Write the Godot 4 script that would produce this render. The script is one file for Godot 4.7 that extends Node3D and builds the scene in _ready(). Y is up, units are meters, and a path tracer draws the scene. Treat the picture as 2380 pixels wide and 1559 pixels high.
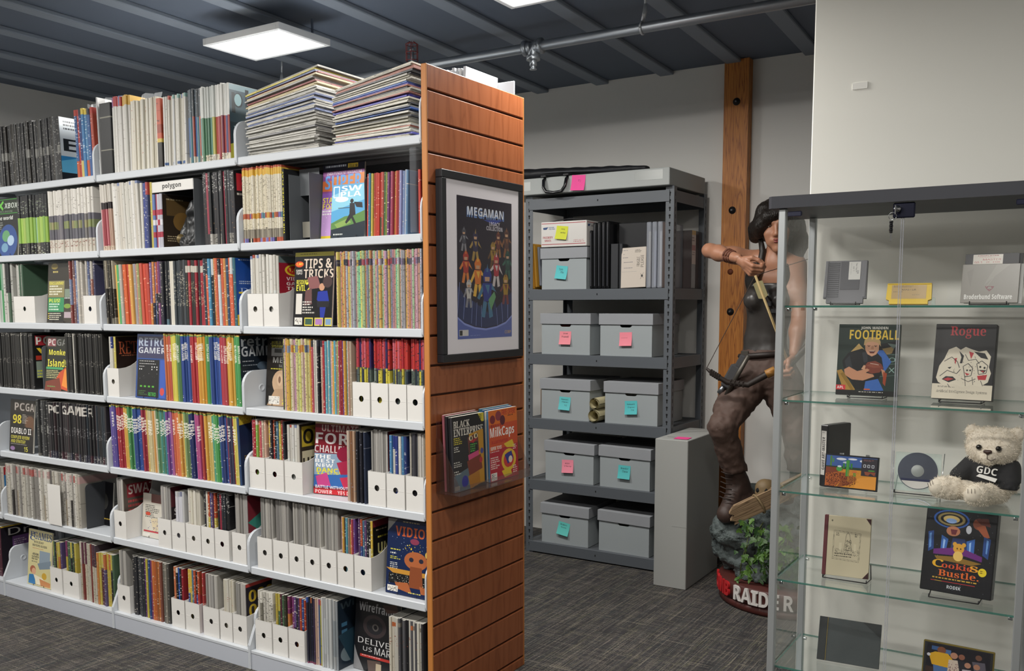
extends Node3D
# A corner of a games library: magazine shelving, slat end panel, archive rack, figure, display case.

const PANELS := [[-1.42, -0.655], [0.1, -0.655], [-2.9, 1.35], [-1.42, 1.35], [0.06, 1.35], [1.54, 1.35], [-1.42, 3.35], [0.06, 3.35]]  # first two in view; the others unseen, placed to light shelving and case
const PANEL_ENERGY := 3.2
const EXPOSURE := 1.06


func _ready():
	# camera, measured from the shelving's lines; the lens is shifted because the photograph was cropped at the bottom
	var cam := Camera3D.new()
	cam.name = "camera"
	cam.projection = Camera3D.PROJECTION_FRUSTUM
	cam.near = 0.05
	cam.far = 60.0
	cam.size = 0.05 * 1559.0 / 2139.5
	cam.frustum_offset = Vector2(0, 0.05 * 149.11 / 2139.5)
	cam.basis = Basis.from_euler(Vector3(-0.103362, 0.561834, -0.002263), EULER_ORDER_YXZ)
	cam.position = Vector3(1.96342, 1.5009, 2.54554)
	cam.current = true
	add_child(cam)
	var env := Environment.new()
	env.background_mode = Environment.BG_COLOR
	env.background_color = Color(0.02, 0.02, 0.022)
	env.tonemap_mode = Environment.TONE_MAPPER_LINEAR
	env.tonemap_exposure = EXPOSURE
	env.sdfgi_enabled = true
	env.ssao_enabled = true
	env.ssil_enabled = true
	var we := WorldEnvironment.new()
	we.name = "world_environment"
	we.environment = env
	add_child(we)
	rng.seed = 20240611
	noise.seed = 7
	noise.frequency = 1.0
	make_materials()
	ceiling_lights()
	room()
	shelving()
	end_panel()
	fill_shelves()
	panel_things()
	archive_rack()
	statue()
	display_case()
	case_things()
	finish_atlases()


# ---------------------------------------------------------------- helpers
var rng := RandomNumberGenerator.new()
var noise := FastNoiseLite.new()
var M := {}
var taken := {}
var T := Transform3D()


func mat(key: String, col: String, rough := 0.6, metal := 0.0, more := {}) -> StandardMaterial3D:
	if not M.has(key):
		var m := StandardMaterial3D.new()
		m.resource_name = key
		m.albedo_color = Color.html(col)
		m.roughness = rough
		m.metallic = metal
		for k in more:
			m.set(k, more[k])
		M[key] = m
	return M[key]


func numbered(called: String) -> String:
	var n: int = taken.get(called, 0)
	taken[called] = n + 1
	return called if n == 0 else "%s_%03d" % [called, n]


func tag(o: Node, label: String, category: String, group := "") -> Node:
	o.set_meta("label", label)
	o.set_meta("category", category)
	if group:
		o.set_meta("group", group)
	return o


func thing(called: String, label: String, category: String, at := Vector3.ZERO, group := "", turn := Vector3.ZERO) -> Node3D:
	var o := Node3D.new()
	o.name = numbered(called)
	add_child(o)
	o.position = at
	o.rotation = turn
	tag(o, label, category, group)
	return o


func ST(flat := true) -> SurfaceTool:
	var st := SurfaceTool.new()
	st.begin(Mesh.PRIMITIVE_TRIANGLES)
	st.set_smooth_group(-1 if flat else 0)
	return st


func done(st: SurfaceTool) -> ArrayMesh:
	st.generate_normals()
	return st.commit()


func part(called: String, mesh: Variant, m: Material, parent: Node = self, at := Vector3.ZERO, turn := Vector3.ZERO) -> MeshInstance3D:
	var o := MeshInstance3D.new()
	o.name = numbered(called) if parent == self else called
	o.mesh = done(mesh) if mesh is SurfaceTool else mesh
	o.material_override = m
	parent.add_child(o, true)
	o.position = at
	o.rotation = turn
	return o


func structure(called: String, st: Variant, m: Material) -> MeshInstance3D:
	var o := part(called, st, m)
	o.set_meta("kind", "structure")
	return o


# a flat polygon, turned so that it faces OUT; uvs match the points
func poly(st: SurfaceTool, pts: Array, out: Vector3, uvs: Array = []) -> void:
	var n: Vector3 = (pts[1] - pts[0]).cross(pts[2] - pts[0])
	if pts.size() > 3 and n.length() < 1e-12:
		n = (pts[2] - pts[0]).cross(pts[3] - pts[0])
	var flip := n.dot(out) > 0.0  # counter-clockwise seen from OUT: turn to clockwise
	for i in range(1, pts.size() - 1):
		for k in ([0, i + 1, i] if flip else [0, i, i + 1]):
			st.set_uv(uvs[k] if uvs else Vector2.ZERO)
			st.add_vertex(T * (pts[k] as Vector3))


# quad seen from OUT: a bottom left, b bottom right, c top right, d top left; r is the picture's rectangle
func quad(st: SurfaceTool, a: Vector3, b: Vector3, c: Vector3, d: Vector3, out: Vector3, r := Rect2(0, 0, 1, 1)) -> void:
	poly(st, [a, b, c, d], out, [Vector2(r.position.x, r.end.y), r.end, Vector2(r.end.x, r.position.y), r.position])


func box(st: SurfaceTool, c: Vector3, s: Vector3, ch := 0.0) -> void:
	var h := s / 2.0
	ch = minf(ch, minf(h.x, minf(h.y, h.z)) * 0.9)
	if ch <= 0.0:
		for ax in 3:
			for sg in [-1.0, 1.0]:
				var n := Vector3.ZERO
				n[ax] = sg
				var u := (ax + 1) % 3
				var w := (ax + 2) % 3
				var pts := []
				for k in [[-1, -1], [1, -1], [1, 1], [-1, 1]]:
					var p := c
					p[ax] += sg * h[ax]
					p[u] += k[0] * h[u]
					p[w] += k[1] * h[w]
					pts.append(p)
				poly(st, pts, n, [Vector2(0, 1), Vector2(1, 1), Vector2(1, 0), Vector2(0, 0)])
		return
	var P := func(sx: float, sy: float, sz: float, ax: int) -> Vector3:
		var sg := Vector3(sx, sy, sz)
		var p := sg * (h - Vector3(ch, ch, ch))
		p[ax] = sg[ax] * h[ax]
		return c + p
	for ax in 3:
		var u := (ax + 1) % 3
		var w := (ax + 2) % 3
		for sg in [-1.0, 1.0]:
			var pts := []
			for k in [[-1, -1], [1, -1], [1, 1], [-1, 1]]:
				var q := Vector3.ZERO
				q[ax] = sg
				q[u] = k[0]
				q[w] = k[1]
				pts.append(P.call(q.x, q.y, q.z, ax))
			var n := Vector3.ZERO
			n[ax] = sg
			poly(st, pts, n)
			for s2 in [-1.0, 1.0]:  # the edge between faces u and w, along ax
				var a1 := Vector3.ZERO
				a1[u] = sg
				a1[w] = s2
				var lo := a1
				lo[ax] = -1
				var hi := a1
				hi[ax] = 1
				poly(st, [P.call(lo.x, lo.y, lo.z, u), P.call(hi.x, hi.y, hi.z, u), P.call(hi.x, hi.y, hi.z, w), P.call(lo.x, lo.y, lo.z, w)], a1)
	for i in 8:
		var q := Vector3(1 if i & 1 else -1, 1 if i & 2 else -1, 1 if i & 4 else -1)
		poly(st, [P.call(q.x, q.y, q.z, 0), P.call(q.x, q.y, q.z, 1), P.call(q.x, q.y, q.z, 2)], q)


func boxed(c: Vector3, s: Vector3, ch := 0.0) -> SurfaceTool:
	var st := ST()
	box(st, c, s, ch)
	return st


# a 2-D outline (counter-clockwise, x right, y up) pushed along z from z0 to z1
func prism(st: SurfaceTool, outline: PackedVector2Array, z0: float, z1: float) -> void:
	var idx := Geometry2D.triangulate_polygon(outline)
	for side in [[z0, -1.0], [z1, 1.0]]:
		for i in range(0, idx.size(), 3):
			var p := []
			for k in 3:
				var q: Vector2 = outline[idx[i + k]]
				p.append(Vector3(q.x, q.y, side[0]))
			poly(st, p, Vector3(0, 0, side[1]))
	var area := 0.0
	for i in outline.size():
		area += outline[i].cross(outline[(i + 1) % outline.size()])
	for i in outline.size():
		var a := outline[i]
		var b := outline[(i + 1) % outline.size()]
		var d := (b - a) * signf(area)
		poly(st, [Vector3(a.x, a.y, z0), Vector3(b.x, b.y, z0), Vector3(b.x, b.y, z1), Vector3(a.x, a.y, z1)], Vector3(d.y, -d.x, 0))


# a round rod along a path
func tube(st: SurfaceTool, path: Array, r: Variant, seg := 8, capped := true) -> void:
	var rings := []
	var side := Vector3.ZERO
	for i in path.size():
		var dir: Vector3 = (path[mini(i + 1, path.size() - 1)] - path[maxi(i - 1, 0)]).normalized()
		if side == Vector3.ZERO:
			side = dir.cross(Vector3.UP if absf(dir.y) < 0.9 else Vector3.RIGHT).normalized()
		side = (side - dir * side.dot(dir)).normalized()
		var up := dir.cross(side)
		var rr: float = r[i] if r is Array else r
		var ring := []
		for k in seg:
			var a := TAU * k / seg
			ring.append(path[i] + (side * cos(a) + up * sin(a)) * rr)
		rings.append(ring)
	for i in path.size() - 1:
		for k in seg:
			var k2 := (k + 1) % seg
			poly(st, [rings[i][k], rings[i][k2], rings[i + 1][k2], rings[i + 1][k]], rings[i][k] + rings[i + 1][k2] - path[i] - path[i + 1], [Vector2(float(k) / seg, i), Vector2(float(k + 1) / seg, i), Vector2(float(k + 1) / seg, i + 1), Vector2(float(k) / seg, i + 1)])
	if capped:
		poly(st, rings[0], path[0] - path[1])
		poly(st, rings[-1], path[-1] - path[-2])


func tubed(path: Array, r: Variant, seg := 8) -> SurfaceTool:
	var st := ST(seg < 6)
	tube(st, path, r, seg)
	return st


# a profile of [radius, height] turned about y
func lathe(st: SurfaceTool, prof: Array, seg := 20, c := Vector3.ZERO) -> void:
	for i in prof.size() - 1:
		for k in seg:
			var p := []
			for w in [[i, k], [i, k + 1], [i + 1, k + 1], [i + 1, k]]:
				var a: float = TAU * w[1] / seg
				p.append(c + Vector3(cos(a) * prof[w[0]][0], prof[w[0]][1], sin(a) * prof[w[0]][0]))
			var dr: float = prof[i + 1][0] - prof[i][0]
			var dy: float = prof[i + 1][1] - prof[i][1]
			var am := TAU * (k + 0.5) / seg
			var out := Vector3(cos(am) * dy, -dr, sin(am) * dy)
			var q := []
			for x in p:
				if q.is_empty() or (x - q[-1]).length() > 1e-7 and (x - q[0]).length() > 1e-7:
					q.append(x)
			if q.size() > 2:
				poly(st, q, out)


func turned(x: float, y: float, z: float) -> Vector3:
	return Vector3(deg_to_rad(x), deg_to_rad(y), deg_to_rad(z))


# ---------------------------------------------------------------- materials
func noise_tex(seed_: int, freq: float, size := 512, ramp: Array = [], as_normal := false, bump := 4.0, stretch := Vector2.ONE) -> ImageTexture:
	var n := FastNoiseLite.new()
	n.seed = seed_
	n.noise_type = FastNoiseLite.TYPE_SIMPLEX_SMOOTH
	n.frequency = freq
	n.fractal_octaves = 4
	var im := Image.create(size, size, false, Image.FORMAT_RGB8)
	for y in size:
		for x in size:
			# seamless: a torus in four dimensions is more than is needed; fold two shifted copies together
			var fx := float(x) / size
			var fy := float(y) / size
			var a := n.get_noise_2d(x * stretch.x, y * stretch.y)
			var b := n.get_noise_2d((x - size) * stretch.x, y * stretch.y)
			var c := n.get_noise_2d(x * stretch.x, (y - size) * stretch.y)
			var d := n.get_noise_2d((x - size) * stretch.x, (y - size) * stretch.y)
			var v := clampf(lerpf(lerpf(a, b, fx), lerpf(c, d, fx), fy) * 0.75 + 0.5, 0, 1)
			if ramp.is_empty():
				im.set_pixel(x, y, Color(v, v, v))
			else:
				im.set_pixel(x, y, (ramp[0] as Color).lerp(ramp[1], v))
	if as_normal:
		im.convert(Image.FORMAT_RGBA8)
		im.bump_map_to_normal_map(bump)
	return ImageTexture.create_from_image(im)


func wood_tex(seed_: int, a: Color, b: Color, dark: Color, w := 256, h := 512, rings := 9.0, wob := 1.0, knots: Array = []) -> ImageTexture:
	var n := FastNoiseLite.new()
	n.seed = seed_
	n.frequency = 0.01
	var im := Image.create(w, h, false, Image.FORMAT_RGB8)
	for y in h:
		for x in w:
			var fx := float(x) / w
			var fy := float(y) / h
			var s := fx * rings + wob * n.get_noise_2d(x * 0.9, y * 0.22) * 2.2
			for k in knots:
				var dx: float = (fx - k[0]) * w / 60.0
				var dy: float = (fy - k[1]) * h / 110.0
				s += k[2] * exp(-(dx * dx + dy * dy))
			var g := absf(fposmod(s, 1.0) - 0.5) * 2.0
			var fib := n.get_noise_2d(x * 9.0, y * 0.5) * 0.5 + n.get_noise_2d(x * 30.0 + 500.0, y * 1.3) * 0.35
			var col := a.lerp(b, clampf(g * 0.7 + fib * 0.6 + 0.15, 0, 1)).lerp(dark, clampf(pow(g, 6.0) * 0.55 - fib * 0.25, 0, 0.7))
			im.set_pixel(x, y, col)
	return ImageTexture.create_from_image(im)


func carpet_tex() -> ImageTexture:
	var S := 1024
	var im := Image.create(S, S, false, Image.FORMAT_RGB8)
	var r := RandomNumberGenerator.new()
	r.seed = 5
	var n := FastNoiseLite.new()
	n.seed = 3
	n.frequency = 0.012
	for y in S:
		for x in S:
			var k := r.randf()
			var w := 1.0 + 0.25 * n.get_noise_2d(x, y * 0.6)
			var b := (0.165 + 0.13 * k * k) * w
			im.set_pixel(x, y, Color(b * 1.04, b * 0.985, b * 0.975))
	var lights := [Color("766e64"), Color("68625b"), Color("837b6f"), Color("5f5b56"), Color("63614b")]
	var darks := [Color("242224"), Color("2a282e"), Color("1e1d20"), Color("2a3234")]
	for i in 3400:  # threads along the tile
		var x := r.randi() % S
		var y := r.randi() % S
		var l := r.randi_range(50, 260)
		var pal: Array = lights if r.randf() < 0.45 else darks
		var col: Color = pal[r.randi() % pal.size()]
		var wide := 1 + r.randi() % 3
		for s in l:
			if r.randf() < 0.8:
				for q in wide:
					im.set_pixel((x + q) % S, (y + s) % S, col.lerp(im.get_pixel((x + q) % S, (y + s) % S), r.randf() * 0.5))
	for i in 2600:  # and the shorter ones across
		var x := r.randi() % S
		var y := r.randi() % S
		var l := r.randi_range(20, 110)
		var pal: Array = lights if r.randf() < 0.42 else darks
		var col: Color = pal[r.randi() % pal.size()]
		var wide := 1 + r.randi() % 2
		for s in l:
			if r.randf() < 0.75:
				for q in wide:
					im.set_pixel((x + s) % S, (y + q) % S, col)
	return ImageTexture.create_from_image(im)


func make_materials() -> void:
	mat("shelf white", "c8cdd3", 0.42)
	mat("kick shaded grey", "b9bec8", 0.5)  # greyer than the shelves: the shade near the floor is in the colour
	mat("back steel", "767b82", 0.5)
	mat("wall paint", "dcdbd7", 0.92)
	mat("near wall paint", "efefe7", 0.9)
	mat("deck paint", "5e6878", 0.75)
	mat("joist paint", "848d99", 0.75)
	mat("carpet", "ffffff", 0.97, 0.0, {"albedo_texture": carpet_tex()})
	mat("laminate", "ffffff", 0.38, 0.0, {"albedo_texture": wood_tex(4, Color("a2603c"), Color("975632"), Color("804526"), 512, 256, 12.0, 0.8), "uv1_triplanar": true, "uv1_world_triplanar": true, "uv1_scale": Vector3(1.6, 1.6, 1.6)})
	mat("laminate edge", "bd7a3c", 0.45)
	mat("groove brown", "57301f", 0.7)
	mat("post wood", "ffffff", 0.5, 0.0, {"albedo_texture": wood_tex(9, Color("c8843a"), Color("a9652a"), Color("6e3a14"), 256, 1024, 6.0, 1.6, [[0.35, 0.42, 2.2], [0.6, 0.3, 1.4], [0.3, 0.62, 1.8]])})
	mat("black", "1b1c1f", 0.5)
	mat("black gloss", "17181b", 0.22)
	mat("dark hole", "0d0d0e", 0.9)
	mat("chrome", "c9ccd0", 0.18, 1.0)
	mat("steel", "8f949a", 0.35, 0.9)
	mat("galvanised", "9aa0a6", 0.4, 0.75)
	mat("aluminium", "b9bec0", 0.42, 0.6)
	mat("light frame", "e8eaec", 0.5)
	mat("diffuser glow", "ffffff", 0.6, 0.0, {"emission_enabled": true, "emission": Color(1, 0.99, 0.97), "emission_energy_multiplier": 2.6})
	mat("holder card", "dddbd7", 0.75)
	mat("rack grey", "5d6268", 0.5)
	mat("archive grey", "a3aaad", 0.85)
	mat("archive lid", "9c9fa4", 0.85)
	mat("grey board", "9fa09d", 0.85)
	mat("case slab", "33353d", 0.55)
	mat("bookend grey", "606468", 0.5)


# ---------------------------------------------------------------- lamps and the room
func ceiling_lights() -> void:
	var where := ["above the magazine shelving", "above the aisle beside the slat panel", "out of view, lighting the far end of the shelving", "out of view, lighting the middle of the shelving", "out of view, lighting the slat panel", "out of view, lighting the display case", "out of view at the back, lighting the shelving side", "out of view at the back, lighting the aisle side"]
	for i in PANELS.size():
		var p := Vector3(PANELS[i][0], 2.72, PANELS[i][1])
		var t := thing("ceiling_panel_light", "square white flat lit ceiling panel " + where[i], "ceiling light", p, "flat panel lights on the ceiling")
		var st := ST()
		for s in [[-0.243, 0, 0.02, 0.33], [0.243, 0, 0.02, 0.33]]:
			box(st, Vector3(s[0], 0.016, s[1]), Vector3(s[2], 0.032, s[3]), 0.002)
		for s in [-0.155, 0.155]:
			box(st, Vector3(0, 0.016, s), Vector3(0.466, 0.032, 0.02), 0.002)
		box(st, Vector3(0, 0.028, 0), Vector3(0.466, 0.006, 0.29))
		part("frame", st, M["light frame"], t)
		part("diffuser", boxed(Vector3(0, 0.006, 0), Vector3(0.466, 0.006, 0.29), 0.001), M["diffuser glow"], t)
		var hang := ST()
		for sx in [-0.2, 0.2]:
			hang = boxed(Vector3(sx, 0.074, -0.1), Vector3(0.008, 0.086, 0.008))
			part("hanger_rod", hang, M["deck paint"], t)
		var a := AreaLight3D.new()
		a.name = "panel_glow"
		a.area_size = Vector2(0.46, 0.285)
		a.light_energy = PANEL_ENERGY
		a.light_color = Color(1.0, 0.985, 0.96)
		a.area_range = 14.0
		a.shadow_enabled = true
		t.add_child(a)
		a.position = Vector3(0, -0.004, 0)
		a.rotation = turned(-90, 0, 0)


func room() -> void:
	var L := -3.82
	var R := 4.2
	var B := -2.70
	var F := 5.3
	var H := 2.865
	var st := ST()
	quad(st, Vector3(L, 0, F), Vector3(R, 0, F), Vector3(R, 0, B), Vector3(L, 0, B), Vector3.UP, Rect2(0, 0, (R - L) / 1.15, (F - B) / 1.15))
	box(st, Vector3((L + R) / 2, -0.1, (B + F) / 2), Vector3(R - L + 0.4, 0.19, F - B + 0.4))
	structure("floor", st, M["carpet"])
	var wp: Material = M["wall paint"]
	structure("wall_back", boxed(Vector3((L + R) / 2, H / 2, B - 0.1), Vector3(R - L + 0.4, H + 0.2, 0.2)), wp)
	structure("wall_left", boxed(Vector3(L - 0.1, H / 2, (B + F) / 2), Vector3(0.2, H + 0.2, F - B)), wp)
	structure("wall_front", boxed(Vector3((L + R) / 2, H / 2, F + 0.1), Vector3(R - L + 0.4, H + 0.2, 0.2)), mat("unseen wall paint", "7f7a74", 0.9))  # out of view; dull tone chosen for what the case glass mirrors
	structure("wall_right", boxed(Vector3(R + 0.1, H / 2, (B + F) / 2), Vector3(0.2, H + 0.2, F - B)), wp)
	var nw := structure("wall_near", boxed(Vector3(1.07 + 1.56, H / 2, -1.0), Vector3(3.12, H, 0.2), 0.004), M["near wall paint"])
	part("patched_scuff", boxed(Vector3(1.232, 2.255, -0.8985), Vector3(0.05, 0.022, 0.0032), 0.0001), mat("scuff paint", "f4f4ee", 0.8), nw)
	var deck := structure("ceiling", boxed(Vector3((L + R) / 2, H + 0.1, (B + F) / 2), Vector3(R - L + 0.4, 0.2, F - B + 0.4)), M["deck paint"])
	var joist := done(boxed(Vector3(0, 0, 0), Vector3(0.088, 0.022, 8.2), 0.004))
	for i in range(-4, 13):  # joists run front to back, a few degrees off square
		var x := -1.79 + 0.425 * i
		part("joist", joist, M["joist paint"], deck, Vector3(x + 0.02, 2.8555, 1.3), turned(0, 2.6, 0))
	# the old timber post against the back wall
	var post := thing("timber_post", "square orange-brown timber post with round bolts against the back wall", "post", Vector3(0.198, 0, -2.665))
	var s := ST()
	var w := 0.142
	var d := 0.066
	var y1 := 2.862
	quad(s, Vector3(-w / 2, 0, d / 2), Vector3(w / 2, 0, d / 2), Vector3(w / 2, y1, d / 2), Vector3(-w / 2, y1, d / 2), Vector3.BACK, Rect2(0, 0, 0.8, 1))
	for sx in [-1.0, 1.0]:
		quad(s, Vector3(sx * w / 2, 0, d / 2), Vector3(sx * w / 2, 0, -d / 2), Vector3(sx * w / 2, y1, -d / 2), Vector3(sx * w / 2, y1, d / 2), Vector3(sx, 0, 0), Rect2(0.8, 0, 0.2, 1))
	part("shaft", s, M["post wood"], post)
	for b in [[0.003, 2.63, true], [-0.008, 2.03, true], [-0.012, 1.683, false], [-0.006, 1.455, true]]:
		var at := Vector3(b[0], b[1], d / 2)
		var bs := ST(false)
		if b[2]:
			lathe(bs, [[0.0, 0.0], [0.021, 0.0], [0.021, 0.004], [0.012, 0.005], [0.011, 0.012], [0.006, 0.014], [0.0, 0.014]], 14)
			var bo := part("bolt", bs, M["black"], post, at, turned(90, 0, 0))
			part("bolt_tip", boxed(Vector3(0, 0.016, 0), Vector3(0.009, 0.008, 0.009), 0.002), M["steel"], bo)
		else:
			lathe(bs, [[0.0, 0.0], [0.017, 0.0], [0.017, 0.0015], [0.0, 0.0018]], 14)
			part("wood_plug", bs, mat("plug wood", "6a351c", 0.7), post, at, turned(90, 0, 0))
	# the sprinkler pipe
	var pz := -1.3
	var py := 2.703
	var pt := thing("sprinkler_pipe", "grey steel sprinkler pipe running under the dark ceiling", "pipe", Vector3(0, py, pz))
	var ps := ST(false)
	tube(ps, [Vector3(L + 0.01, 0, 0), Vector3(-1.0, 0, 0), Vector3(1.0, 0, 0), Vector3(R - 0.01, 0, 0)], 0.0225, 16)
	part("pipe", ps, M["galvanised"], pt)
	var tee := Vector3(-0.335, 0, 0)
	var ts := ST(false)
	for sg in [-1.0, 1.0]:
		tube(ts, [tee + Vector3(sg * 0.012, 0, 0), tee + Vector3(sg * 0.034, 0, 0)], 0.029, 16)
		tube(ts, [tee + Vector3(sg * 0.034, 0, 0), tee + Vector3(sg * 0.05, 0, 0)], 0.036, 16)
	tube(ts, [tee + Vector3(0, 0.01, 0), tee + Vector3(0, -0.045, 0)], 0.026, 14)
	tube(ts, [tee + Vector3(0, -0.04, 0), tee + Vector3(0, -0.06, 0)], 0.033, 14)
	var tf := part("tee_fitting", ts, M["galvanised"], pt)
	var hs := ST(false)
	tube(hs, [tee + Vector3(0, -0.06, 0), tee + Vector3(0, -0.085, 0)], 0.018, 12)
	tube(hs, [tee + Vector3(0, -0.085, 0), tee + Vector3(0, -0.1, 0)], 0.012, 10)
	tube(hs, [tee + Vector3(0, -0.1, 0), tee + Vector3(0, -0.103, 0)], 0.017, 12)
	part("sprinkler_head", hs, M["galvanised"], tf)
	for hx in [0.222, -2.0]:
		var gs := ST(false)
		var loop := []
		for k in 13:
			var a := TAU * k / 12
			loop.append(Vector3(hx, sin(a) * 0.026, cos(a) * 0.026))
		tube(gs, loop, 0.005, 6)
		tube(gs, [Vector3(hx, 0.024, 0), Vector3(hx + 0.012, 0.07, 0), Vector3(hx + 0.012, 0.1, 0)], [0.009, 0.011, 0.006], 8)
		tube(gs, [Vector3(hx + 0.012, 0.09, 0), Vector3(hx + 0.016, 0.205, 0)], 0.005, 6)
		part("pipe_hanger", gs, mat("hanger zinc", "b6bbc0", 0.4, 0.5), pt)
	# an upright sprinkler in a red wire guard on the same pipe, seen over the paper piles
	var g := thing("guarded_sprinkler", "small sprinkler head inside a red wire guard above the paper piles", "sprinkler", Vector3(-1.057, 2.79, pz))
	var rs := ST(false)
	for a in 6:
		var an := TAU * a / 6
		var o := Vector3(cos(an), 0, sin(an)) * 0.032
		tube(rs, [o + Vector3(0, -0.05, 0), o + Vector3(0, 0.03, 0), o * 0.3 + Vector3(0, 0.045, 0)], 0.0018, 5)
	for y in [-0.05, -0.01, 0.03]:
		var ring := []
		for k in 13:
			ring.append(Vector3(cos(TAU * k / 12) * 0.032, y, sin(TAU * k / 12) * 0.032))
		tube(rs, ring, 0.0018, 5)
	part("wire_guard", rs, mat("guard red", "8e3430", 0.5), g)
	var ns := ST(false)
	tube(ns, [Vector3(0, 0.005, 0), Vector3(0, -0.0635, 0)], 0.01, 8)
	tube(ns, [Vector3(0, 0.0, 0), Vector3(0, 0.02, 0)], [0.016, 0.008], 8)
	part("sprinkler_stem", ns, M["galvanised"], g)


# ---------------------------------------------------------------- print: spines and covers are drawn on two sheets
const SPW := 12
const SPH := 256
const SHEET := 2048
var spine_sheet: Image
var spine_next := 3
var cover_sheet: Image
var cover_at := {}
var cover_cursor := Vector2i.ZERO
var cover_row := 0
var sheet_two: Image
var two_cursor := Vector2i.ZERO
var two_row := 0
var letters := {}
var fonts := {}


func font_of(key: String) -> Font:
	if not fonts.has(key):
		var f := SystemFont.new()
		f.font_names = [{"s": "Droid Sans", "b": "Droid Sans", "f": "Droid Serif", "F": "Droid Serif", "m": "Droid Sans Mono"}[key]]
		f.font_weight = 700 if key in ["b", "F"] else 400
		fonts[key] = f
	return fonts[key]


# the triangles of a line of text, in a box from 0 to 1 (y down)
func glyphs(text: String, key: String) -> PackedVector2Array:
	var id := key + text
	if not letters.has(id):
		var tm := TextMesh.new()
		tm.font = font_of(key)
		tm.font_size = 48
		tm.depth = 0.0
		tm.curve_step = 3.0
		tm.text = text
		var a := tm.surface_get_arrays(0)
		var vs: PackedVector3Array = a[Mesh.ARRAY_VERTEX]
		var ix: PackedInt32Array = a[Mesh.ARRAY_INDEX] if a[Mesh.ARRAY_INDEX] != null else PackedInt32Array(range(vs.size()))
		var box_ := AABB(vs[0], Vector3.ZERO)
		for p in vs:
			box_ = box_.expand(p)
		var out := PackedVector2Array()
		for i in ix:
			out.append(Vector2((vs[i].x - box_.position.x) / box_.size.x, 1.0 - (vs[i].y - box_.position.y) / box_.size.y))
		letters[id] = out
	return letters[id]


func fill_tri(im: Image, a: Vector2, b: Vector2, c: Vector2, col: Color, clip: Rect2i) -> void:
	var y0 := maxi(ceili(minf(a.y, minf(b.y, c.y)) - 0.5), clip.position.y)
	var y1 := mini(floori(maxf(a.y, maxf(b.y, c.y)) - 0.5), clip.end.y - 1)
	for y in range(y0, y1 + 1):
		var yc := y + 0.5
		var lo := 1e9
		var hi := -1e9
		for e in [[a, b], [b, c], [c, a]]:
			var p: Vector2 = e[0]
			var q: Vector2 = e[1]
			if (p.y <= yc) != (q.y <= yc):
				var x := p.x + (q.x - p.x) * (yc - p.y) / (q.y - p.y)
				lo = minf(lo, x)
				hi = maxf(hi, x)
		var x0 := maxi(roundi(lo), clip.position.x)
		var x1 := mini(roundi(hi), clip.end.x)
		if x1 > x0:
			im.fill_rect(Rect2i(x0, y, x1 - x0, 1), col)


func fill_poly(im: Image, pts: PackedVector2Array, col: Color, clip: Rect2i) -> void:
	var idx := Geometry2D.triangulate_polygon(pts)
	for i in range(0, idx.size(), 3):
		fill_tri(im, pts[idx[i]], pts[idx[i + 1]], pts[idx[i + 2]], col, clip)


# r in pixels; turn: 0 level, 1 reading upwards, 2 reading downwards
func write(im: Image, r: Rect2, text: String, key: String, col: Color, clip: Rect2i, turn := 0) -> void:
	var g := glyphs(text, key)
	for i in range(0, g.size(), 3):
		var p := []
		for k in 3:
			var q := g[i + k]
			if turn == 1:
				q = Vector2(q.y, 1.0 - q.x)
			elif turn == 2:
				q = Vector2(1.0 - q.y, q.x)
			p.append(r.position + q * r.size)
		fill_tri(im, p[0], p[1], p[2], col, clip)


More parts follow.
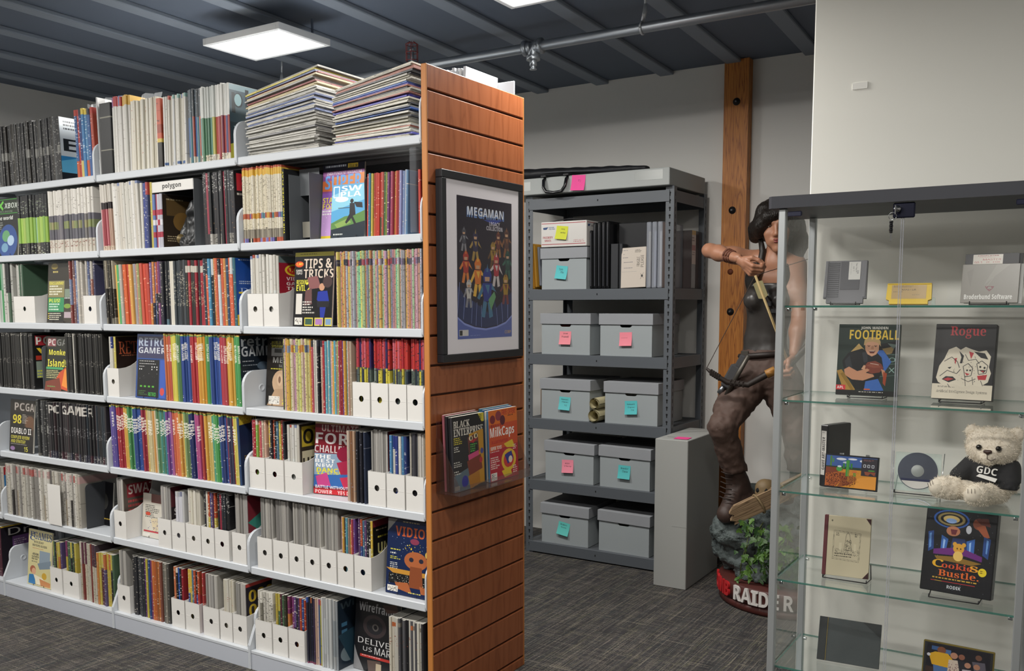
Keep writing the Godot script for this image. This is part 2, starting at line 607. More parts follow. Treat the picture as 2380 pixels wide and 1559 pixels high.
# draws a list of marks (see the tables below) into the part R of a picture; places are in hundredths of R
func draw(im: Image, R: Rect2i, marks: String) -> void:
	var o := Vector2(R.position)
	var k := Vector2(R.size) / 100.0
	var r := RandomNumberGenerator.new()
	r.seed = hash(marks)
	for cmd in marks.split(";", false):
		var w := cmd.strip_edges().split(" ", false)
		if w.is_empty():
			continue
		match w[0]:
			"bg":
				im.fill_rect(R, Color.html(w[1]))
			"r":
				im.fill_rect(Rect2i(Rect2(o + Vector2(float(w[2]), float(w[3])) * k, Vector2(float(w[4]), float(w[5])) * k)).intersection(R), Color.html(w[1]))
			"e":
				var pts := PackedVector2Array()
				for i in 24:
					pts.append(o + (Vector2(float(w[2]), float(w[3])) + Vector2(cos(TAU * i / 24) * float(w[4]), sin(TAU * i / 24) * float(w[5]))) * k)
				fill_poly(im, pts, Color.html(w[1]), R)
			"p":
				var pts := PackedVector2Array()
				for i in range(2, w.size()):
					var c := w[i].split(",")
					pts.append(o + Vector2(float(c[0]), float(c[1])) * k)
				fill_poly(im, pts, Color.html(w[1]), R)
			"l":
				for i in range(3, w.size() - 1):
					var c := w[i].split(",")
					var d := w[i + 1].split(",")
					var a := o + Vector2(float(c[0]), float(c[1])) * k
					var b := o + Vector2(float(d[0]), float(d[1])) * k
					var n := (b - a).orthogonal().normalized() * float(w[2]) * k.x * 0.5
					fill_tri(im, a + n, b + n, b - n, Color.html(w[1]), R)
					fill_tri(im, a + n, b - n, a - n, Color.html(w[1]), R)
			"t", "v", "u":
				var text := cmd.strip_edges().split(" ", false, 7)[7]
				write(im, Rect2(o + Vector2(float(w[2]), float(w[3])) * k, Vector2(float(w[4]), float(w[5])) * k), text, w[6], Color.html(w[1]), R, {"t": 0, "v": 1, "u": 2}[w[0]])
			"f":  # a little armoured figure: two colours, place, size, lean
				var cx := float(w[3])
				var cy := float(w[4])
				var z := float(w[5])
				var q := float(w[6])
				var a := Color.html(w[1])
				var b := Color.html(w[2])
				for sh in [[b, [[-2, 2], [-5, 5 + q], [-6.4, 4.4 + q], [-3, 0.4]]], [b, [[2, 2], [5.4, 4 - q], [6.6, 5 - q], [3, 0.2]]], [b, [[-2.4, 6], [-4, 12], [-1.6, 12.4], [-0.2, 7]]], [b, [[2.4, 6], [3.6, 12], [1.2, 12.6], [0.2, 7]]], [a, [[-3, 0], [3, 0], [2.2, 6.6], [-2.2, 6.6]]], [b, [[-1.4, 0.6], [1.6, 0.6], [0.6, 4]]], [a, [[-2.2, -0.4], [-2.8, -3], [-1.4, -5], [0, -5.6], [1.6, -5], [2.8, -2.8], [2.2, -0.4]]], [Color("c9a080"), [[-1.4, -0.6], [-1.6, -2.2], [1.6, -2.2], [1.3, -0.6]]], [b, [[-0.6, -4], [0.7, -4], [0.2, -7]]]]:
					var pts := PackedVector2Array()
					for v in sh[1]:
						pts.append(o + Vector2(cx + v[0] * z, cy + v[1] * z * 0.7) * k)
					fill_poly(im, pts, sh[0], R)
			"d":  # lines of small print
				var n := int(w[6])
				for i in n:
					var x := float(w[2])
					var y := float(w[3]) + float(w[5]) * i / n
					var end := x + float(w[4]) * r.randf_range(0.6, 1.0)
					while x < end:
						var l := r.randf_range(1.5, 6.0)
						im.fill_rect(Rect2i(Rect2(o + Vector2(x, y) * k, Vector2(minf(l, end - x), float(w[5]) / n * 0.55) * k)).intersection(R), Color.html(w[1]))
						x += l + 1.2
			"s":  # specks
				for i in int(w[2]):
					var z := r.randf_range(0.4, 1.0) * float(w[3])
					im.fill_rect(Rect2i(Rect2(o + Vector2(r.randf_range(float(w[4]), float(w[4]) + float(w[6])), r.randf_range(float(w[5]), float(w[5]) + float(w[7]))) * k, Vector2(z, z) * k.x)).intersection(R), Color.html(w[1]))


func start_sheets() -> void:
	spine_sheet = Image.create(SHEET, SHEET, false, Image.FORMAT_RGB8)
	cover_sheet = Image.create(SHEET, SHEET, false, Image.FORMAT_RGB8)
	sheet_two = Image.create(SHEET, SHEET, false, Image.FORMAT_RGB8)
	spine_sheet.fill(Color("c8c4b8"))
	# the first strips: paper edges
	for y in SPH:
		for x in SPW * 3:
			var v := 0.74 + 0.12 * rng.randf() - (0.12 if x % 4 == 0 else 0.0)
			spine_sheet.set_pixel(x, y, Color(v, v * 0.985, v * 0.94))
	mat("spine print", "ffffff", 0.4)
	mat("cover print", "ffffff", 0.28)
	mat("sheet print", "ffffff", 0.3)
	mat("note print", "ffffff", 0.7)


func finish_atlases() -> void:
	M["spine print"].albedo_texture = ImageTexture.create_from_image(spine_sheet)
	M["cover print"].albedo_texture = ImageTexture.create_from_image(cover_sheet)
	M["sheet print"].albedo_texture = ImageTexture.create_from_image(sheet_two)
	M["note print"].albedo_texture = M["sheet print"].albedo_texture
	if cover_row > SHEET or two_row > SHEET:
		print("sheets full: ", cover_row, " ", two_row)


# a place of w x h pixels on the second sheet, for single prints
func print_place(marks: String, w: int, h: int) -> Rect2:
	if not cover_at.has(marks):
		if two_cursor.x + w > SHEET:
			two_cursor = Vector2i(0, two_row)
		var R := Rect2i(two_cursor, Vector2i(w, h))
		two_cursor.x += w
		two_row = maxi(two_row, R.end.y)
		draw(sheet_two, R, marks)
		cover_at[marks] = Rect2(Vector2(R.position) / SHEET, Vector2(R.size) / SHEET).grow(-0.6 / SHEET)
	return cover_at[marks]


# a place of w x h pixels on the cover sheet, drawn once for each design
func cover(design: String, w := 200, h := 264) -> Rect2:
	if not cover_at.has(design):
		if cover_cursor.x + w > SHEET:
			cover_cursor = Vector2i(0, cover_row)
		var R := Rect2i(cover_cursor, Vector2i(w, h))
		cover_cursor.x += w
		cover_row = maxi(cover_row, R.end.y)
		draw(cover_sheet, R, COVERS.get(design, "bg 555555"))
		cover_at[design] = Rect2(Vector2(R.position) / SHEET, Vector2(R.size) / SHEET).grow(-0.6 / SHEET)
	return cover_at[design]


# the next strip on the spine sheet, as picture coordinates
func strip_at(i: int) -> Rect2i:
	var per := SHEET / SPW
	return Rect2i((i % per) * SPW, (i / per) * SPH, SPW, SPH)


func ink(c: Color) -> Color:  # print is a little duller than the pure colours of the tables
	var g := c.get_luminance()
	return c.lerp(Color(g, g, g), 0.14).darkened(0.07)


func paint_spine(i: int, base: Color, pal: Array) -> void:
	var R := strip_at(i)
	base = ink(base)
	spine_sheet.fill_rect(R, base)
	for b in pal[1]:
		if b.size() > 3 and rng.randf() > b[3]:
			continue
		var cols: Array = b[2]
		var y0: float = b[0] + rng.randf_range(-0.004, 0.004)
		spine_sheet.fill_rect(Rect2i(R.position.x, R.position.y + int((1.0 - b[1]) * SPH), SPW, maxi(1, int((b[1] - y0) * SPH))), ink(Color.html(cols[rng.randi() % cols.size()])))
	for t in pal[2]:
		var col := Color.html(t[2])
		var y := int((1.0 - t[1] + rng.randf_range(0, 0.02)) * SPH)
		var end := int((1.0 - t[0]) * SPH)
		while y < end:
			if rng.randf() < t[3]:
				spine_sheet.fill_rect(Rect2i(R.position.x + rng.randi_range(2, 5), R.position.y + y, rng.randi_range(2, 6), rng.randi_range(1, 3)), col.lerp(base, rng.randf() * 0.35))
			y += rng.randi_range(3, 5)
	if pal.size() > 3 and rng.randf() < 0.72:  # a word set along the spine
		var w: Array = pal[3].duplicate()
		var sh := rng.randf_range(-0.05, 0.03)
		w[0] += sh
		w[1] += sh
		write(spine_sheet, Rect2(R.position.x + 1, R.position.y + (1.0 - w[1]) * SPH, SPW - 2, (w[1] - w[0]) * SPH), w[2], "b", Color.html(w[3]), R, 2)


# a magazine standing on its foot: origin at the middle of the spine's foot, spine to +z
func magazine_mesh(t: float, h: float, d: float, strip: int, right := Rect2()) -> ArrayMesh:
	var st := ST()
	var R := strip_at(strip)
	var u := func(x: float, y: float) -> Vector2:
		return Vector2(R.position.x + x * SPW, R.position.y + y * SPH) / SHEET
	var b := minf(t * 0.3, 0.0022)
	var ring := [Vector2(-t / 2, -d), Vector2(-t / 2, -b * 1.2), Vector2(-t / 2 + b, 0), Vector2(t / 2 - b, 0), Vector2(t / 2, -b * 1.2), Vector2(t / 2, -d)]
	var us := [0.2, 0.12, 0.3, 0.7, 0.88, 0.8]
	for i in 5:
		var p: Vector2 = ring[i]
		var q: Vector2 = ring[i + 1]
		var a: Vector2 = u.call(us[i], 0.985)
		var e: Vector2 = u.call(us[i + 1], 0.985)
		var a1: Vector2 = u.call(us[i], 0.015)
		var e1: Vector2 = u.call(us[i + 1], 0.015)
		if i == 4 and right.size.x > 0.0:
			a = Vector2(right.position.x, right.end.y)
			e = right.end
			a1 = right.position
			e1 = Vector2(right.end.x, right.position.y)
		elif i == 0:
			e = u.call(0.2, 0.985)
			e1 = u.call(0.2, 0.015)
		poly(st, [Vector3(p.x, 0, p.y), Vector3(q.x, 0, q.y), Vector3(q.x, h, q.y), Vector3(p.x, h, p.y)], Vector3(p.y - q.y, 0, q.x - p.x), [a, e, e1, a1])
	var paper := Vector2(1.5, 8) / SHEET
	var paper2 := Vector2(SPW * 3 - 1.5, SPH - 8.0) / SHEET
	for y in [0.0, h]:
		var pts := []
		var uv := []
		for p in ring:
			pts.append(Vector3(p.x, y, p.y))
			uv.append(Vector2(lerpf(paper.x, paper2.x, clampf((p.x / t) + 0.5, 0, 1)), lerpf(paper.y, paper2.y, -p.y / d)))
		poly(st, pts, Vector3(0, 1 if y > 0 else -1, 0), uv)
	poly(st, [Vector3(-t / 2, 0, -d), Vector3(t / 2, 0, -d), Vector3(t / 2, h, -d), Vector3(-t / 2, h, -d)], Vector3.FORWARD, [paper, Vector2(paper2.x, paper.y), paper2, Vector2(paper.x, paper2.y)])
	return done(st)


func colour_name(c: Color) -> String:
	if c.v < 0.24:
		return "black"
	if c.s < 0.16:
		return "white" if c.v > 0.82 else "pale grey" if c.v > 0.62 else "grey" if c.v > 0.4 else "charcoal"
	var hue := c.h * 360.0
	var word := "red"
	for k in [[14, "red"], [40, "orange"], [66, "yellow"], [165, "green"], [200, "teal"], [255, "blue"], [290, "purple"], [340, "pink"], [361, "red"]]:
		if hue < k[0]:
			word = k[1]
			break
	if word in ["orange", "yellow"] and c.s < 0.32 and c.v > 0.7:
		return "cream"
	if word == "orange" and c.v < 0.55:
		return "brown"
	if c.v < 0.45:
		return "dark " + word
	if c.s < 0.4:
		return "pale " + word
	return word


func nth(n: int) -> String:
	if n % 100 in [11, 12, 13]:
		return "%dth" % n
	return "%d%s" % [n, ["th", "st", "nd", "rd", "th", "th", "th", "th", "th", "th"][n % 10]]


# ---------------------------------------------------------------- the white shelving and its end panel
const BAY := 0.914
const SHELF_Y := {"A": 2.0756, "B": 1.7435, "C": 1.4161, "D": 1.0888, "E": 0.7625, "F": 0.4334, "G": 0.0827}
const ZY := Basis(Vector3(0, 0, 1), Vector3(0, 1, 0), Vector3(-1, 0, 0))


func bracket_shape(base: bool) -> PackedVector2Array:
	var p := PackedVector2Array()
	if base:  # the foot bracket: its front leans forward towards the floor
		for q in [[-0.29, -0.08], [0.016, -0.08], [0.016, 0.02], [-0.02, 0.1]]:
			p.append(Vector2(q[0], q[1]))
		for k in 5:
			var a := PI / 2 * k / 4
			p.append(Vector2(-0.06 + cos(a) * 0.04, 0.125 + sin(a) * 0.045))
		p.append(Vector2(-0.29, 0.17))
		return p
	p.append(Vector2(-0.29, -0.03))
	for k in 5:
		var a := -PI / 2 + PI / 2 * k / 4
		p.append(Vector2(-0.02 + cos(a) * 0.024, -0.012 + sin(a) * 0.02))
	for k in 7:
		var a := PI / 2 * k / 6
		p.append(Vector2(-0.055 + cos(a) * 0.059, 0.088 + sin(a) * 0.059))
	p.append(Vector2(-0.29, 0.147))
	return p


func shelving() -> void:
	start_sheets()
	var deck := ST()
	box(deck, Vector3(0, -0.006, -0.147), Vector3(BAY - 0.014, 0.012, 0.285), 0.001)
	box(deck, Vector3(0, -0.0155, -0.004), Vector3(BAY - 0.014, 0.031, 0.008), 0.003)
	box(deck, Vector3(0, -0.0155, -0.286), Vector3(BAY - 0.014, 0.031, 0.006))
	for z in [-0.07, -0.16, -0.24]:  # folded stiffening ribs below
		box(deck, Vector3(0, -0.015, z), Vector3(BAY - 0.03, 0.008, 0.02), 0.002)
	var deck_mesh := done(deck)
	var brackets := []
	for base in [false, true]:
		var st := ST()
		T = Transform3D(ZY, Vector3.ZERO)
		prism(st, bracket_shape(base), -0.003, 0.003)
		T = Transform3D()
		brackets.append(done(st))
	var dimple := ST(false)
	T = Transform3D(Basis(Vector3(0, -1, 0), Vector3(1, 0, 0), Vector3(0, 0, 1)), Vector3.ZERO)
	lathe(dimple, [[0.016, 0.0], [0.014, 0.003], [0.011, 0.003], [0.009, 0.001], [0.0, 0.001]], 16)
	T = Transform3D()
	var dimple_mesh := done(dimple)
	var names := ["nearest bay of white steel shelving, beside the brown slat panel", "second bay of white steel shelving counted from the slat panel", "third bay of white steel shelving counted from the slat panel", "fourth bay of white steel shelving, mostly cut off at the photo's left edge"]
	for k in 4:
		var x := -BAY * (k + 0.5)
		var t := thing("shelving_bay", names[k], "shelving", Vector3(x, 0, 0), "bays of white library shelving")
		for row in "ABCDEF":
			part("shelf", deck_mesh, M["shelf white"], t, Vector3(0, SHELF_Y[row], 0))
			for sx in [-1.0, 1.0]:
				var br := part("bracket", brackets[0], M["shelf white"], t, Vector3(sx * (BAY / 2 - 0.0035), SHELF_Y[row], 0))
				if sx < 0:
					part("dimple", dimple_mesh, M["shelf white"], br, Vector3(0.003, 0.075, -0.09))
		var bs := ST()
		box(bs, Vector3(0, SHELF_Y["G"] - 0.006, -0.137), Vector3(BAY - 0.014, 0.012, 0.3), 0.001)
		part("base_shelf", bs, M["shelf white"], t)
		part("kick_plate", boxed(Vector3(0, 0.035, 0.008), Vector3(BAY - 0.014, 0.07, 0.006), 0.001), M["kick shaded grey"], t)
		for sx in [-1.0, 1.0]:
			var br := part("bracket", brackets[1], M["shelf white"], t, Vector3(sx * (BAY / 2 - 0.0035), SHELF_Y["G"], 0))
			if sx < 0:
				part("dimple", dimple_mesh, M["shelf white"], br, Vector3(0.003, 0.1, -0.09))
		part("back_panel", boxed(Vector3(0, 1.1, -0.313), Vector3(BAY - 0.01, 2.16, 0.006)), M["back steel"], t)
		for sx in [-1.0, 1.0]:
			part("upright", boxed(Vector3(sx * (BAY / 2 - 0.014), 1.1, -0.3), Vector3(0.026, 2.16, 0.02), 0.002), M["shelf white"], t)
		var far := ST()  # the other face of the double shelving
		for row in "ABCDEFG":
			box(far, Vector3(0, SHELF_Y[row] - 0.01, -0.47), Vector3(BAY - 0.02, 0.02, 0.3))
		part("rear_shelves", far, M["shelf white"], t)


func end_panel() -> void:
	var t := thing("slat_panel", "tall orange-brown wood slat wall panel closing the end of the shelving", "slat panel", Vector3.ZERO)
	var W := 0.631
	part("core", boxed(Vector3(0.0065, 1.153, -W / 2), Vector3(0.011, 2.306, W - 0.008)), M["groove brown"], t)
	part("edge_trim", boxed(Vector3(0.0115, 1.1535, -0.003), Vector3(0.023, 2.307, 0.007), 0.002), M["laminate edge"], t)
	part("edge_trim", boxed(Vector3(0.0115, 1.1535, -W + 0.003), Vector3(0.023, 2.307, 0.007), 0.002), M["laminate edge"], t)
	var tops := [2.307]
	var y := 2.2242
	while y > 0.03:
		tops.append(y)
		y -= 0.1040
	tops.append(0.0)
	var usual := done(boxed(Vector3(0, 0, 0), Vector3(0.011, 0.0965, W - 0.012), 0.0025))
	for i in tops.size() - 1:
		var hi: float = tops[i] - (0.0 if i == 0 else 0.004)
		var lo: float = tops[i + 1] + (0.0035 if i < tops.size() - 2 else 0.0)
		var m: ArrayMesh = usual if absf(hi - lo - 0.0965) < 0.002 else done(boxed(Vector3.ZERO, Vector3(0.011, hi - lo, W - 0.012), 0.0025))
		part("board", m, M["laminate"], t, Vector3(0.0175, (hi + lo) / 2, -W / 2))


# ---------------------------------------------------------------- what stands on the shelves
# R shelf letter and bay (0 beside the slat panel); M a run of magazines from x to x: how many, spines, height, lean, cover of the last one;
# K one thick book; H a white holder: how many in it, spines, height; C a cover turned to the front: x, width, design, height, z; E a bookend
const ROWS := """
R A2
M -2.629 -2.095 40 dk 0.289 -2 R=ps
E -2.002
M -1.984 -1.850 7 comic 0.300 -2
R A1
M -1.847 -1.799 3 clr 0.334 -1
K -1.793 -1.716 1 blackbook 0.305
M -1.713 -1.589 10 whc 0.323
M -1.589 -1.410 15 crm 0.292 1
K -1.405 -1.377 1 orangebook 0.283
M -1.373 -1.225 15 wh2 0.284 1
M -1.215 -1.133 9 dkr 0.293
M -1.133 -0.967 16 wgr 0.295 0 R=pl
R B2
C -2.719 0.210 xb 0.299 -0.020
E -2.489
M -2.478 -2.236 14 lime 0.281
M -2.232 -1.883 23 whg 0.287
R B1
M -1.877 -1.741 9 rdw 0.289 -2
M -1.735 -1.542 13 crw 0.294 -2
M -1.539 -1.469 5 blu 0.277
M -1.463 -1.397 4 stripes 0.226 0 R=brown
M -1.140 -0.945 14 bks 0.289 -1 R=pp
R B0
M -0.920 -0.686 26 np 0.310
E -0.6825
C -0.551 0.207 super 0.288 -0.080
C -0.454 0.165 switch 0.195 -0.030
E -0.284
M -0.267 -0.076 20 red 0.221 2
M -0.031 -0.020 1 red 0.221
R C2
M -2.700 -2.641 3 green 0.316
M -2.637 -2.568 4 wgn 0.308
H -2.543 -2.361 5 wgn 0.284
C -2.300 0.199 excl 0.304 -0.025
M -2.096 -1.995 7 r1 0.293
H -1.973 -1.872 5 r1 0.289
R C1
M -1.877 -1.750 9 bkc 0.283 -2
M -1.744 -1.505 13 org 0.263 -2
M -1.499 -1.407 7 mixp 0.268
M -1.404 -1.264 11 dkw 0.270
M -1.261 -1.150 8 bkb 0.268
M -1.148 -0.958 13 mix 0.273 -1 R=toy
R C0
H -0.885 -0.797 6 crw 0.281
H -0.795 -0.709 5 crw 0.279 R=tens
C -0.650 0.200 tips 0.281 -0.020
M -0.420 -0.019 48 pas 0.277
R D2
M -2.735 -2.421 24 blk 0.274 0 R=pcw
E -2.366
C -2.357 0.200 monk 0.260 -0.030
M -2.149 -1.864 24 blk 0.279
R D1
H -1.837 -1.732 3 blu 0.274 R=retro
C -1.638 0.210 invade 0.291 -0.020
M -1.419 -0.941 44 rg 0.297 -1 R=retg
R D0
C -0.900 0.172 metal 0.281 -0.100
E -0.723
M -0.709 -0.561 16 pas2 0.280
M -0.556 -0.355 23 mul 0.277
H -0.342 -0.254 9 rby 0.296
H -0.252 -0.169 8 rby 0.298
H -0.167 -0.086 8 rby 0.299
H -0.084 -0.011 7 rby 0.303
R E2
C -2.683 0.210 diab 0.263 -0.020
M -2.426 -2.320 6 dk 0.276
M -2.316 -1.864 37 pcg 0.273
R E1
M -1.861 -0.956 72 rb 0.288 -2 R=bluecov
R E0
H -0.905 -0.813 7 mul 0.280
H -0.810 -0.709 8 mul3 0.283
H -0.704 -0.606 5 crw 0.273 R=nums
C -0.593 0.198 fort 0.294 -0.065
M -0.389 -0.289 11 brw 0.269
H -0.274 -0.188 8 gry 0.281 R=vgcov
H -0.186 -0.099 6 blu 0.268
H -0.095 -0.014 9 whp 0.281
R F3
M -3.057 -2.758 14 whr 0.236 0 R=blusp
R F2
M -2.734 -2.095 42 whr 0.261
E -2.067 dark
C -2.203 0.200 gold 0.211 -0.120
R F1
H -1.829 -1.727 4 gry 0.275 R=swata
C -1.720 0.199 swat 0.202 -0.080
H -1.503 -1.412 5 gry 0.274 R=swatb
H -1.409 -1.317 5 sleeve 0.259
H -1.314 -1.216 6 crm 0.279
H -1.214 -1.132 6 mul3 0.280
H -1.129 -1.039 6 bks 0.280
H -1.023 -0.935 8 gry 0.290 R=teal
R F0
H -0.874 -0.785 9 gry 0.296
H -0.782 -0.695 9 gry 0.295
H -0.693 -0.610 9 gry 0.293
H -0.608 -0.525 9 gry 0.289
H -0.521 -0.438 8 gry 0.287
H -0.435 -0.352 8 mul 0.264
H -0.350 -0.263 7 mul3 0.265 R=under
C -0.217 0.205 vid 0.277 -0.030
R G3
M -3.141 -2.819 12 dkm 0.265 0 R=drk
R G2
C -2.588 0.207 pcga 0.300 -0.020
H -2.359 -2.257 6 dkm 0.257
H -2.250 -2.119 7 dkm 0.269
M -2.114 -1.983 11 wdk 0.285
M -1.980 -1.857 9 dkm 0.254
R G1
H -1.823 -1.724 4 gry 0.289
M -1.718 -1.453 21 gcol 0.274 0 R=bigs
H -1.434 -1.341 5 mul 0.267
H -1.338 -1.244 6 mul3 0.270
M -1.241 -1.226 2 mul3 0.268
H -1.222 -1.120 6 gry 0.270
H -1.115 -1.037 7 crm 0.264
H -1.035 -0.948 5 gry 0.261 R=yellowcov
R G0
H -0.900 -0.802 7 whd 0.248
H -0.799 -0.711 6 dkm 0.253
H -0.708 -0.618 7 mixp 0.255
M -0.613 -0.537 9 dkp 0.270
M -0.532 -0.450 8 clr 0.280 0 R=wire2
C -0.420 0.223 wire 0.279 -0.070
M -0.192 -0.028 15 whb 0.266
"""
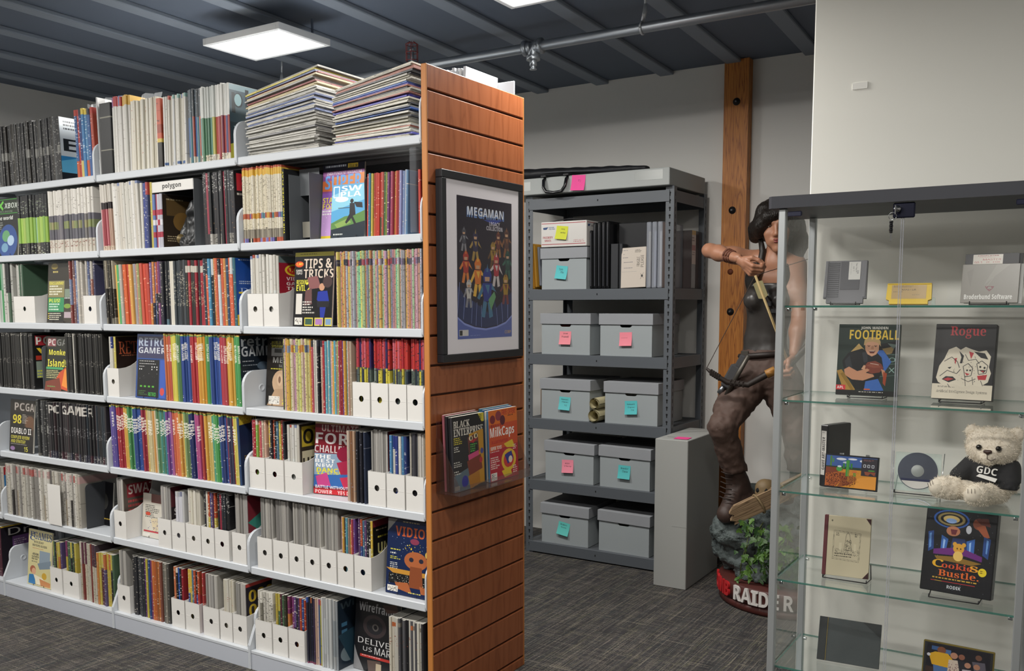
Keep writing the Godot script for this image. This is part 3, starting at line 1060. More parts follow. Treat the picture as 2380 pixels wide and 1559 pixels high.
# base colours; bands [from, to, colours, chance]; small print [from, to, colour, density]; a word along the spine
const PAL := {
	"dk": [["232428", "1a1b1e", "2c2e32", "3a3b3c", "26231f", "47494a"], [[0.42, 0.55, ["6f6f6c", "4b4b4a", "8b8b86"], 0.6], [0.0, 0.06, ["6a6862"], 0.4]], [[0.08, 0.95, "a9a8a2", 0.28]]],
	"comic": [["2f62a8", "c8312c", "243a86", "3d86c8", "4a8ac0", "2f62a8", "c8503a"], [[0.9, 1.0, ["e6c93c", "c83a2c", "2a2a3a"], 0.8], [0.0, 0.25, ["d85a2c", "c83a50", "d8c060"], 0.6]], [[0.2, 0.9, "e8e8e8", 0.3]]],
	"clr": [["b9bcbd", "a8acb0", "cfd1d1", "9fa6ac"], [[0.2, 0.7, ["8f979d", "c2c6c8"], 0.3]], []],
	"blackbook": [["222428"], [[0.78, 0.8, ["8a8878"]], [0.33, 0.35, ["8a8878"]]], []],
	"orangebook": [["d2512a"], [[0.5, 0.62, ["a83a1c"]], [0.0, 0.42, ["2a2622"]], [0.36, 0.42, ["d8b83c"]]], [[0.65, 0.92, "5a2416", 0.4]]],
	"whc": [["e6e4de", "dcdad2"], [[0.86, 1.0, ["d8a83c", "c84a50", "8a7ac8", "9a5aa0", "c83a3a", "5a86c0"]]], [[0.1, 0.7, "b5b2aa", 0.15]]],
	"crm": [["e5dfcc", "ded7c2", "e9e4d6", "d6ceb8", "e2dccb"], [[0.0, 0.02, ["8a8474"], 0.3]], [[0.2, 0.9, "b07a6a", 0.05]]],
	"wh2": [["e4e2da", "dcd8cc", "d8dadc", "cfc9b8"], [[0.93, 1.0, ["3a62a8", "c84a3a", "e8d05a", "8ab8b0"], 0.35], [0.03, 0.07, ["2f5a9a"], 0.4]], [[0.1, 0.9, "9a9890", 0.08]]],
	"dkr": [["b23a34", "3f7f96", "2f63a8", "c2503a", "4a8a9a"], [[0.62, 1.0, ["4d565e", "3c444c", "5e6a74"]], [0.0, 0.1, ["c9c4b4", "8a8274"], 0.6]], [[0.65, 0.98, "9aa4ac", 0.3]]],
	"wgr": [["6f9f96", "4f8a62", "3f7f56", "87a894", "3f7a5a", "5f9a8a", "9fb03c", "b8b04a", "c03a34", "c2503a", "b03040", "d0803a", "8a3a54", "c8403a", "4a4a8a", "b83a34"], [[0.58, 1.0, ["dadcd8", "e4e4de", "cfd3d0"]], [0.0, 0.1, ["e0d8c0", "d8d2c4"], 0.8]], [[0.03, 0.09, "3a3632", 0.6]]],
	"lime": [["9ccb3e", "8cc04a", "a8d44a", "98c8a0", "b4d65a"], [[0.62, 1.0, ["24262a", "1c1e22"]], [0.0, 0.2, ["2a2c2e", "3a3a3c", "6a6458"]]], [[0.68, 0.92, "8a8c8c", 0.6], [0.02, 0.18, "c8c8c4", 0.35]]],
	"whg": [["76727c", "6a6874", "847f80", "5f5e68"], [[0.6, 1.0, ["e2ded6", "d8d4ca", "e8e4dc"]], [0.0, 0.22, ["dcd4c8", "d0c8ba"]], [0.38, 0.5, ["8f9a5a", "7f8a5a", "a09a6a"], 0.7], [0.2, 1.0, ["b8983a"], 0.06]], [[0.66, 0.9, "a8a49c", 0.3], [0.1, 0.2, "7a3a2a", 0.7]]],
	"rdw": [["b23440", "d8707a", "e0d0c8", "a82a34", "c8a08a"], [[0.7, 1.0, ["e2dcd2", "d8d2c8"]], [0.62, 0.72, ["2c2428"], 0.6], [0.0, 0.08, ["e0c8b0"], 0.8]], [[0.02, 0.1, "3a2a28", 0.5]]],
	"crw": [["e4e1d8", "dcd8ce", "e8e6e0", "d6d0c2"], [[0.94, 1.0, ["b84a3a", "7a8ab8", "c8c4ba"], 0.4], [0.0, 0.5, ["d8dcd8"], 0.2]], [[0.1, 0.9, "8a8880", 0.06]]],
	"blu": [["3a4a9a", "e0ddd2", "4a8ac0", "2a3a7a", "d8c85a"], [[0.8, 1.0, ["2a3a8a", "c03a3a"], 0.3]], [[0.1, 0.9, "e8e4d8", 0.2]]],
	"stripes": [["3f62b0", "c8c8d8", "b83048", "5a7ac0"], [[0.2, 0.3, ["b83048"]], [0.42, 0.52, ["b83048", "e0e0e8"]], [0.6, 0.7, ["c03a50"]]], []],
	"bks": [["202226", "1a1c20", "2a2c34", "26242a", "b03048", "30343c"], [[0.0, 0.16, ["b8b4ac", "8a8880", "3a3a3c"], 0.7]], [[0.72, 0.97, "c4c2bc", 0.65], [0.2, 0.65, "8a6a4a", 0.1], [0.0, 0.15, "2a2a2a", 0.5]]],
	"np": [["e6dcc0", "e2d8bc", "eae2cc"], [[0.955, 1.0, ["c8502a", "b84a2c"]], [0.87, 0.955, ["e6b02c", "e8bc3c"]], [0.32, 0.39, ["c8623a", "b8503c", "7a6ab0", "d8a03a", "5a8a9a"]], [0.06, 0.18, ["8a8272", "a39a88"]], [0.0, 0.07, ["c8583a", "7a6ac0", "e6dcc0", "8a8ac8", "26242a"]]], [[0.42, 0.84, "7a7264", 0.55], [0.2, 0.3, "8a8272", 0.4], [0.17, 0.2, "2a2622", 0.9]]],
	"red": [["d83a2c", "3a8ab8", "c8b43a", "c83a34", "d8402f", "e04434", "d43a30", "c8584a", "3a6a3a", "8a9a3a", "8a4a8a", "c05a8a", "b83a5a", "e0a040", "d84a3a", "a83a4a", "9a9ad0", "8aa0d0", "b8c4d8", "5a8ab8"], [[0.0, 0.3, ["3a5a3a", "d8603a"], 0.15]], [[0.05, 0.95, "f0e0c8", 0.12]]],
	"green": [["3f9a5a", "4aa868", "8ab89a"], [[0.0, 0.55, ["d8dcd6", "3f9a5a"], 0.6]], []],
	"wgn": [["dcdad2", "c8c8c0", "4a6a52", "3a3c3a", "e0ddd4"], [[0.5, 1.0, ["3f9a5a", "26282a"], 0.2]], [[0.1, 0.9, "5a5a54", 0.2]]],
	"r1": [["7a5a5a", "4a4a6a", "8a3a34", "5a6a9a", "c8c2b8", "2a2a30"], [[0.3, 0.7, ["7a8ab0", "a86a5a"], 0.4]], [[0.05, 0.95, "d8d0c4", 0.35]]],
	"bkc": [["26241f", "2e2a24", "1e1d1c", "3a322a"], [[0.55, 0.98, ["b8ae98", "a89e8a", "5a5448"], 0.6], [0.0, 0.1, ["8a8474"], 0.6]], [[0.1, 0.98, "cfc6b2", 0.35]]],
	"org": [["e8b03a", "3fae5c", "b8b0a4", "e8622a", "e8602a", "d8402c", "e8a84a", "a8a4a8", "e08078", "9a9a5a", "e0503a", "e8482c", "d8402c"], [], [[0.1, 0.9, "f4e0c0", 0.08]]],
	"mixp": [["7a5a9a", "d8843a", "3a5aa8", "c84a2c", "8a3a7a", "5a3a6a", "2a2c34"], [[0.35, 0.5, ["26242a"], 0.5], [0.0, 0.35, ["2a2c3a", "d8843a"], 0.5]], [[0.1, 0.95, "e8dcc8", 0.3]]],
	"dkw": [["2a2e34", "3a4248", "22262a", "e0dacc", "20242a"], [[0.0, 0.1, ["5a7a8a"], 0.3]], [[0.3, 0.85, "cfc8b4", 0.5]]],
	"bkb": [["20221f", "2a2422", "262a30", "b02030"], [[0.8, 0.9, ["d8d4c8", "c8c2b4"], 0.7]], [[0.3, 0.68, "b8ac8a", 0.75]]],
	"mix": [["2f6a7a", "d88a3a", "e8603a", "2a3a4a", "c8d8e0", "3a6a9a", "26282e", "d8d2c4", "4a9ac8", "2a4a6a"], [[0.75, 1.0, ["c8ced0", "2a2c34"], 0.4]], [[0.05, 0.95, "e0dccf", 0.25]]],
	"pas": [["c8a0c8", "e8d86a", "a8a8b0", "d8a8b8", "b8c0d0", "7ad8a8", "b09aa0", "8a90a8", "e8b85a", "e0a890", "d8a088", "e8a8a0", "c88a9a", "b8d8a0", "d88a50", "a8c88a", "6ab870", "d8c8a0", "a8d0a0"], [[0.8, 0.88, ["5a5464", "d8a83a", "8a7aa0", "c8c0d0", "b04a5a", "3a3a4a"]]], [[0.02, 0.97, "5f5a58", 0.55]]],
	"blk": [["1c1c1c", "201f1e", "181818", "262422"], [[0.0, 1.0, ["d8d4c8"], 0.03]], [[0.94, 1.0, "c8c4ba", 0.7], [0.46, 0.56, "8f8c84", 0.6], [0.0, 0.08, "8f8c84", 0.6]]],
	"rg": [["d86a3a", "e0703c", "d8563a", "c8503a", "d8c83a", "e0d04a", "d8cc44", "6a9a5a", "5a8a4a", "4a7a44", "2a4a9a", "2a4aa0", "26468e", "2c4ea8", "2a4a9a", "26407e", "c03038", "c8343a", "b82c34", "c03038", "e8a030", "e09a2c", "e8a838", "e0982a", "4aa04a", "44984a", "4aa858", "2a4a9a", "26468e", "2c4ea8", "2a4a9a", "3a5ab0", "c03040", "c8384a", "b82c3c", "c04050", "e8b03a", "e8a830", "e0a02c", "e8b43c", "4aa85a", "3f9a4a", "4ab05a", "44a050"], [[0.975, 1.0, ["d8803a"]], [0.958, 0.975, ["e8d84a"]], [0.945, 0.958, ["4a9a5a"]]], [[0.02, 0.12, "e8e4d8", 0.12]], [0.62, 0.86, "RETRO GAMER", "efeadf"]],
	"rb": [["6a5ab0", "5a4aa0", "4a4a98", "c03040", "b82c38", "c83a3a", "e8a83a", "e0b040", "4aa050", "3f8a4a", "4a9a6a", "2a4a9a", "26468e", "2c50a8", "c03040", "b03048", "a82c3a", "e0b85a", "d8c890", "c8b080", "d8903a", "e0c8a0", "5a8a5a", "4a9a8a", "3f7a5a", "3a6a8a", "2f8a9a", "7a4a9a", "b05a9a", "d8603a", "d84a2c", "e8703a", "e8a03a", "c88a3a", "e8c04a", "8aa86a", "5a7a4a", "2a3a7a", "26306a", "3a4a8a", "c04a8a", "b83a4a", "c03a34", "7a2c34", "e8a83a", "d8b85a", "e0c060", "4aa88a", "5ab060", "3f9a4a", "26468e", "2a3a7a", "2c4a98", "b83040", "3a3a5a", "a83a34", "d8c84a", "e0d060", "2a4a7a"], [[0.975, 1.0, ["d8803a"]], [0.958, 0.975, ["e8d84a"]], [0.945, 0.958, ["4a9a5a"]]], [[0.02, 0.5, "e8e0c8", 0.1]], [0.62, 0.84, "RETRO", "efeadf"]],
	"pas2": [["e0d88a", "c8d88a", "e8b84a", "d8c0a8", "e8a83a", "d86a8a", "c84a9a", "e0c8b0", "d8d86a", "c890b0"], [[0.8, 0.9, ["8a98b0", "e8d84a", "d88a3a", "5a6a8a"]]], [[0.02, 0.97, "7a6a54", 0.5]]],
	"mul": [["c84a5a", "d8a890", "5ab0c8", "e07a4a", "2a5ac0", "3a3a44", "8ac04a", "d8d4c8", "b02a34", "e0b0a8", "c8303a", "a88a7a", "e8a83a", "7a4a9a", "26262c", "c8b49a"], [[0.9, 1.0, ["e0d8c8", "3a3a44"], 0.3]], [[0.05, 0.95, "e8e0d0", 0.22]]],
	"mul3": [["3a5aa8", "c83a3a", "2a2a34", "d8c04a", "4a7a9a", "e0dccf", "6a4a7a"], [[0.6, 1.0, ["e0b83a", "26262c", "c8502c"], 0.4]], [[0.05, 0.95, "e8e4d0", 0.4]]],
	"rby": [["6a7a74", "7a4a54", "3a4a5a", "8a9a90", "d8c83a", "e0d040", "4a4a5a", "e8e0d0", "5a3a7a"], [[0.62, 1.0, ["d83a34", "c8303a", "e06a7a", "c83c48", "3a2a6a"]], [0.0, 0.6, ["e0d03a", "2f3a4a", "5a6a60"], 0.7]], [[0.3, 0.95, "2a2426", 0.3]]],
	"pcg": [["1e1e20", "242226", "1a1a1e", "2e2a2e", "3a2c30", "26303a"], [[0.0, 0.14, ["4a2a34", "3a3a4a", "5a5a5c"], 0.7], [0.0, 1.0, ["b8b4ac"], 0.05]], [[0.42, 0.58, "9a989a", 0.75], [0.02, 0.14, "c0bcb4", 0.5]]],
	"brw": [["c8b09a", "a86a3a", "8a5a3a", "c8a080", "26262e", "1c1c26", "3a3a4a", "22222c", "5a5a6a", "26304a"], [], [[0.1, 0.9, "8a8a98", 0.12]]],
	"gry": [["b4b0aa", "a5a29d", "bdb9b2", "96938f", "c6c2ba", "adaaa6"], [], []],
	"whp": [["d8d4ca", "c8c2b4", "e0dcd4", "5a5a60", "b8a890", "3a3a44"], [], [[0.1, 0.9, "6a6a6a", 0.08]]],
	"whr": [["d0ccc2", "b8b4aa", "c8c2b4", "a09c94", "8a8680", "dcd8ce", "5a5450", "bcb6a8"], [[0.82, 0.95, ["a84044", "b85a54", "c8a09a"], 0.45], [0.0, 0.5, ["3a3634", "a89a84"], 0.12]], [[0.05, 0.95, "5f5a54", 0.3]]],
	"sleeve": [["c8ccd0", "b8bcc8", "8a90b0", "dcdcdc"], [[0.0, 0.9, ["d8d8e0"], 0.4]], []],
	"dkm": [["2a2a34", "5a2a3a", "3a3a2a", "d8843a", "26262c", "4a6a4a", "5a4a7a", "c8b03a", "303040"], [[0.7, 1.0, ["c86a3a", "c8b84a", "8a3a6a"], 0.35]], [[0.05, 0.95, "b8b0a0", 0.25]]],
	"wdk": [["d8cfb8", "c8bfa8", "d0c8b4", "bcb49c", "8a3a34"], [[0.62, 1.0, ["5a3040", "6a3a4a", "4a3a44", "d0c8b4"], 0.7]], [[0.05, 0.9, "6a6050", 0.25]]],
	"gcol": [["26262a", "2e2e30", "22242a", "3a3c40", "4a4c50", "3a3e44", "2f3238", "6a3a7a", "c8b83a", "3f7a6a", "2a4a8a", "8a3a6a", "d8702c", "c8602a", "a85a2a", "d87a34", "8a4a3a", "7a7468", "6a665c", "8a8478", "4a4844"], [], [[0.05, 0.95, "d8d0c0", 0.14]]],
	"whd": [["d8d4c8", "b8b4a8", "c8c0b0", "8a8678", "d0a85a", "3a3a3e"], [[0.8, 1.0, ["e8e4d8"], 0.3]], [[0.05, 0.95, "3a3836", 0.4]]],
	"dkp": [["26263a", "20202c", "2a2a44", "1c1c28", "3a2a4a", "c8a08a", "e0c0b0", "3a5a9a", "c8c03a"], [[0.9, 1.0, ["d8703a", "8a3a7a", "3a5ab0"], 0.6], [0.0, 0.04, ["8a3a5a"], 0.7]], [[0.1, 0.85, "5a5a7a", 0.1]]],
	"whb": [["e0d8c4", "d8d0bc", "cfc8b8", "e6e0d0", "3a3a3c", "26262a", "d0ccc0", "55555a", "dcd6c8"], [[0.86, 0.92, ["c86a3a", "8a8274"], 0.35]], [[0.6, 0.75, "8a4a3a", 0.2], [0.05, 0.5, "8a8478", 0.1]]],
}
const IN_ORDER := ["comic", "wgr", "red", "org", "rg", "rb", "gcol", "brw", "dkp", "mixp"]
const KIND_OF := {"dk": "dark_spined_magazine", "bks": "dark_spined_magazine", "blk": "dark_spined_magazine", "pcg": "dark_spined_magazine", "bkc": "dark_spined_magazine", "bkb": "dark_spined_magazine", "dkm": "dark_spined_magazine", "rg": "square_bound_magazine", "rb": "square_bound_magazine", "crm": "pale_magazine", "whc": "pale_magazine", "wh2": "pale_magazine", "wgr": "pale_magazine", "crw": "pale_magazine", "whr": "pale_magazine", "whg": "pale_magazine"}
const SHELF_NAME := {"A": "top", "B": "second", "C": "third", "D": "fourth", "E": "fifth", "F": "sixth", "G": "bottom"}
const BAY_NAME := ["bay beside slat panel", "second bay from slat panel", "third bay from slat panel", "fourth bay from slat panel"]


func fill_shelves() -> void:
	var row := ""
	var bay := 0
	var n_run := 0
	var n_holder := 0
	var n_end := 0
	for line in ROWS.strip_edges().split("\n"):
		var w := line.split(" ", false)
		if w[0] == "R":
			row = w[1][0]
			bay = int(w[1][1])
			n_run = 0
			n_holder = 0
			n_end = 0
			continue
		var y: float = SHELF_Y[row] + 0.0005
		var most := 0.9 if row == "A" else 0.29  # the next shelf above
		var place := "%s shelf, %s" % [SHELF_NAME[row], BAY_NAME[bay]]
		var side := ""
		for f in w:
			if f.begins_with("R="):
				side = f.substr(2)
		var bl := -BAY * (bay + 1) + 0.009  # nothing reaches past the brackets
		var br := -BAY * bay - 0.009
		match w[0]:
			"M":
				n_run = run_of(maxf(float(w[1]), bl), minf(float(w[2]), br), int(w[3]), w[4], minf(float(w[5]), most), float(w[6]) if w.size() > 6 and not w[6].begins_with("R") else 0.0, y, place, side, n_run)
			"K":
				var t := float(w[2]) - float(w[1])
				var c := Color.html(PAL[w[4]][0][0])
				paint_spine(spine_next, c, PAL[w[4]])
				var o := part("thick_book", magazine_mesh(t, float(w[5]), 0.22, spine_next), M["spine print"], self, Vector3((float(w[1]) + float(w[2])) / 2, y, -0.012))
				spine_next += 1
				tag(o, "thick book with %s spine among white magazines, %s" % [colour_name(c), place], "book")
			"H":
				n_holder += 1
				holder(maxf(float(w[1]), bl), minf(float(w[2]), br), int(w[3]), w[4], minf(float(w[5]), most), y, place, n_holder, side, row == "G")
			"C":
				front_cover(w[3], maxf(float(w[1]), bl), float(w[2]), float(w[4]), float(w[5]), y, place)
			"E":
				n_end += 1
				bookend(float(w[1]), y, w.size() > 2, "grey steel bookend, %s from the left, %s" % [nth(n_end), place])
	loose_things()


func run_of(x0: float, x1: float, n: int, pal: String, h: float, lean: float, y: float, place: String, side: String, first: int) -> int:
	var P: Array = PAL[pal]
	var per := SHEET / SPW
	if spine_next % per + n > per:
		spine_next = (spine_next / per + 1) * per
	var ang := deg_to_rad(-lean)
	if lean < 0.0:
		x0 += 0.155 * sin(ang)
	var span := x1 - x0
	var pitch := span / n
	var h0 := h
	for i in n:
		var cols: Array = P[0]
		var base := Color.html(cols[(i * cols.size() / n) if pal in IN_ORDER else rng.randi() % cols.size()])
		base = base.lightened(rng.randf() * 0.06).darkened(rng.randf() * 0.08)
		var s := spine_next + i
		paint_spine(s, base, P)
	if pal == "pcg":  # the name of the series runs across the spines
		var R := strip_at(spine_next)
		var wide := Rect2(R.position.x + 10, R.position.y + 0.06 * SPH, SPW * n * 0.78, SPH * 0.15)
		write(spine_sheet, wide, "PC GAMER", "b", Color("c9c5be"), Rect2i(R.position, Vector2i(SPW * n, SPH)))
	for i in n:
		var s := spine_next + i
		var t := pitch * 0.955 * absf(cos(ang))
		var hh := h0 * (1.0 + rng.randf_range(-0.012, 0.008))
		var last := i == n - 1 and side != ""
		var x := x0 + pitch * (i + 0.5)
		var lift := absf(sin(ang)) * t * 0.5
		var o := part(KIND_OF.get(pal, "magazine"), magazine_mesh(t, hh, 0.205, s), M["spine print"], self, Vector3(x, y + lift, -0.010 - rng.randf() * 0.012), Vector3(0, 0, ang))
		if last:
			var f := ST()
			var r := cover(side)
			quad(f, Vector3(0, 0.001, -0.004), Vector3(0, 0.001, -0.203), Vector3(0, hh - 0.001, -0.203), Vector3(0, hh - 0.001, -0.004), Vector3.RIGHT, r)
			part("printed_cover", f, M["cover print"], o, Vector3(t / 2 + 0.0004, 0, 0))
		var px := spine_sheet.get_pixel(strip_at(s).position.x + 1, strip_at(s).position.y + 128)
		tag(o, "%s magazine, %s from left, %s" % [colour_name(px), nth(first + i + 1), place], "magazine", "magazines standing on the shelves")
	spine_next += n
	return first + n


var holder_cache := {}


func holder_meshes(w: float, tall: float) -> Array:
	var key := "%.3f %.3f" % [w, tall]
	if holder_cache.has(key):
		return holder_cache[key]
	var D := 0.24
	var low := 0.128
	var body := ST()
	var side := PackedVector2Array([Vector2(-D, 0.0), Vector2(0, 0), Vector2(0, low)])
	for k in 9:  # the scooped top edge
		var a := PI / 2 * k / 8
		side.append(Vector2(-0.012 - 0.135 * sin(a), low + (tall - low) * (1.0 - cos(a))))
	side.append(Vector2(-D, tall))
	for sx in [-1.0, 1.0]:
		T = Transform3D(ZY, Vector3(sx * (w / 2 - 0.0015), 0, 0))
		prism(body, side, -0.001, 0.001)
	T = Transform3D()
	box(body, Vector3(0, tall / 2, -D + 0.001), Vector3(w - 0.004, tall, 0.002))
	box(body, Vector3(0, 0.001, -D / 2), Vector3(w - 0.004, 0.002, D - 0.002))
	var front := ST()
	var seg := 24
	var c := Vector2(0, 0.067)
	var r := 0.0115
	for sgn in [1.0, -1.0]:
		var z := 0.001 if sgn > 0 else -0.001
		for k in seg:
			var p := []
			for kk in [k, k + 1]:
				var a: float = TAU * kk / seg
				var d := Vector2(cos(a), sin(a))
				var tx := ((w / 2 - 0.0005) / absf(d.x)) if absf(d.x) > 1e-6 else 1e9
				var ty := ((low - c.y) / d.y) if d.y > 1e-6 else (c.y / -d.y) if d.y < -1e-6 else 1e9
				p.append([c + d * r, c + d * minf(tx, ty)])
			poly(front, [Vector3(p[0][0].x, p[0][0].y, z), Vector3(p[0][1].x, p[0][1].y, z), Vector3(p[1][1].x, p[1][1].y, z), Vector3(p[1][0].x, p[1][0].y, z)], Vector3(0, 0, sgn))
			if sgn > 0:
				poly(front, [Vector3(p[0][0].x, p[0][0].y, 0.001), Vector3(p[1][0].x, p[1][0].y, 0.001), Vector3(p[1][0].x, p[1][0].y, -0.001), Vector3(p[0][0].x, p[0][0].y, -0.001)], Vector3(c.x - p[0][0].x, c.y - p[0][0].y, 0))
				# the corner that the fan of rays cuts off
				var q: Vector2 = p[0][1]
				var s: Vector2 = p[1][1]
				if absf(q.x - s.x) > 1e-5 and absf(q.y - s.y) > 1e-5:
					var corner := Vector2(q.x if absf(absf(q.x) - (w / 2 - 0.0005)) < 1e-5 else s.x, q.y if q.y < 1e-5 or q.y > low - 1e-5 else s.y)
					for zz in [0.001, -0.001]:
						poly(front, [Vector3(q.x, q.y, zz), Vector3(corner.x, corner.y, zz), Vector3(s.x, s.y, zz)], Vector3(0, 0, zz))
	box(front, Vector3(0, low - 0.0003, 0), Vector3(w - 0.001, 0.0006, 0.002))
	# the fold that runs across at the height of the hole
	holder_cache[key] = [done(body), done(front), done(boxed(Vector3(0, 0.066, 0.0012), Vector3(w / 2 - 0.016, 0.0012, 0.0008))), w / 4 + 0.004]
	return holder_cache[key]


func holder(x0: float, x1: float, n: int, pal: String, h: float, y: float, place: String, no: int, side: String, low_row: bool) -> void:
	var w := x1 - x0 - 0.003
	var t := thing("magazine_holder", "white cardboard magazine holder, %s from left, %s" % [nth(no), place], "magazine holder", Vector3((x0 + x1) / 2, y, -0.008), "white magazine holders on the shelves")
	var m := holder_meshes(snappedf(w, 0.004), snappedf(minf(h - 0.012, 0.262), 0.01))
	part("body", m[0], M["holder card"], t)
	part("front_panel", m[1], M["holder card"], t)
	for sx in [-1.0, 1.0]:
		part("fold_line", m[2], M["holder card"], t, Vector3(sx * m[3], 0, 0))
	var P: Array = PAL[pal]
	var inner := snappedf(w, 0.004) - 0.009
	var pitch := minf(inner / n, 0.0125)
	var per := SHEET / SPW
	if spine_next % per + n > per:
		spine_next = (spine_next / per + 1) * per
	var xs := (x0 + x1) / 2 - inner / 2
	for i in n:
		var cols: Array = P[0]
		var base := Color.html(cols[rng.randi() % cols.size()]).darkened(rng.randf() * 0.1)
		paint_spine(spine_next, base, P)
		var hh := h * (1.0 + rng.randf_range(-0.02, 0.006)) - 0.003
		var tt := pitch * 0.93
		var o := part("filed_magazine", magazine_mesh(tt, hh, 0.2, spine_next), M["spine print"], self, Vector3(xs + pitch * (i + 0.5), y + 0.0026, -0.018 - rng.randf() * 0.008))
		if i == n - 1 and side != "":
			var f := ST()
			quad(f, Vector3(0, 0.001, -0.004), Vector3(0, 0.001, -0.198), Vector3(0, hh - 0.001, -0.198), Vector3(0, hh - 0.001, -0.004), Vector3.RIGHT, cover(side))
			part("printed_cover", f, M["cover print"], o, Vector3(tt / 2 + 0.0004, 0, 0))
		tag(o, "%s magazine, %s in the %s holder, %s" % [colour_name(base), nth(i + 1), nth(no), place], "magazine", "magazines filed in the white holders")
		spine_next += 1


const COVER_LABEL := {
	"xb": "black magazine cover with a green cross and a blue globe", "super": "purple and orange magazine cover with big blue lettering", "switch": "sky blue magazine with a dark running figure on a hill", "excl": "dark magazine cover with yellow and green text panels",
	"tips": "dark magazine cover with large pale lettering and yellow number", "monk": "magazine with yellow lettering over a fiery scene", "invade": "blue magazine cover with rows of white pixels on black", "metal": "dark magazine cover with a pale ear and face close up",
	"diab": "dark magazine cover with yellow numerals and white lettering", "fort": "red and blue thick magazine with yellow lettering", "gold": "black cover with a gold ring behind the dark bookend", "swat": "pale magazine cover with red and white print", "vid": "dark blue magazine cover with a brown wide-headed figure", "pcga": "cream magazine cover with blue lettering and a drawn scene", "wire": "black magazine cover with grey lettering and a round emblem",
}


# a magazine turned to the aisle, leaning back a little
func front_cover(design: String, x: float, w: float, h: float, z: float, y: float, place: String) -> void:
	var tilt := 5.0
	var o := thing("display_magazine", COVER_LABEL[design] + ", " + place.split(",")[0], "magazine", Vector3(x + w / 2, y + (0.0025 if design == "fort" else 0.0015), z), "magazines turned to show their covers", turned(-tilt, 0, 0))
	var t := 0.008 if design != "fort" else 0.018
	var hh := minf(h / cos(deg_to_rad(tilt)), 0.284)
	part("pages", boxed(Vector3(0, hh / 2, -t / 2 - 0.0005), Vector3(w - 0.003, hh - 0.003, t - 0.0012)), mat("page paper", "d8d4c8", 0.8), o)
	var f := ST()
	quad(f, Vector3(-w / 2, 0, 0.0002), Vector3(w / 2, 0, 0.0002), Vector3(w / 2, hh, 0.0002), Vector3(-w / 2, hh, 0.0002), Vector3.BACK, cover(design))
	part("front_cover", f, M["cover print"], o)
	part("back_cover", boxed(Vector3(0, hh / 2, -t - 0.0004), Vector3(w, hh, 0.0006)), mat("cover back", "3a3c40", 0.4), o)
	var sp := ST()
	box(sp, Vector3(-w / 2 - 0.0003, hh / 2, -t / 2), Vector3(0.0006, hh, t), 0.0)
	part("spine", sp, mat("cover spine", "2c2c30", 0.4), o)
	if design == "fort":
		var tx := ST()
		quad(tx, Vector3(-w / 2 - 0.0009, 0, -t), Vector3(-w / 2 - 0.0009, 0, 0), Vector3(-w / 2 - 0.0009, hh, 0), Vector3(-w / 2 - 0.0009, hh, -t), Vector3.LEFT, cover("fortspine", 24, 264))
		part("spine_print", tx, M["cover print"], o)
		o.rotation.y = deg_to_rad(9)
	# the small wire easel it leans on
	var eo := thing("wire_easel", "thin black wire easel under the " + COVER_LABEL[design].split(" ")[0] + " cover, " + place, "easel", Vector3(x + w / 2, y + 0.0021, z), "wire easels on the shelves", turned(-tilt, 0, 0))
	for sx in [-0.045, 0.045]:
		part("prong", tubed([Vector3(sx, 0.008, 0.0035), Vector3(sx, -0.0004, 0.0035)], 0.0012, 5), M["black"], eo)
		part("back_leg", tubed([Vector3(sx, 0.002, -t - 0.003), Vector3(sx, 0.12, -t - 0.003)], 0.0012, 5), M["black"], eo)
	part("cross_wire", tubed([Vector3(-0.045, 0.11, -t - 0.003), Vector3(0.045, 0.11, -t - 0.003)], 0.0012, 5), M["black"], eo)


func bookend(x: float, y: float, dark: bool, label: String) -> void:
	var t := thing("bookend", label, "bookend", Vector3(x, y, -0.02), "grey steel bookends")
	var m: Material = mat("bookend dark", "3a3c40", 0.5) if dark else M["bookend grey"]
	var o := PackedVector2Array()
	for k in 6:
		var a := PI / 2 * k / 5
		o.append(Vector2(-0.03 + cos(a) * 0.02, 0.195 + sin(a) * 0.02))
	for k in 6:
		var a := PI / 2 + PI / 2 * k / 5
		o.append(Vector2(-0.11 + cos(a) * 0.02, 0.195 + sin(a) * 0.02))
	o.append(Vector2(-0.13, 0.0))
	o.append(Vector2(-0.01, 0.0))
	var st := ST()
	T = Transform3D(ZY, Vector3.ZERO)
	prism(st, o, -0.0006, 0.0006)
	T = Transform3D()
	part("plate", st, m, t)
	part("foot", boxed(Vector3(-0.0, 0.0007, -0.07), Vector3(0.006, 0.001, 0.118)), m, t)


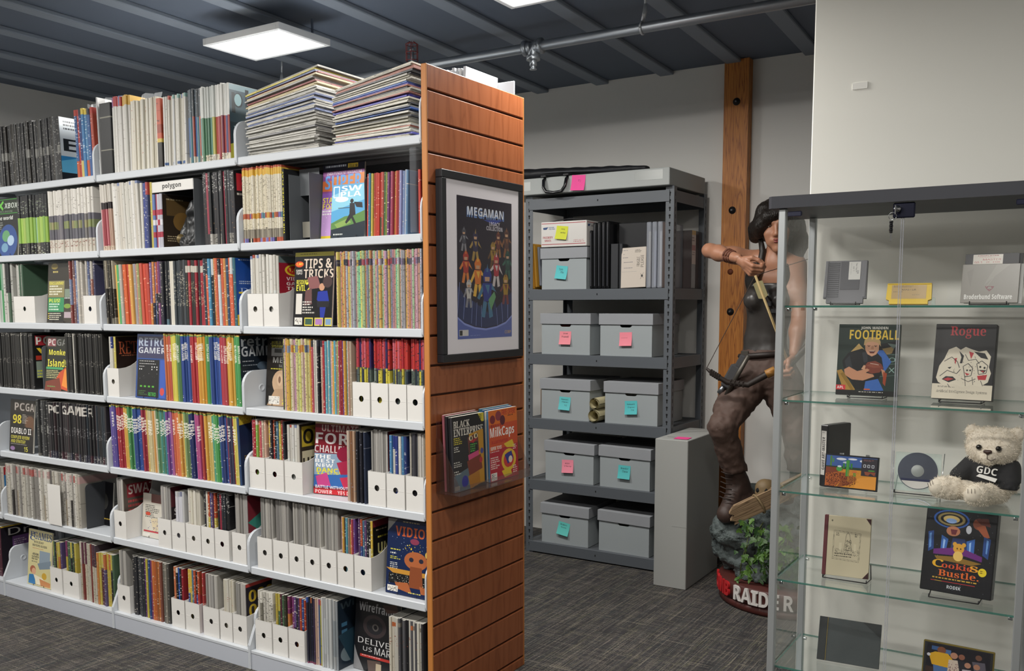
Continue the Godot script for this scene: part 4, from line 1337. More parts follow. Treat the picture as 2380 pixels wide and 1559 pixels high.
func loose_things() -> void:
	# two piles of flat-lying papers on the top shelf
	var y: float = SHELF_Y["A"] + 0.0005
	for pile in [[-0.876, 0.368, 44, 0.236, 0.298, ["b8b6ae", "a5a49e", "c8c5ba", "d8d6cc", "9a9890", "8a3a3a", "c8b88a", "b0b0ac", "5a6a9a", "d8c84a", "7a7a7c"], "left flat pile on the top shelf"], [-0.418, 0.352, 42, 0.2, 0.252, ["b8b4a4", "3a3c44", "c8c2ae", "2f5ab0", "5a5c60", "a8a494", "26282e", "c8bfa4", "8a8678", "9a5a4a", "4a4ab0", "d0ccc0"], "right flat pile on the top shelf"]]:
		var W: float = pile[1]
		var n: int = pile[2]
		var hl: float = pile[3] / n
		var hr: float = pile[4] / n
		for i in n:
			var sl := W + rng.randf_range(-0.012, 0.006)
			var dx := rng.randf_range(-0.008, 0.008) + (0.012 if i > n - 6 else 0.0)
			var dz := rng.randf_range(-0.012, 0.006)
			var cols: Array = pile[5]
			var base := Color.html(cols[rng.randi() % cols.size()]).lightened(rng.randf() * 0.15)
			if pile[1] > 0.36 and i < 20 and rng.randf() < 0.75:
				base = Color.html("c4c2ba").darkened(rng.randf() * 0.2)
			var per := SHEET / SPW
			var R := strip_at(spine_next)
			spine_sheet.fill_rect(R, base)
			for k in 40:
				var c2 := base.lightened(rng.randf() * 0.35) if rng.randf() < 0.6 else base.darkened(rng.randf() * 0.5)
				spine_sheet.fill_rect(Rect2i(R.position.x + rng.randi() % 8, R.position.y + rng.randi() % 240, rng.randi_range(1, 3), rng.randi_range(8, 60)).intersection(R), c2)
			var st := ST()
			var D := 0.262 + rng.randf_range(-0.01, 0.0)
			var tl := hl * 0.94
			var tr := hr * 0.94
			var u := func(a: float, b: float) -> Vector2:
				return Vector2(R.position.x + 1 + a * (SPW - 2), R.position.y + 2 + b * (SPH - 4)) / SHEET
			var L := -sl / 2
			var r := sl / 2
			var fl: float = (dx + L + W / 2) / W
			var fr: float = (dx + r + W / 2) / W
			tl = lerpf(hl, hr, fl) * 0.93
			tr = lerpf(hl, hr, fr) * 0.93
			var low := lerpf(hl, hr, fl) * i - hl * i
			var rise := lerpf(hl, hr, fr) * i - hl * i
			var p := [Vector3(L, low, 0), Vector3(r, rise, 0), Vector3(r, rise + tr, 0), Vector3(L, low + tl, 0)]
			var q := []
			for v in p:
				q.append(v + Vector3(0, 0, -D))
			poly(st, p, Vector3.BACK, [u.call(0, 0), u.call(0, 1), u.call(1, 1), u.call(1, 0)])
			poly(st, q, Vector3.FORWARD, [u.call(0, 0), u.call(0, 1), u.call(1, 1), u.call(1, 0)])
			poly(st, [p[1], q[1], q[2], p[2]], Vector3.RIGHT, [u.call(0, 0.1), u.call(0, 0.8), u.call(1, 0.8), u.call(1, 0.1)])
			poly(st, [p[0], q[0], q[3], p[3]], Vector3.LEFT, [u.call(0, 0.1), u.call(0, 0.8), u.call(1, 0.8), u.call(1, 0.1)])
			poly(st, [p[3], p[2], q[2], q[3]], Vector3.UP, [u.call(0.5, 0.5), u.call(0.6, 0.5), u.call(0.6, 0.6), u.call(0.5, 0.6)])
			poly(st, [p[0], p[1], q[1], q[0]], Vector3.DOWN, [u.call(0.5, 0.5), u.call(0.6, 0.5), u.call(0.6, 0.6), u.call(0.5, 0.6)])
			var o := part("flat_paper", st, M["spine print"], self, Vector3(pile[0] + W / 2 + dx, y + hl * i, -0.022 + dz), Vector3(0, rng.randf_range(-0.008, 0.008), 0))
			tag(o, "%s paper, %s from bottom of the %s" % [colour_name(base), nth(i + 1), pile[6]], "newspaper", "papers piled flat on the top shelf")
			spine_next += 1
	# clear bags standing up behind the spines of the top row
	var bag := mat("clear bag", "e6e9ec", 0.2, 0.0, {"transparency": BaseMaterial3D.TRANSPARENCY_ALPHA})
	bag.albedo_color = Color(0.9, 0.92, 0.94, 0.3)
	var k := 0
	for b in [[-2.35, 0.27, 0.05], [-2.2, 0.285, 0.04], [-1.9, 0.335, 0.06], [-1.8, 0.35, 0.1], [-1.68, 0.345, 0.1], [-1.5, 0.335, 0.14], [-1.02, 0.315, 0.03]]:
		var st := ST(false)
		var W: float = b[2]
		for i in 6:
			var a := -W / 2 + W * i / 6.0
			var c := -W / 2 + W * (i + 1) / 6.0
			var za := -0.06 + 0.012 * sin(i * 1.9 + k)
			var zc := -0.06 + 0.012 * sin((i + 1) * 1.9 + k)
			var ha: float = b[1] - 0.012 + 0.005 * sin(i * 1.3 + k)
			var hc: float = b[1] - 0.012 + 0.005 * sin((i + 1) * 1.3 + k)
			poly(st, [Vector3(a, b[1] - 0.07, -0.05), Vector3(c, b[1] - 0.07, -0.05), Vector3(c, hc, zc), Vector3(a, ha, za)], Vector3.BACK)
		var o := part("plastic_bag", st, bag, self, Vector3(b[0], y, 0))
		tag(o, "crumpled clear plastic bag top, %s from left, above the top shelf magazines" % nth(k + 1), "plastic bag", "clear bags on the top shelf")
		k += 1
	# dark grey file with a white band, and the small dark figurine
	var yb: float = SHELF_Y["B"] + 0.0005
	var pf := thing("grey_file", "dark grey magazine file with white printed band, second shelf, second bay from slat panel", "magazine file", Vector3(-1.3335, yb, -0.022))
	var st := ST()
	box(st, Vector3(0, 0.138, -0.235), Vector3(0.264, 0.276, 0.0012))
	for sx in [-0.1325, 0.1325]:
		box(st, Vector3(sx, 0.138, -0.118), Vector3(0.0012, 0.276, 0.236))
	box(st, Vector3(0, 0.2755, -0.118), Vector3(0.264, 0.0012, 0.236))
	part("box", st, M["bookend grey"], pf)
	part("white_band", boxed(Vector3(0, 0.2535, -0.001), Vector3(0.268, 0.044, 0.002), 0.0008), mat("band white", "dddcd8", 0.6), pf)
	print_on(pf, "band_lettering", "bg dddcd8; t 222222 26 20 46 62 b polygon", Vector3(-0.13, 0.233, 0.0006), Vector3(0.26, 0, 0), Vector3(0, 0.041, 0), 320, 52)
	var fig := thing("figurine", "small dark bronze seated beast figurine on the second shelf", "figurine", Vector3(-1.274, yb, -0.085))
	fig.scale = Vector3(0.74, 0.95, 0.8)
	var bones := [[Vector3(0, 0.03, 0), 0.055, Vector3(0, 0.09, -0.005), 0.048], [Vector3(0, 0.12, 0), 0.045, Vector3(0.012, 0.155, 0.012), 0.03], [Vector3(0.014, 0.165, 0.016), 0.026, Vector3(0.016, 0.185, 0.02), 0.02], [Vector3(-0.04, 0.12, 0.0), 0.026, Vector3(-0.062, 0.06, 0.025), 0.02], [Vector3(-0.062, 0.06, 0.025), 0.02, Vector3(-0.045, 0.02, 0.045), 0.022], [Vector3(0.045, 0.12, 0), 0.026, Vector3(0.068, 0.07, 0.02), 0.022], [Vector3(0.068, 0.07, 0.02), 0.02, Vector3(0.05, 0.02, 0.04), 0.022], [Vector3(-0.03, 0.02, 0.02), 0.024, Vector3(-0.03, 0.008, 0.05), 0.018], [Vector3(0.03, 0.02, 0.02), 0.024, Vector3(0.03, 0.008, 0.05), 0.018], [Vector3(0.0, 0.15, 0.04), 0.016, Vector3(0.02, 0.2, 0.0), 0.01]]
	part("body", sdf_mesh(bones, 0.006, 0.018, 0.004, func(p): return 0.001 - p.y), mat("figurine bronze", "26282a", 0.35, 0.3), fig)
	var fb := ST(false)
	lathe(fb, [[0.0, 0.0], [0.075, 0.0], [0.075, 0.008], [0.07, 0.012], [0.0, 0.012]], 20)
	part("base", fb, M["black"], fig)
	part("gold_drum", tubed([Vector3(-0.07, 0.035, 0.03), Vector3(-0.05, 0.035, 0.06)], 0.022, 14), mat("figurine gold", "6a5a38", 0.4, 0.4), fig)
	# dark file with the yellow-lettered spine
	var df := thing("dark_file", "charcoal magazine file open to the front, second shelf beside slat panel", "magazine file", Vector3(-0.612, yb, -0.03))
	var ds := ST()
	box(ds, Vector3(0.055, 0.125, -0.11), Vector3(0.002, 0.25, 0.22))
	box(ds, Vector3(-0.05, 0.125, -0.11), Vector3(0.002, 0.25, 0.22))
	box(ds, Vector3(0, 0.14, -0.215), Vector3(0.104, 0.28, 0.002))
	box(ds, Vector3(0, 0.001, -0.11), Vector3(0.104, 0.002, 0.22))
	box(ds, Vector3(0, 0.225, -0.06), Vector3(0.104, 0.1, 0.002))
	part("shell", ds, M["bookend grey"], df)
	part("label", boxed(Vector3(-0.012, 0.045, -0.055), Vector3(0.05, 0.06, 0.001)), mat("file label", "8a877c", 0.7), df)
	var ym := thing("lettered_magazine", "black magazine with yellow lettered spine leaning in front of the charcoal file", "magazine", Vector3(-0.6743, yb + 0.001, -0.012))
	part("block", boxed(Vector3(0, 0.135, -0.1), Vector3(0.0095, 0.27, 0.2), 0.001), M["black"], ym)
	print_on(ym, "spine_lettering", "bg 1b1c1f; v d8cf3a 18 3 64 88 b THE NEW SUPER PLAY", Vector3(-0.0044, 0.001, 0.0004), Vector3(0.0088, 0, 0), Vector3(0, 0.268, 0), 24, 512)
	var cb := part("clear_sleeve", boxed(Vector3(0, 0.15, -0.1), Vector3(0.03, 0.29, 0.2), 0.003), glass("sleeve film", 0.08, Color(0.9, 0.92, 0.95)), self, Vector3(-0.05, yb, -0.012))
	tag(cb, "clear plastic sleeve standing beside the slat panel on the second shelf", "plastic sleeve")
	# white divider card on the sixth shelf
	var dv := part("divider_card", boxed(Vector3(0, 0.1, 0), Vector3(0.105, 0.2, 0.0015), 0.0005), M["holder card"], self, Vector3(-2.27, float(SHELF_Y["F"]) + 0.001, 0.004))
	tag(dv, "plain white divider card in front of the magazines on the sixth shelf", "divider card")
	# papers in sleeves on the far side of the shelving's top
	for i in 7:
		var o := part("sleeved_paper", boxed(Vector3(0, 0.15, 0), Vector3(0.012, 0.3 - 0.006 * (i % 3), 0.22), 0.001), mat("sleeve white %d" % (i % 3), ["b4b7bc", "a4a8ad", "bfc2c5"][i % 3], 0.35), self, Vector3(-0.2 + 0.0165 * i, 2.09, -0.49 + 0.004 * (i % 2)), turned(0, 0, -3))
		tag(o, "white sleeved booklet, %s from left, on the far top shelf behind the slat panel" % nth(i + 1), "booklet", "white sleeved booklets behind the panel top")
	var big := part("white_folder", boxed(Vector3(0, 0.14, 0), Vector3(0.2, 0.28, 0.006), 0.001), mat("sleeve white 0", "b4b7bc", 0.35), self, Vector3(-0.105, 2.09, -0.6), turned(0, 3, 0))
	tag(big, "broad white folder on the far top shelf behind the slat panel", "folder")


# a printed sheet: o its lower left corner, ex and ey its sides
func print_on(parent: Node, called: String, marks: String, o: Vector3, ex: Vector3, ey: Vector3, w := 128, h := 128) -> MeshInstance3D:
	var st := ST()
	quad(st, o, o + ex, o + ex + ey, o + ey, ex.cross(ey), print_place(marks, w, h))
	return part(called, st, M["sheet print"], parent)


# ---------------------------------------------------------------- what is printed on the covers (marks for draw())
const COVERS := {
	"ps": "bg c9d2d8; r 2f7fb8 0 62 100 26; p 5fb0d8 0,70 60,60 100,80 100,95 0,95; r 20242a 0 88 100 12; t 202428 8 34 60 20 b E.; d 3a4048 10 6 70 16 3",
	"pl": "bg 3d5360; r 7f9aa4 0 0 100 8; t 1d2830 6 4 78 34 b pla; e 8fb0b8 22 20 9 8; r 2f4048 0 50 100 50; p c9c04a 0,80 40,70 70,100 0,100; d 9fb4ba 10 55 60 20 5",
	"pp": "bg 1e1c22; t c83040 6 3 40 24 b P; d d0ccc4 6 30 60 6 1; p 6a3a2a 30,60 90,40 100,100 20,100",
	"xb": "bg 14181a; r 1c2a1e 4 3 92 24; l 3f9a3f 1.5 4,3 96,3 96,27 4,27 4,3; l 6ac04a 6 10,6 34,20; l 6ac04a 6 34,6 10,20; t c8d0c8 40 9 54 9 b XBOX; t 8a9a8a 14 22 60 3.5 s OFFICIAL MAGAZINE; t e0e4e0 6 31 70 7 b The world; e 2a4a8a 58 76 40 30; e 5f9a6a 50 66 16 10; e a8c0d8 70 74 14 9; e 6f9ab8 46 86 14 8; r c8a06a 0 22 4 30; d 9aa09a 6 42 30 14 4",
	"brown": "bg 3a3026; r 6a5434 10 10 60 30; d c8b890 10 8 60 5 1; e 8a6a3a 50 50 24 18; d b8a888 10 78 70 12 3",
	"super": "bg 8a4a8a; r 1a1a2a 0 0 100 10; d c8d0d8 6 2 80 5 1; r e8c83a 60 1.5 24 6; t 2a2a2a 62 2.5 20 4 b ISSUE 50; t d8c8d8 10 10.5 84 4 b INDEPENDENT MAGAZINE; r c86a3a 0 22 100 14; p d8803a 20,18 100,14 100,40 40,36; t 6aa0e0 6 15 88 18 b SUPER; r 8a5ab0 0 38 100 62; p c8a0d8 0,60 60,46 90,80 30,100 0,100; p 5f9ad0 50,40 100,44 100,100 70,100; t e8dc4a 2 44 34 7 b STAR; t e8dc4a 2 52 40 7 b FOX 2; d f0f0f0 2 61 50 8 2; e f0e4a0 52 66 5 4; s f4ecff 30 1.6 0 50 70 40; r e0c83a 0 95 30 5",
	"switch": "bg 5aa8d8; p 8fd0e8 0,20 100,0 100,30 0,50; e e8f4f8 30 28 20 5; l e8f0f4 3 6,4 22,4 22,24 6,24 6,4; t f4f8f8 28 3 60 10 b SW; t f4f8f8 26 14 60 10 b PLA; p 5f8a4a 0,72 40,60 70,58 100,50 100,80 0,86; p 8aa85a 10,74 50,64 60,72 20,82; p 26303a 0,84 60,76 100,70 100,100 0,100; e 2a2a2e 60 32 5 4; p 2a2a2e 54,36 68,36 72,58 64,60 76,76 70,77 60,64 46,74 42,71 54,56; p 2a2a2e 66,34 90,36 92,46 74,44; l 3a3a3a 1.5 20,44 54,44; d d8dcd8 8 92 30 5 1",
	"excl": "bg 3a352c; r 2a2620 0 0 100 30; e 8a7a3a 26 6 14 5; d b8a860 20 14 30 6 1; r 8a8256 4 30 64 28; t e8e04a 8 32 56 4.5 b EXCLUSIVE!; d e8e8d8 8 38 56 18 4; r 2f8a5a 4 58 64 24; t e8e84a 8 60 44 6 b PLUS!; d d8e8d8 8 68 52 13 3; r 1c1c1a 4 82 64 17; d e0dcc8 10 84 50 13 4; r d8c83a 5 84 4 2; r d8c83a 5 88 4 2; r d8c83a 5 92 4 2; r 7a8a7a 70 44 28 14; e 2a2a2a 80 66 10 6; e 7a9a3a 82 72 14 4; r b0a0a8 70 82 28 10; d c8d0d0 70 58 26 4 1",
	"toy": "bg 1f4a98; d c8d0e0 8 2 70 3 1; d b8c4d8 8 34 70 6 2; t b8c8e8 10 44 60 6 f Disc; t e8c83a 6 50 80 16 b TOY; p c83a2c 10,68 60,64 64,78 14,80; p e8c040 0,84 100,78 100,100 0,100",
	"tens": "bg 9a2434; r 6a7a7a 0 0 100 10; e e8c83a 46 20 30 9; e c83a2c 46 20 24 6.5; t f0e04a 26 17 40 6 b 1,001; t f0ece4 20 30 50 5 b VIDEO; t f0ece4 20 37 50 5 b GAME; t f0ece4 20 44 50 5 b TIPS!; r d8d4d0 50 46 24 14; d c87a84 10 62 80 30 8",
	"tips": "bg 16161a; r c8c060 0 0 100 6; d 5a5630 14 2.4 60 2 1; t d8c8b8 24 9 72 13 b TIPS &; t d8c8b8 24 23 76 12 b TRICKS; e d8502c 12 16 11 4; t f0d84a 4 14 16 4 b 1,001; t e8e4dc 4 23 16 3 b GAME; t e8e4dc 4 27 16 3 b TIPS!; t e8e04a 6 37 30 6 b RESIDENT; t e8e04a 6 44 24 8 b EVIL; t e8e04a 30 40 16 16 b 2; p 8a5a5a 34,34 60,32 70,48 40,50; p 6a4a4a 30,52 46,48 48,70 28,72; e c8987a 72 47 7 5; p 2a3a9a 62,53 86,52 92,68 84,72 80,88 70,88 68,70 60,64; p 26262c 60,66 92,66 90,74 62,74; e 4a3a3a 86 40 12 8; r d8d4cc 6 56 16 28; d d0ccc4 24 66 34 18 5; r e4e0d8 4 88 20 10; s 1a1a1a 40 1.6 6 89 16 8; r d8c84a 30 88 22 11; r 3a5a4a 32 89.5 18 8; r d8c84a 56 88 22 11; r a87ab0 58 89.5 18 8; r d8c84a 82 88 18 11; r 7a98b8 84 89.5 14 8",
	"pcw": "bg 1c1c1c; r a83038 6 4 40 18; t e8e4dc 8 6 36 14 b PC; t 8a8a88 50 6 44 14 b GA; t e8c83a 8 26 60 10 b W; r b83a2c 6 40 80 8; r 8a988a 6 50 60 30; d d8d84a 8 66 60 16 3",
	"monk": "bg 23261c; r 8a4a50 8 3 34 16; t d0ccc8 10 5 30 12 b PC; t 7a7a78 46 5 40 12 b GA; t e8e04a 14 24 80 14 b Monkey; t e8e04a 10 42 76 14 b Island!; r 4aa06a 4 57 70 4.5; d d8d49a 6 63 70 16 5; p c8502c 60,66 100,50 100,100 30,92; p e8903a 80,60 100,56 100,96 70,90; p 7a3a2a 4,84 60,76 70,100 0,100; d 6aa05a 10 92 50 4 1",
	"retro": "bg 2a1e1a; t b85a3a 8 8 84 22 f RETRO; d a8684a 14 32 60 3 1; e 8a8074 70 50 20 14; p 5a4a40 10,70 90,60 100,100 0,100",
	"invade": "bg 2a4a8a; r 2f5aa8 0 0 100 4; r 3a3a5a 4 4 92 34; t a8b4c8 6 6 88 13 b RETRO; t c8ccd4 6 21 88 9 b GAMER; r 14161a 5 40 70 58; d e8e8e8 10 42 60 2 1; d e8e8e8 10 46 60 2 1; d e8e8e8 10 50 30 2 1; r e8e8e8 50 50 3 2; r e8e8e8 58 50 3 2; r e8e8e8 66 50 3 2; r e8e8e8 10 54 3 2; r e8e8e8 16 54 3 2; r e8e8e8 50 54 3 2; r e8e8e8 66 54 3 2; s c8c8c8 10 1.4 12 60 56 14; r 5ab03a 14 80 7 3; r 5ab03a 27 80 7 3; r 5ab03a 40 80 7 3; r 5ab03a 53 80 7 3; d 4a7a3a 10 88 30 8 3; t 4ac04a 42 90 24 6 b RETRO; r 3a5ab0 78 40 18 58; e c84a4a 86 88 7 6",
	"retg": "bg 1e2630; t 9aa0a4 4 3 90 13 b retro; t c0c4c8 4 16 96 14 b GAMER; d b8bcc0 6 36 40 3 1; d 8a929a 6 42 50 3 1; d b8bcc0 6 50 40 3 1; e 5a6a7a 60 44 16 6; p 3a4a5a 0,60 100,56 100,100 0,100",
	"metal": "bg 26221e; d 9a968e 6 2 80 3 1; r c8c0a0 10 10 2 2; t d8d04a 14 7 40 4 b BUILD A; t d8d04a 14 12 36 4 b SYSTEM; r 8a8a88 14 17 44 12; r 3a3a38 24 18 24 6; t a8a8a4 20 30 76 8 b METAL; t 8a8a86 40 40 30 4 b SLUG; d d8d04a 14 46 60 3 1; e c8a888 50 66 30 18; p b89878 4,100 30,76 70,74 96,100; e d8b898 44 62 9 9; e 8a6a54 44 62 4 5; r e4e0d8 10 86 36 12; s 1a1a1a 46 1.6 12 87 32 9; t d8d04a 54 90 30 7 b 250",
	"ornj": "bg 2a1c14; e d8702c 50 40 46 30; d e8b03a 20 30 70 20 4; p c85a2c 0,60 100,50 100,100 0,100",
	"diab": "bg 1c1714; r 2a221c 20 4 78 20; t a8a09a 18 6 42 15 b PC; t a8a09a 64 6 36 15 b GA; r 3a2e26 60 28 40 40; e 6a4a34 84 44 20 14; t d8c83a 12 29 36 17 b 98; d b8b0a4 52 28 24 18 7; r 0e0c0a 4 52 88 15; t e8e4e0 6 54 84 11 b DIABLO II; t d8d04a 6 69 78 6 b COMPLETE REVIEW; t d8d04a 6 77 62 6 b AND STRATEGY; d c8c4b8 6 85 70 2 1; r 0e0c10 4 88 94 11; t d8d04a 62 89 16 9 b 15; e 8a6a9a 14 94 10 4",
	"bluecov": "bg 1f2c4a; p c8b03a 0,0 40,0 30,12 0,14; t e0d04a 6 3 40 6 b GOLD; p 8a94a8 30,50 60,30 64,54; d b8903a 10 58 60 10 3; d b8903a 10 88 60 8 2",
	"nums": "bg 3a3228; r c8b03a 6 4 70 30; t 2a2622 10 8 60 22 b OX; r d8cfb0 6 40 40 50; t 3a342c 8 50 36 20 b HE; p 7a4a2a 50,40 100,36 100,100 50,100",
	"fort": "bg 7a1a28; r c8b890 0 0 100 4; d 4a3a34 4 1 90 2 1; t c8b8b0 16 5 84 9 b ULTIMATE; t e8e4e4 2 16 98 15 b FORT; t d0c8c8 0 33 100 10 b CHALLENGE; r 8aa0b8 0 44 100 30; t f0f0f0 0 46 38 5 b THE; t f0f0f0 2 52 46 5 b BEST; t f0f0f0 4 58 40 5 b NEW; t e8dc3a 6 64 60 6 b DANCE; t e8dc3a 8 71 66 6 b MOVES!; e 8a1c3a 74 44 22 11; p a82a4a 52,56 90,50 96,78 70,84; p 3a6ab0 0,74 100,70 100,90 0,90; p c84a8a 4,76 30,70 40,88 10,90; p c8385a 60,76 100,72 100,88 70,90; t f0f0f0 4 88 96 4 b BATTLE WITHOUT END; r c83038 0 93 100 7; t f0d8d8 4 94 40 5 b POWER; t f0d8d8 56 94 40 5 b YES DAY",
	"fortspine": "bg 1a1a1e; u d8d8dc 20 12 60 80 b INDEPENDENT & UNOFFICIAL",
	"vgcov": "bg 6a2028; t 7a9ab0 8 10 70 12 b VIDEO; t 7a9ab0 8 24 70 12 b GAMES; t d8b84a 8 42 60 5 b SPECIAL; d d8c8b8 8 60 60 8 2",
	"blusp": "bg 3a7ab0; r a83038 0 0 100 18; t f0e8e4 10 2 60 14 b W; p e8f0f4 30,30 90,24 80,60 40,60; r 2a2a30 0 80 100 20",
	"gold": "bg 17171a; e c8a83a 34 54 26 22; e 17171a 34 54 18 15; e 3a3a38 62 46 20 20; d d8b84a 6 84 86 5 1; d b8b4a8 6 91 80 7 2",
	"swata": "bg 5a5048; r 8a2a34 10 10 80 24; t d8c8c0 14 12 70 16 b SWAT; d b84a4a 12 38 60 24 3; e 3a3430 70 70 24 20",
	"swat": "bg cfcabe; r 6a3a34 30 0 70 20; d 4a4a44 10 26 50 30 8; p 3a4a8a 70,40 100,36 100,70 76,70; e c84a34 20 46 9 4; p d8c8a8 30,56 80,52 90,80 40,84; r b83a44 6 84 84 4; s 4a4a7a 60 3 20 54 70 30; r e8e4dc 4 90 24 8",
	"swatb": "bg 2a2224; r 5a2a30 0 0 100 34; t d8d4d0 8 36 84 12 b S.W.A.T.P; r d8dce0 8 56 88 44; t 4a4a9a 40 66 50 20 F S; d 8a8a9a 12 60 30 30 6",
	"teal": "bg 7a2a34; p 3a8a7a 0,40 60,20 100,50 60,70; e 8ab0c0 50 60 24 14; p 26303a 20,70 100,60 100,100 0,100",
	"under": "bg 1c1a18; r 7a2a34 0 0 100 10; d d8c8a0 10 14 50 4 1; t d8cf8a 14 34 84 16 b UNDER; d d8c84a 14 24 60 5 1; r c8602c 6 60 90 8; t e8d84a 10 61 70 6 b INSIDE; p d8a83a 0,76 60,68 90,84 20,96",
	"vid": "bg 15264e; p 8a8a88 0,0 22,0 0,18; d c8b890 34 2 60 3 1; t c05a34 18 9 80 13 b VIDIOT; e 8a3a54 62 27 10 4; s e8c83a 16 2.6 40 30 40 12; s c0d0e8 40 1.4 10 20 80 30; d d8d04a 8 40 24 3 1; d d8d8d0 8 45 22 4 1; d d8d04a 8 50 24 5 2; d d8d8d0 8 58 22 10 4; p c8903a 0,66 100,66 100,74 60,78 20,74; r 1c1c1e 6 72 90 14; s d8d8c8 120 1.6 6 72 90 14; e b0643c 66 52 26 12; p 8a4a2c 54,60 80,60 84,88 52,88; p b0643c 20,84 50,82 60,96 26,92; p b0643c 76,84 100,86 100,94 80,94; e 2a2a3a 56 51 5 3; e 2a2a3a 78 51 5 3; e d8b85a 90 42 4 4; r e8e4dc 4 89 24 8; s 1a1a1a 40 1.6 6 90 20 6; d d8cf6a 52 94 46 3 1",
	"drk": "bg 1c1820; t d0ccc4 20 6 60 14 s Dr; r 6a4a7a 30 24 60 70; d c8b8c8 34 30 40 50 12; r c8a83a 0 0 100 3",
	"pcga": "bg cfc694; t 24407a 6 4 20 8 F P; t 24407a 6 12 20 8 F C; t 24407a 24 4 74 13 F GAMES; t 3a3a34 24 20 40 4 b HOLIDAY; t 3a3a34 18 26 60 4 b BUYERS GUIDE; d a8502c 18 33 50 2 1; t 2a2a2e 18 42 26 4 b 4508; t 2a2a2e 16 47 30 3 b GAMES; t 2a2a2e 16 51 24 3 b RATED; d 4a4a44 16 57 30 3 1; r 8a9aa8 48 36 44 26; p 7a8a98 40,60 96,50 96,64 50,70; e a8644a 22 72 12 7; e d8a888 26 75 9 6; p 3a7ab0 6,82 30,80 34,98 4,98; p e8e0c8 24,80 60,84 90,94 40,98; p c88a5a 50,86 96,90 96,98 56,98; e c8a03a 70 80 10 6; d 5a2a24 30 97 60 2 1",
	"bigs": "bg 3a3a38; t b0aca4 14 4 60 22 s S; r 8a8a5a 20 40 70 50; e c8b84a 50 66 20 12",
	"yellowcov": "bg 2a2630; r c84a44 0 0 100 6; t d8b83a 8 12 70 20 b 000; t d8b83a 8 36 70 20 b 000; t d8b83a 8 60 70 20 b 000",
	"wire2": "bg 1f2c3a; t 5a6a74 8 4 90 10 b Wiref; r 4a7a9a 10 34 16 6; r 4a7a9a 10 44 16 6; e 7a8a90 30 80 24 12; p 2f4a5a 0,50 100,40 100,100 40,100",
	"wire": "bg 1b1b1e; t 9a9a9c 8 4 82 13 b Wireframe; d 5a5a5c 72 8 26 5 1; e 3a3234 44 36 26 16; e 26262a 44 36 18 11; e 5a5654 46 37 7 5; e 1b1b1e 46 37 4 3; p 4a3630 60,4 90,0 96,10 70,14; t d8d8d8 8 54 86 8 s DELIVER; t d8d8d8 20 66 20 6 s US; t d8d8d8 46 64 44 10 s MARS; r b83a34 14 77 70 4; d f0d8d8 18 78 60 2 1; p 8a8a8c 0,66 8,80 24,100 0,100; p 5a4a44 30,84 60,82 64,100 34,100; r b8a890 50 86 12 14",
	"be": "bg 2c2a2c; r 1c1a1c 0 0 100 16; p c8b83a 80,0 100,0 100,12 92,12; d 4a4620 84 2 12 7 3; t e4ddd0 4 6 50 9 F BLACK; t e4ddd0 4 16 92 10 F ENTERPRISE; p b8862c 50,26 96,22 96,96 66,96 60,60; p 5a6a74 0,78 50,70 60,100 0,100; p 6a3a34 46,30 78,26 82,52 50,62; r 2a2a2a 52 38 26 16; d 5ab04a 54 40 22 12 4; p c84a7a 46,54 80,50 80,60 48,64; p 7a3a2c 42,62 86,56 90,76 48,82; p a8702c 44,82 80,78 82,96 50,100; e d8c8a0 56 32 6 3.5; e d8c8a0 72 30 6 3.5; e 2a2a2a 57 32 2.5 2.5; e 2a2a2a 73 30 2.5 2.5; p a82a34 50,36 76,33 64,39; d d8c83a 4 28 26 10 4; d d8d4c8 4 40 20 8 3; d c8c4bc 2 60 26 8 3; d c8c4bc 2 72 22 6 2; e b03040 86 64 5 4; e 4a4a8a 90 52 5 4; r 8a8a86 2 92 16 6; e 3a3a8a 34 88 10 8",
	"bebehind": "bg 6a4a54; r c8bfa8 0 60 100 40",
	"milk": "bg c8502c; r d8702c 0 0 100 20; p b02c3a 0,58 100,52 100,100 0,100; e 7a2a34 14 13 9 6; e 8a3a44 34 9 10 7; e 5a2430 48 16 9 7; t a82028 46 2 48 7 b FREE OFFER!; d 5a2a1c 66 10 30 3 1; t 8a2420 8 20 36 4 b BULLY; t f4f0ec 4 24 84 18 b MilkCaps; t a82028 8 43 56 4 b ILLUSTRATED; t f0e8e0 4 51 38 5 b SUPER TOYS!; d e8d8d0 4 58 34 2 1; e e0b83a 66 74 26 16; e c83a3a 66 74 18 11; p 2f3a8a 52,66 76,62 82,74 62,80; e e8d8c0 72 74 7 5; p e0c03a 50,50 80,46 90,58 60,56; p e0c03a 40,88 70,84 76,96 50,98; d e8d8cc 4 66 30 18 6; d e8d8cc 82 54 14 8 3; d e8d8cc 80 84 16 12 4; r e8e4dc 4 88 20 11; s 1a1a1a 40 1.8 6 89 16 8",
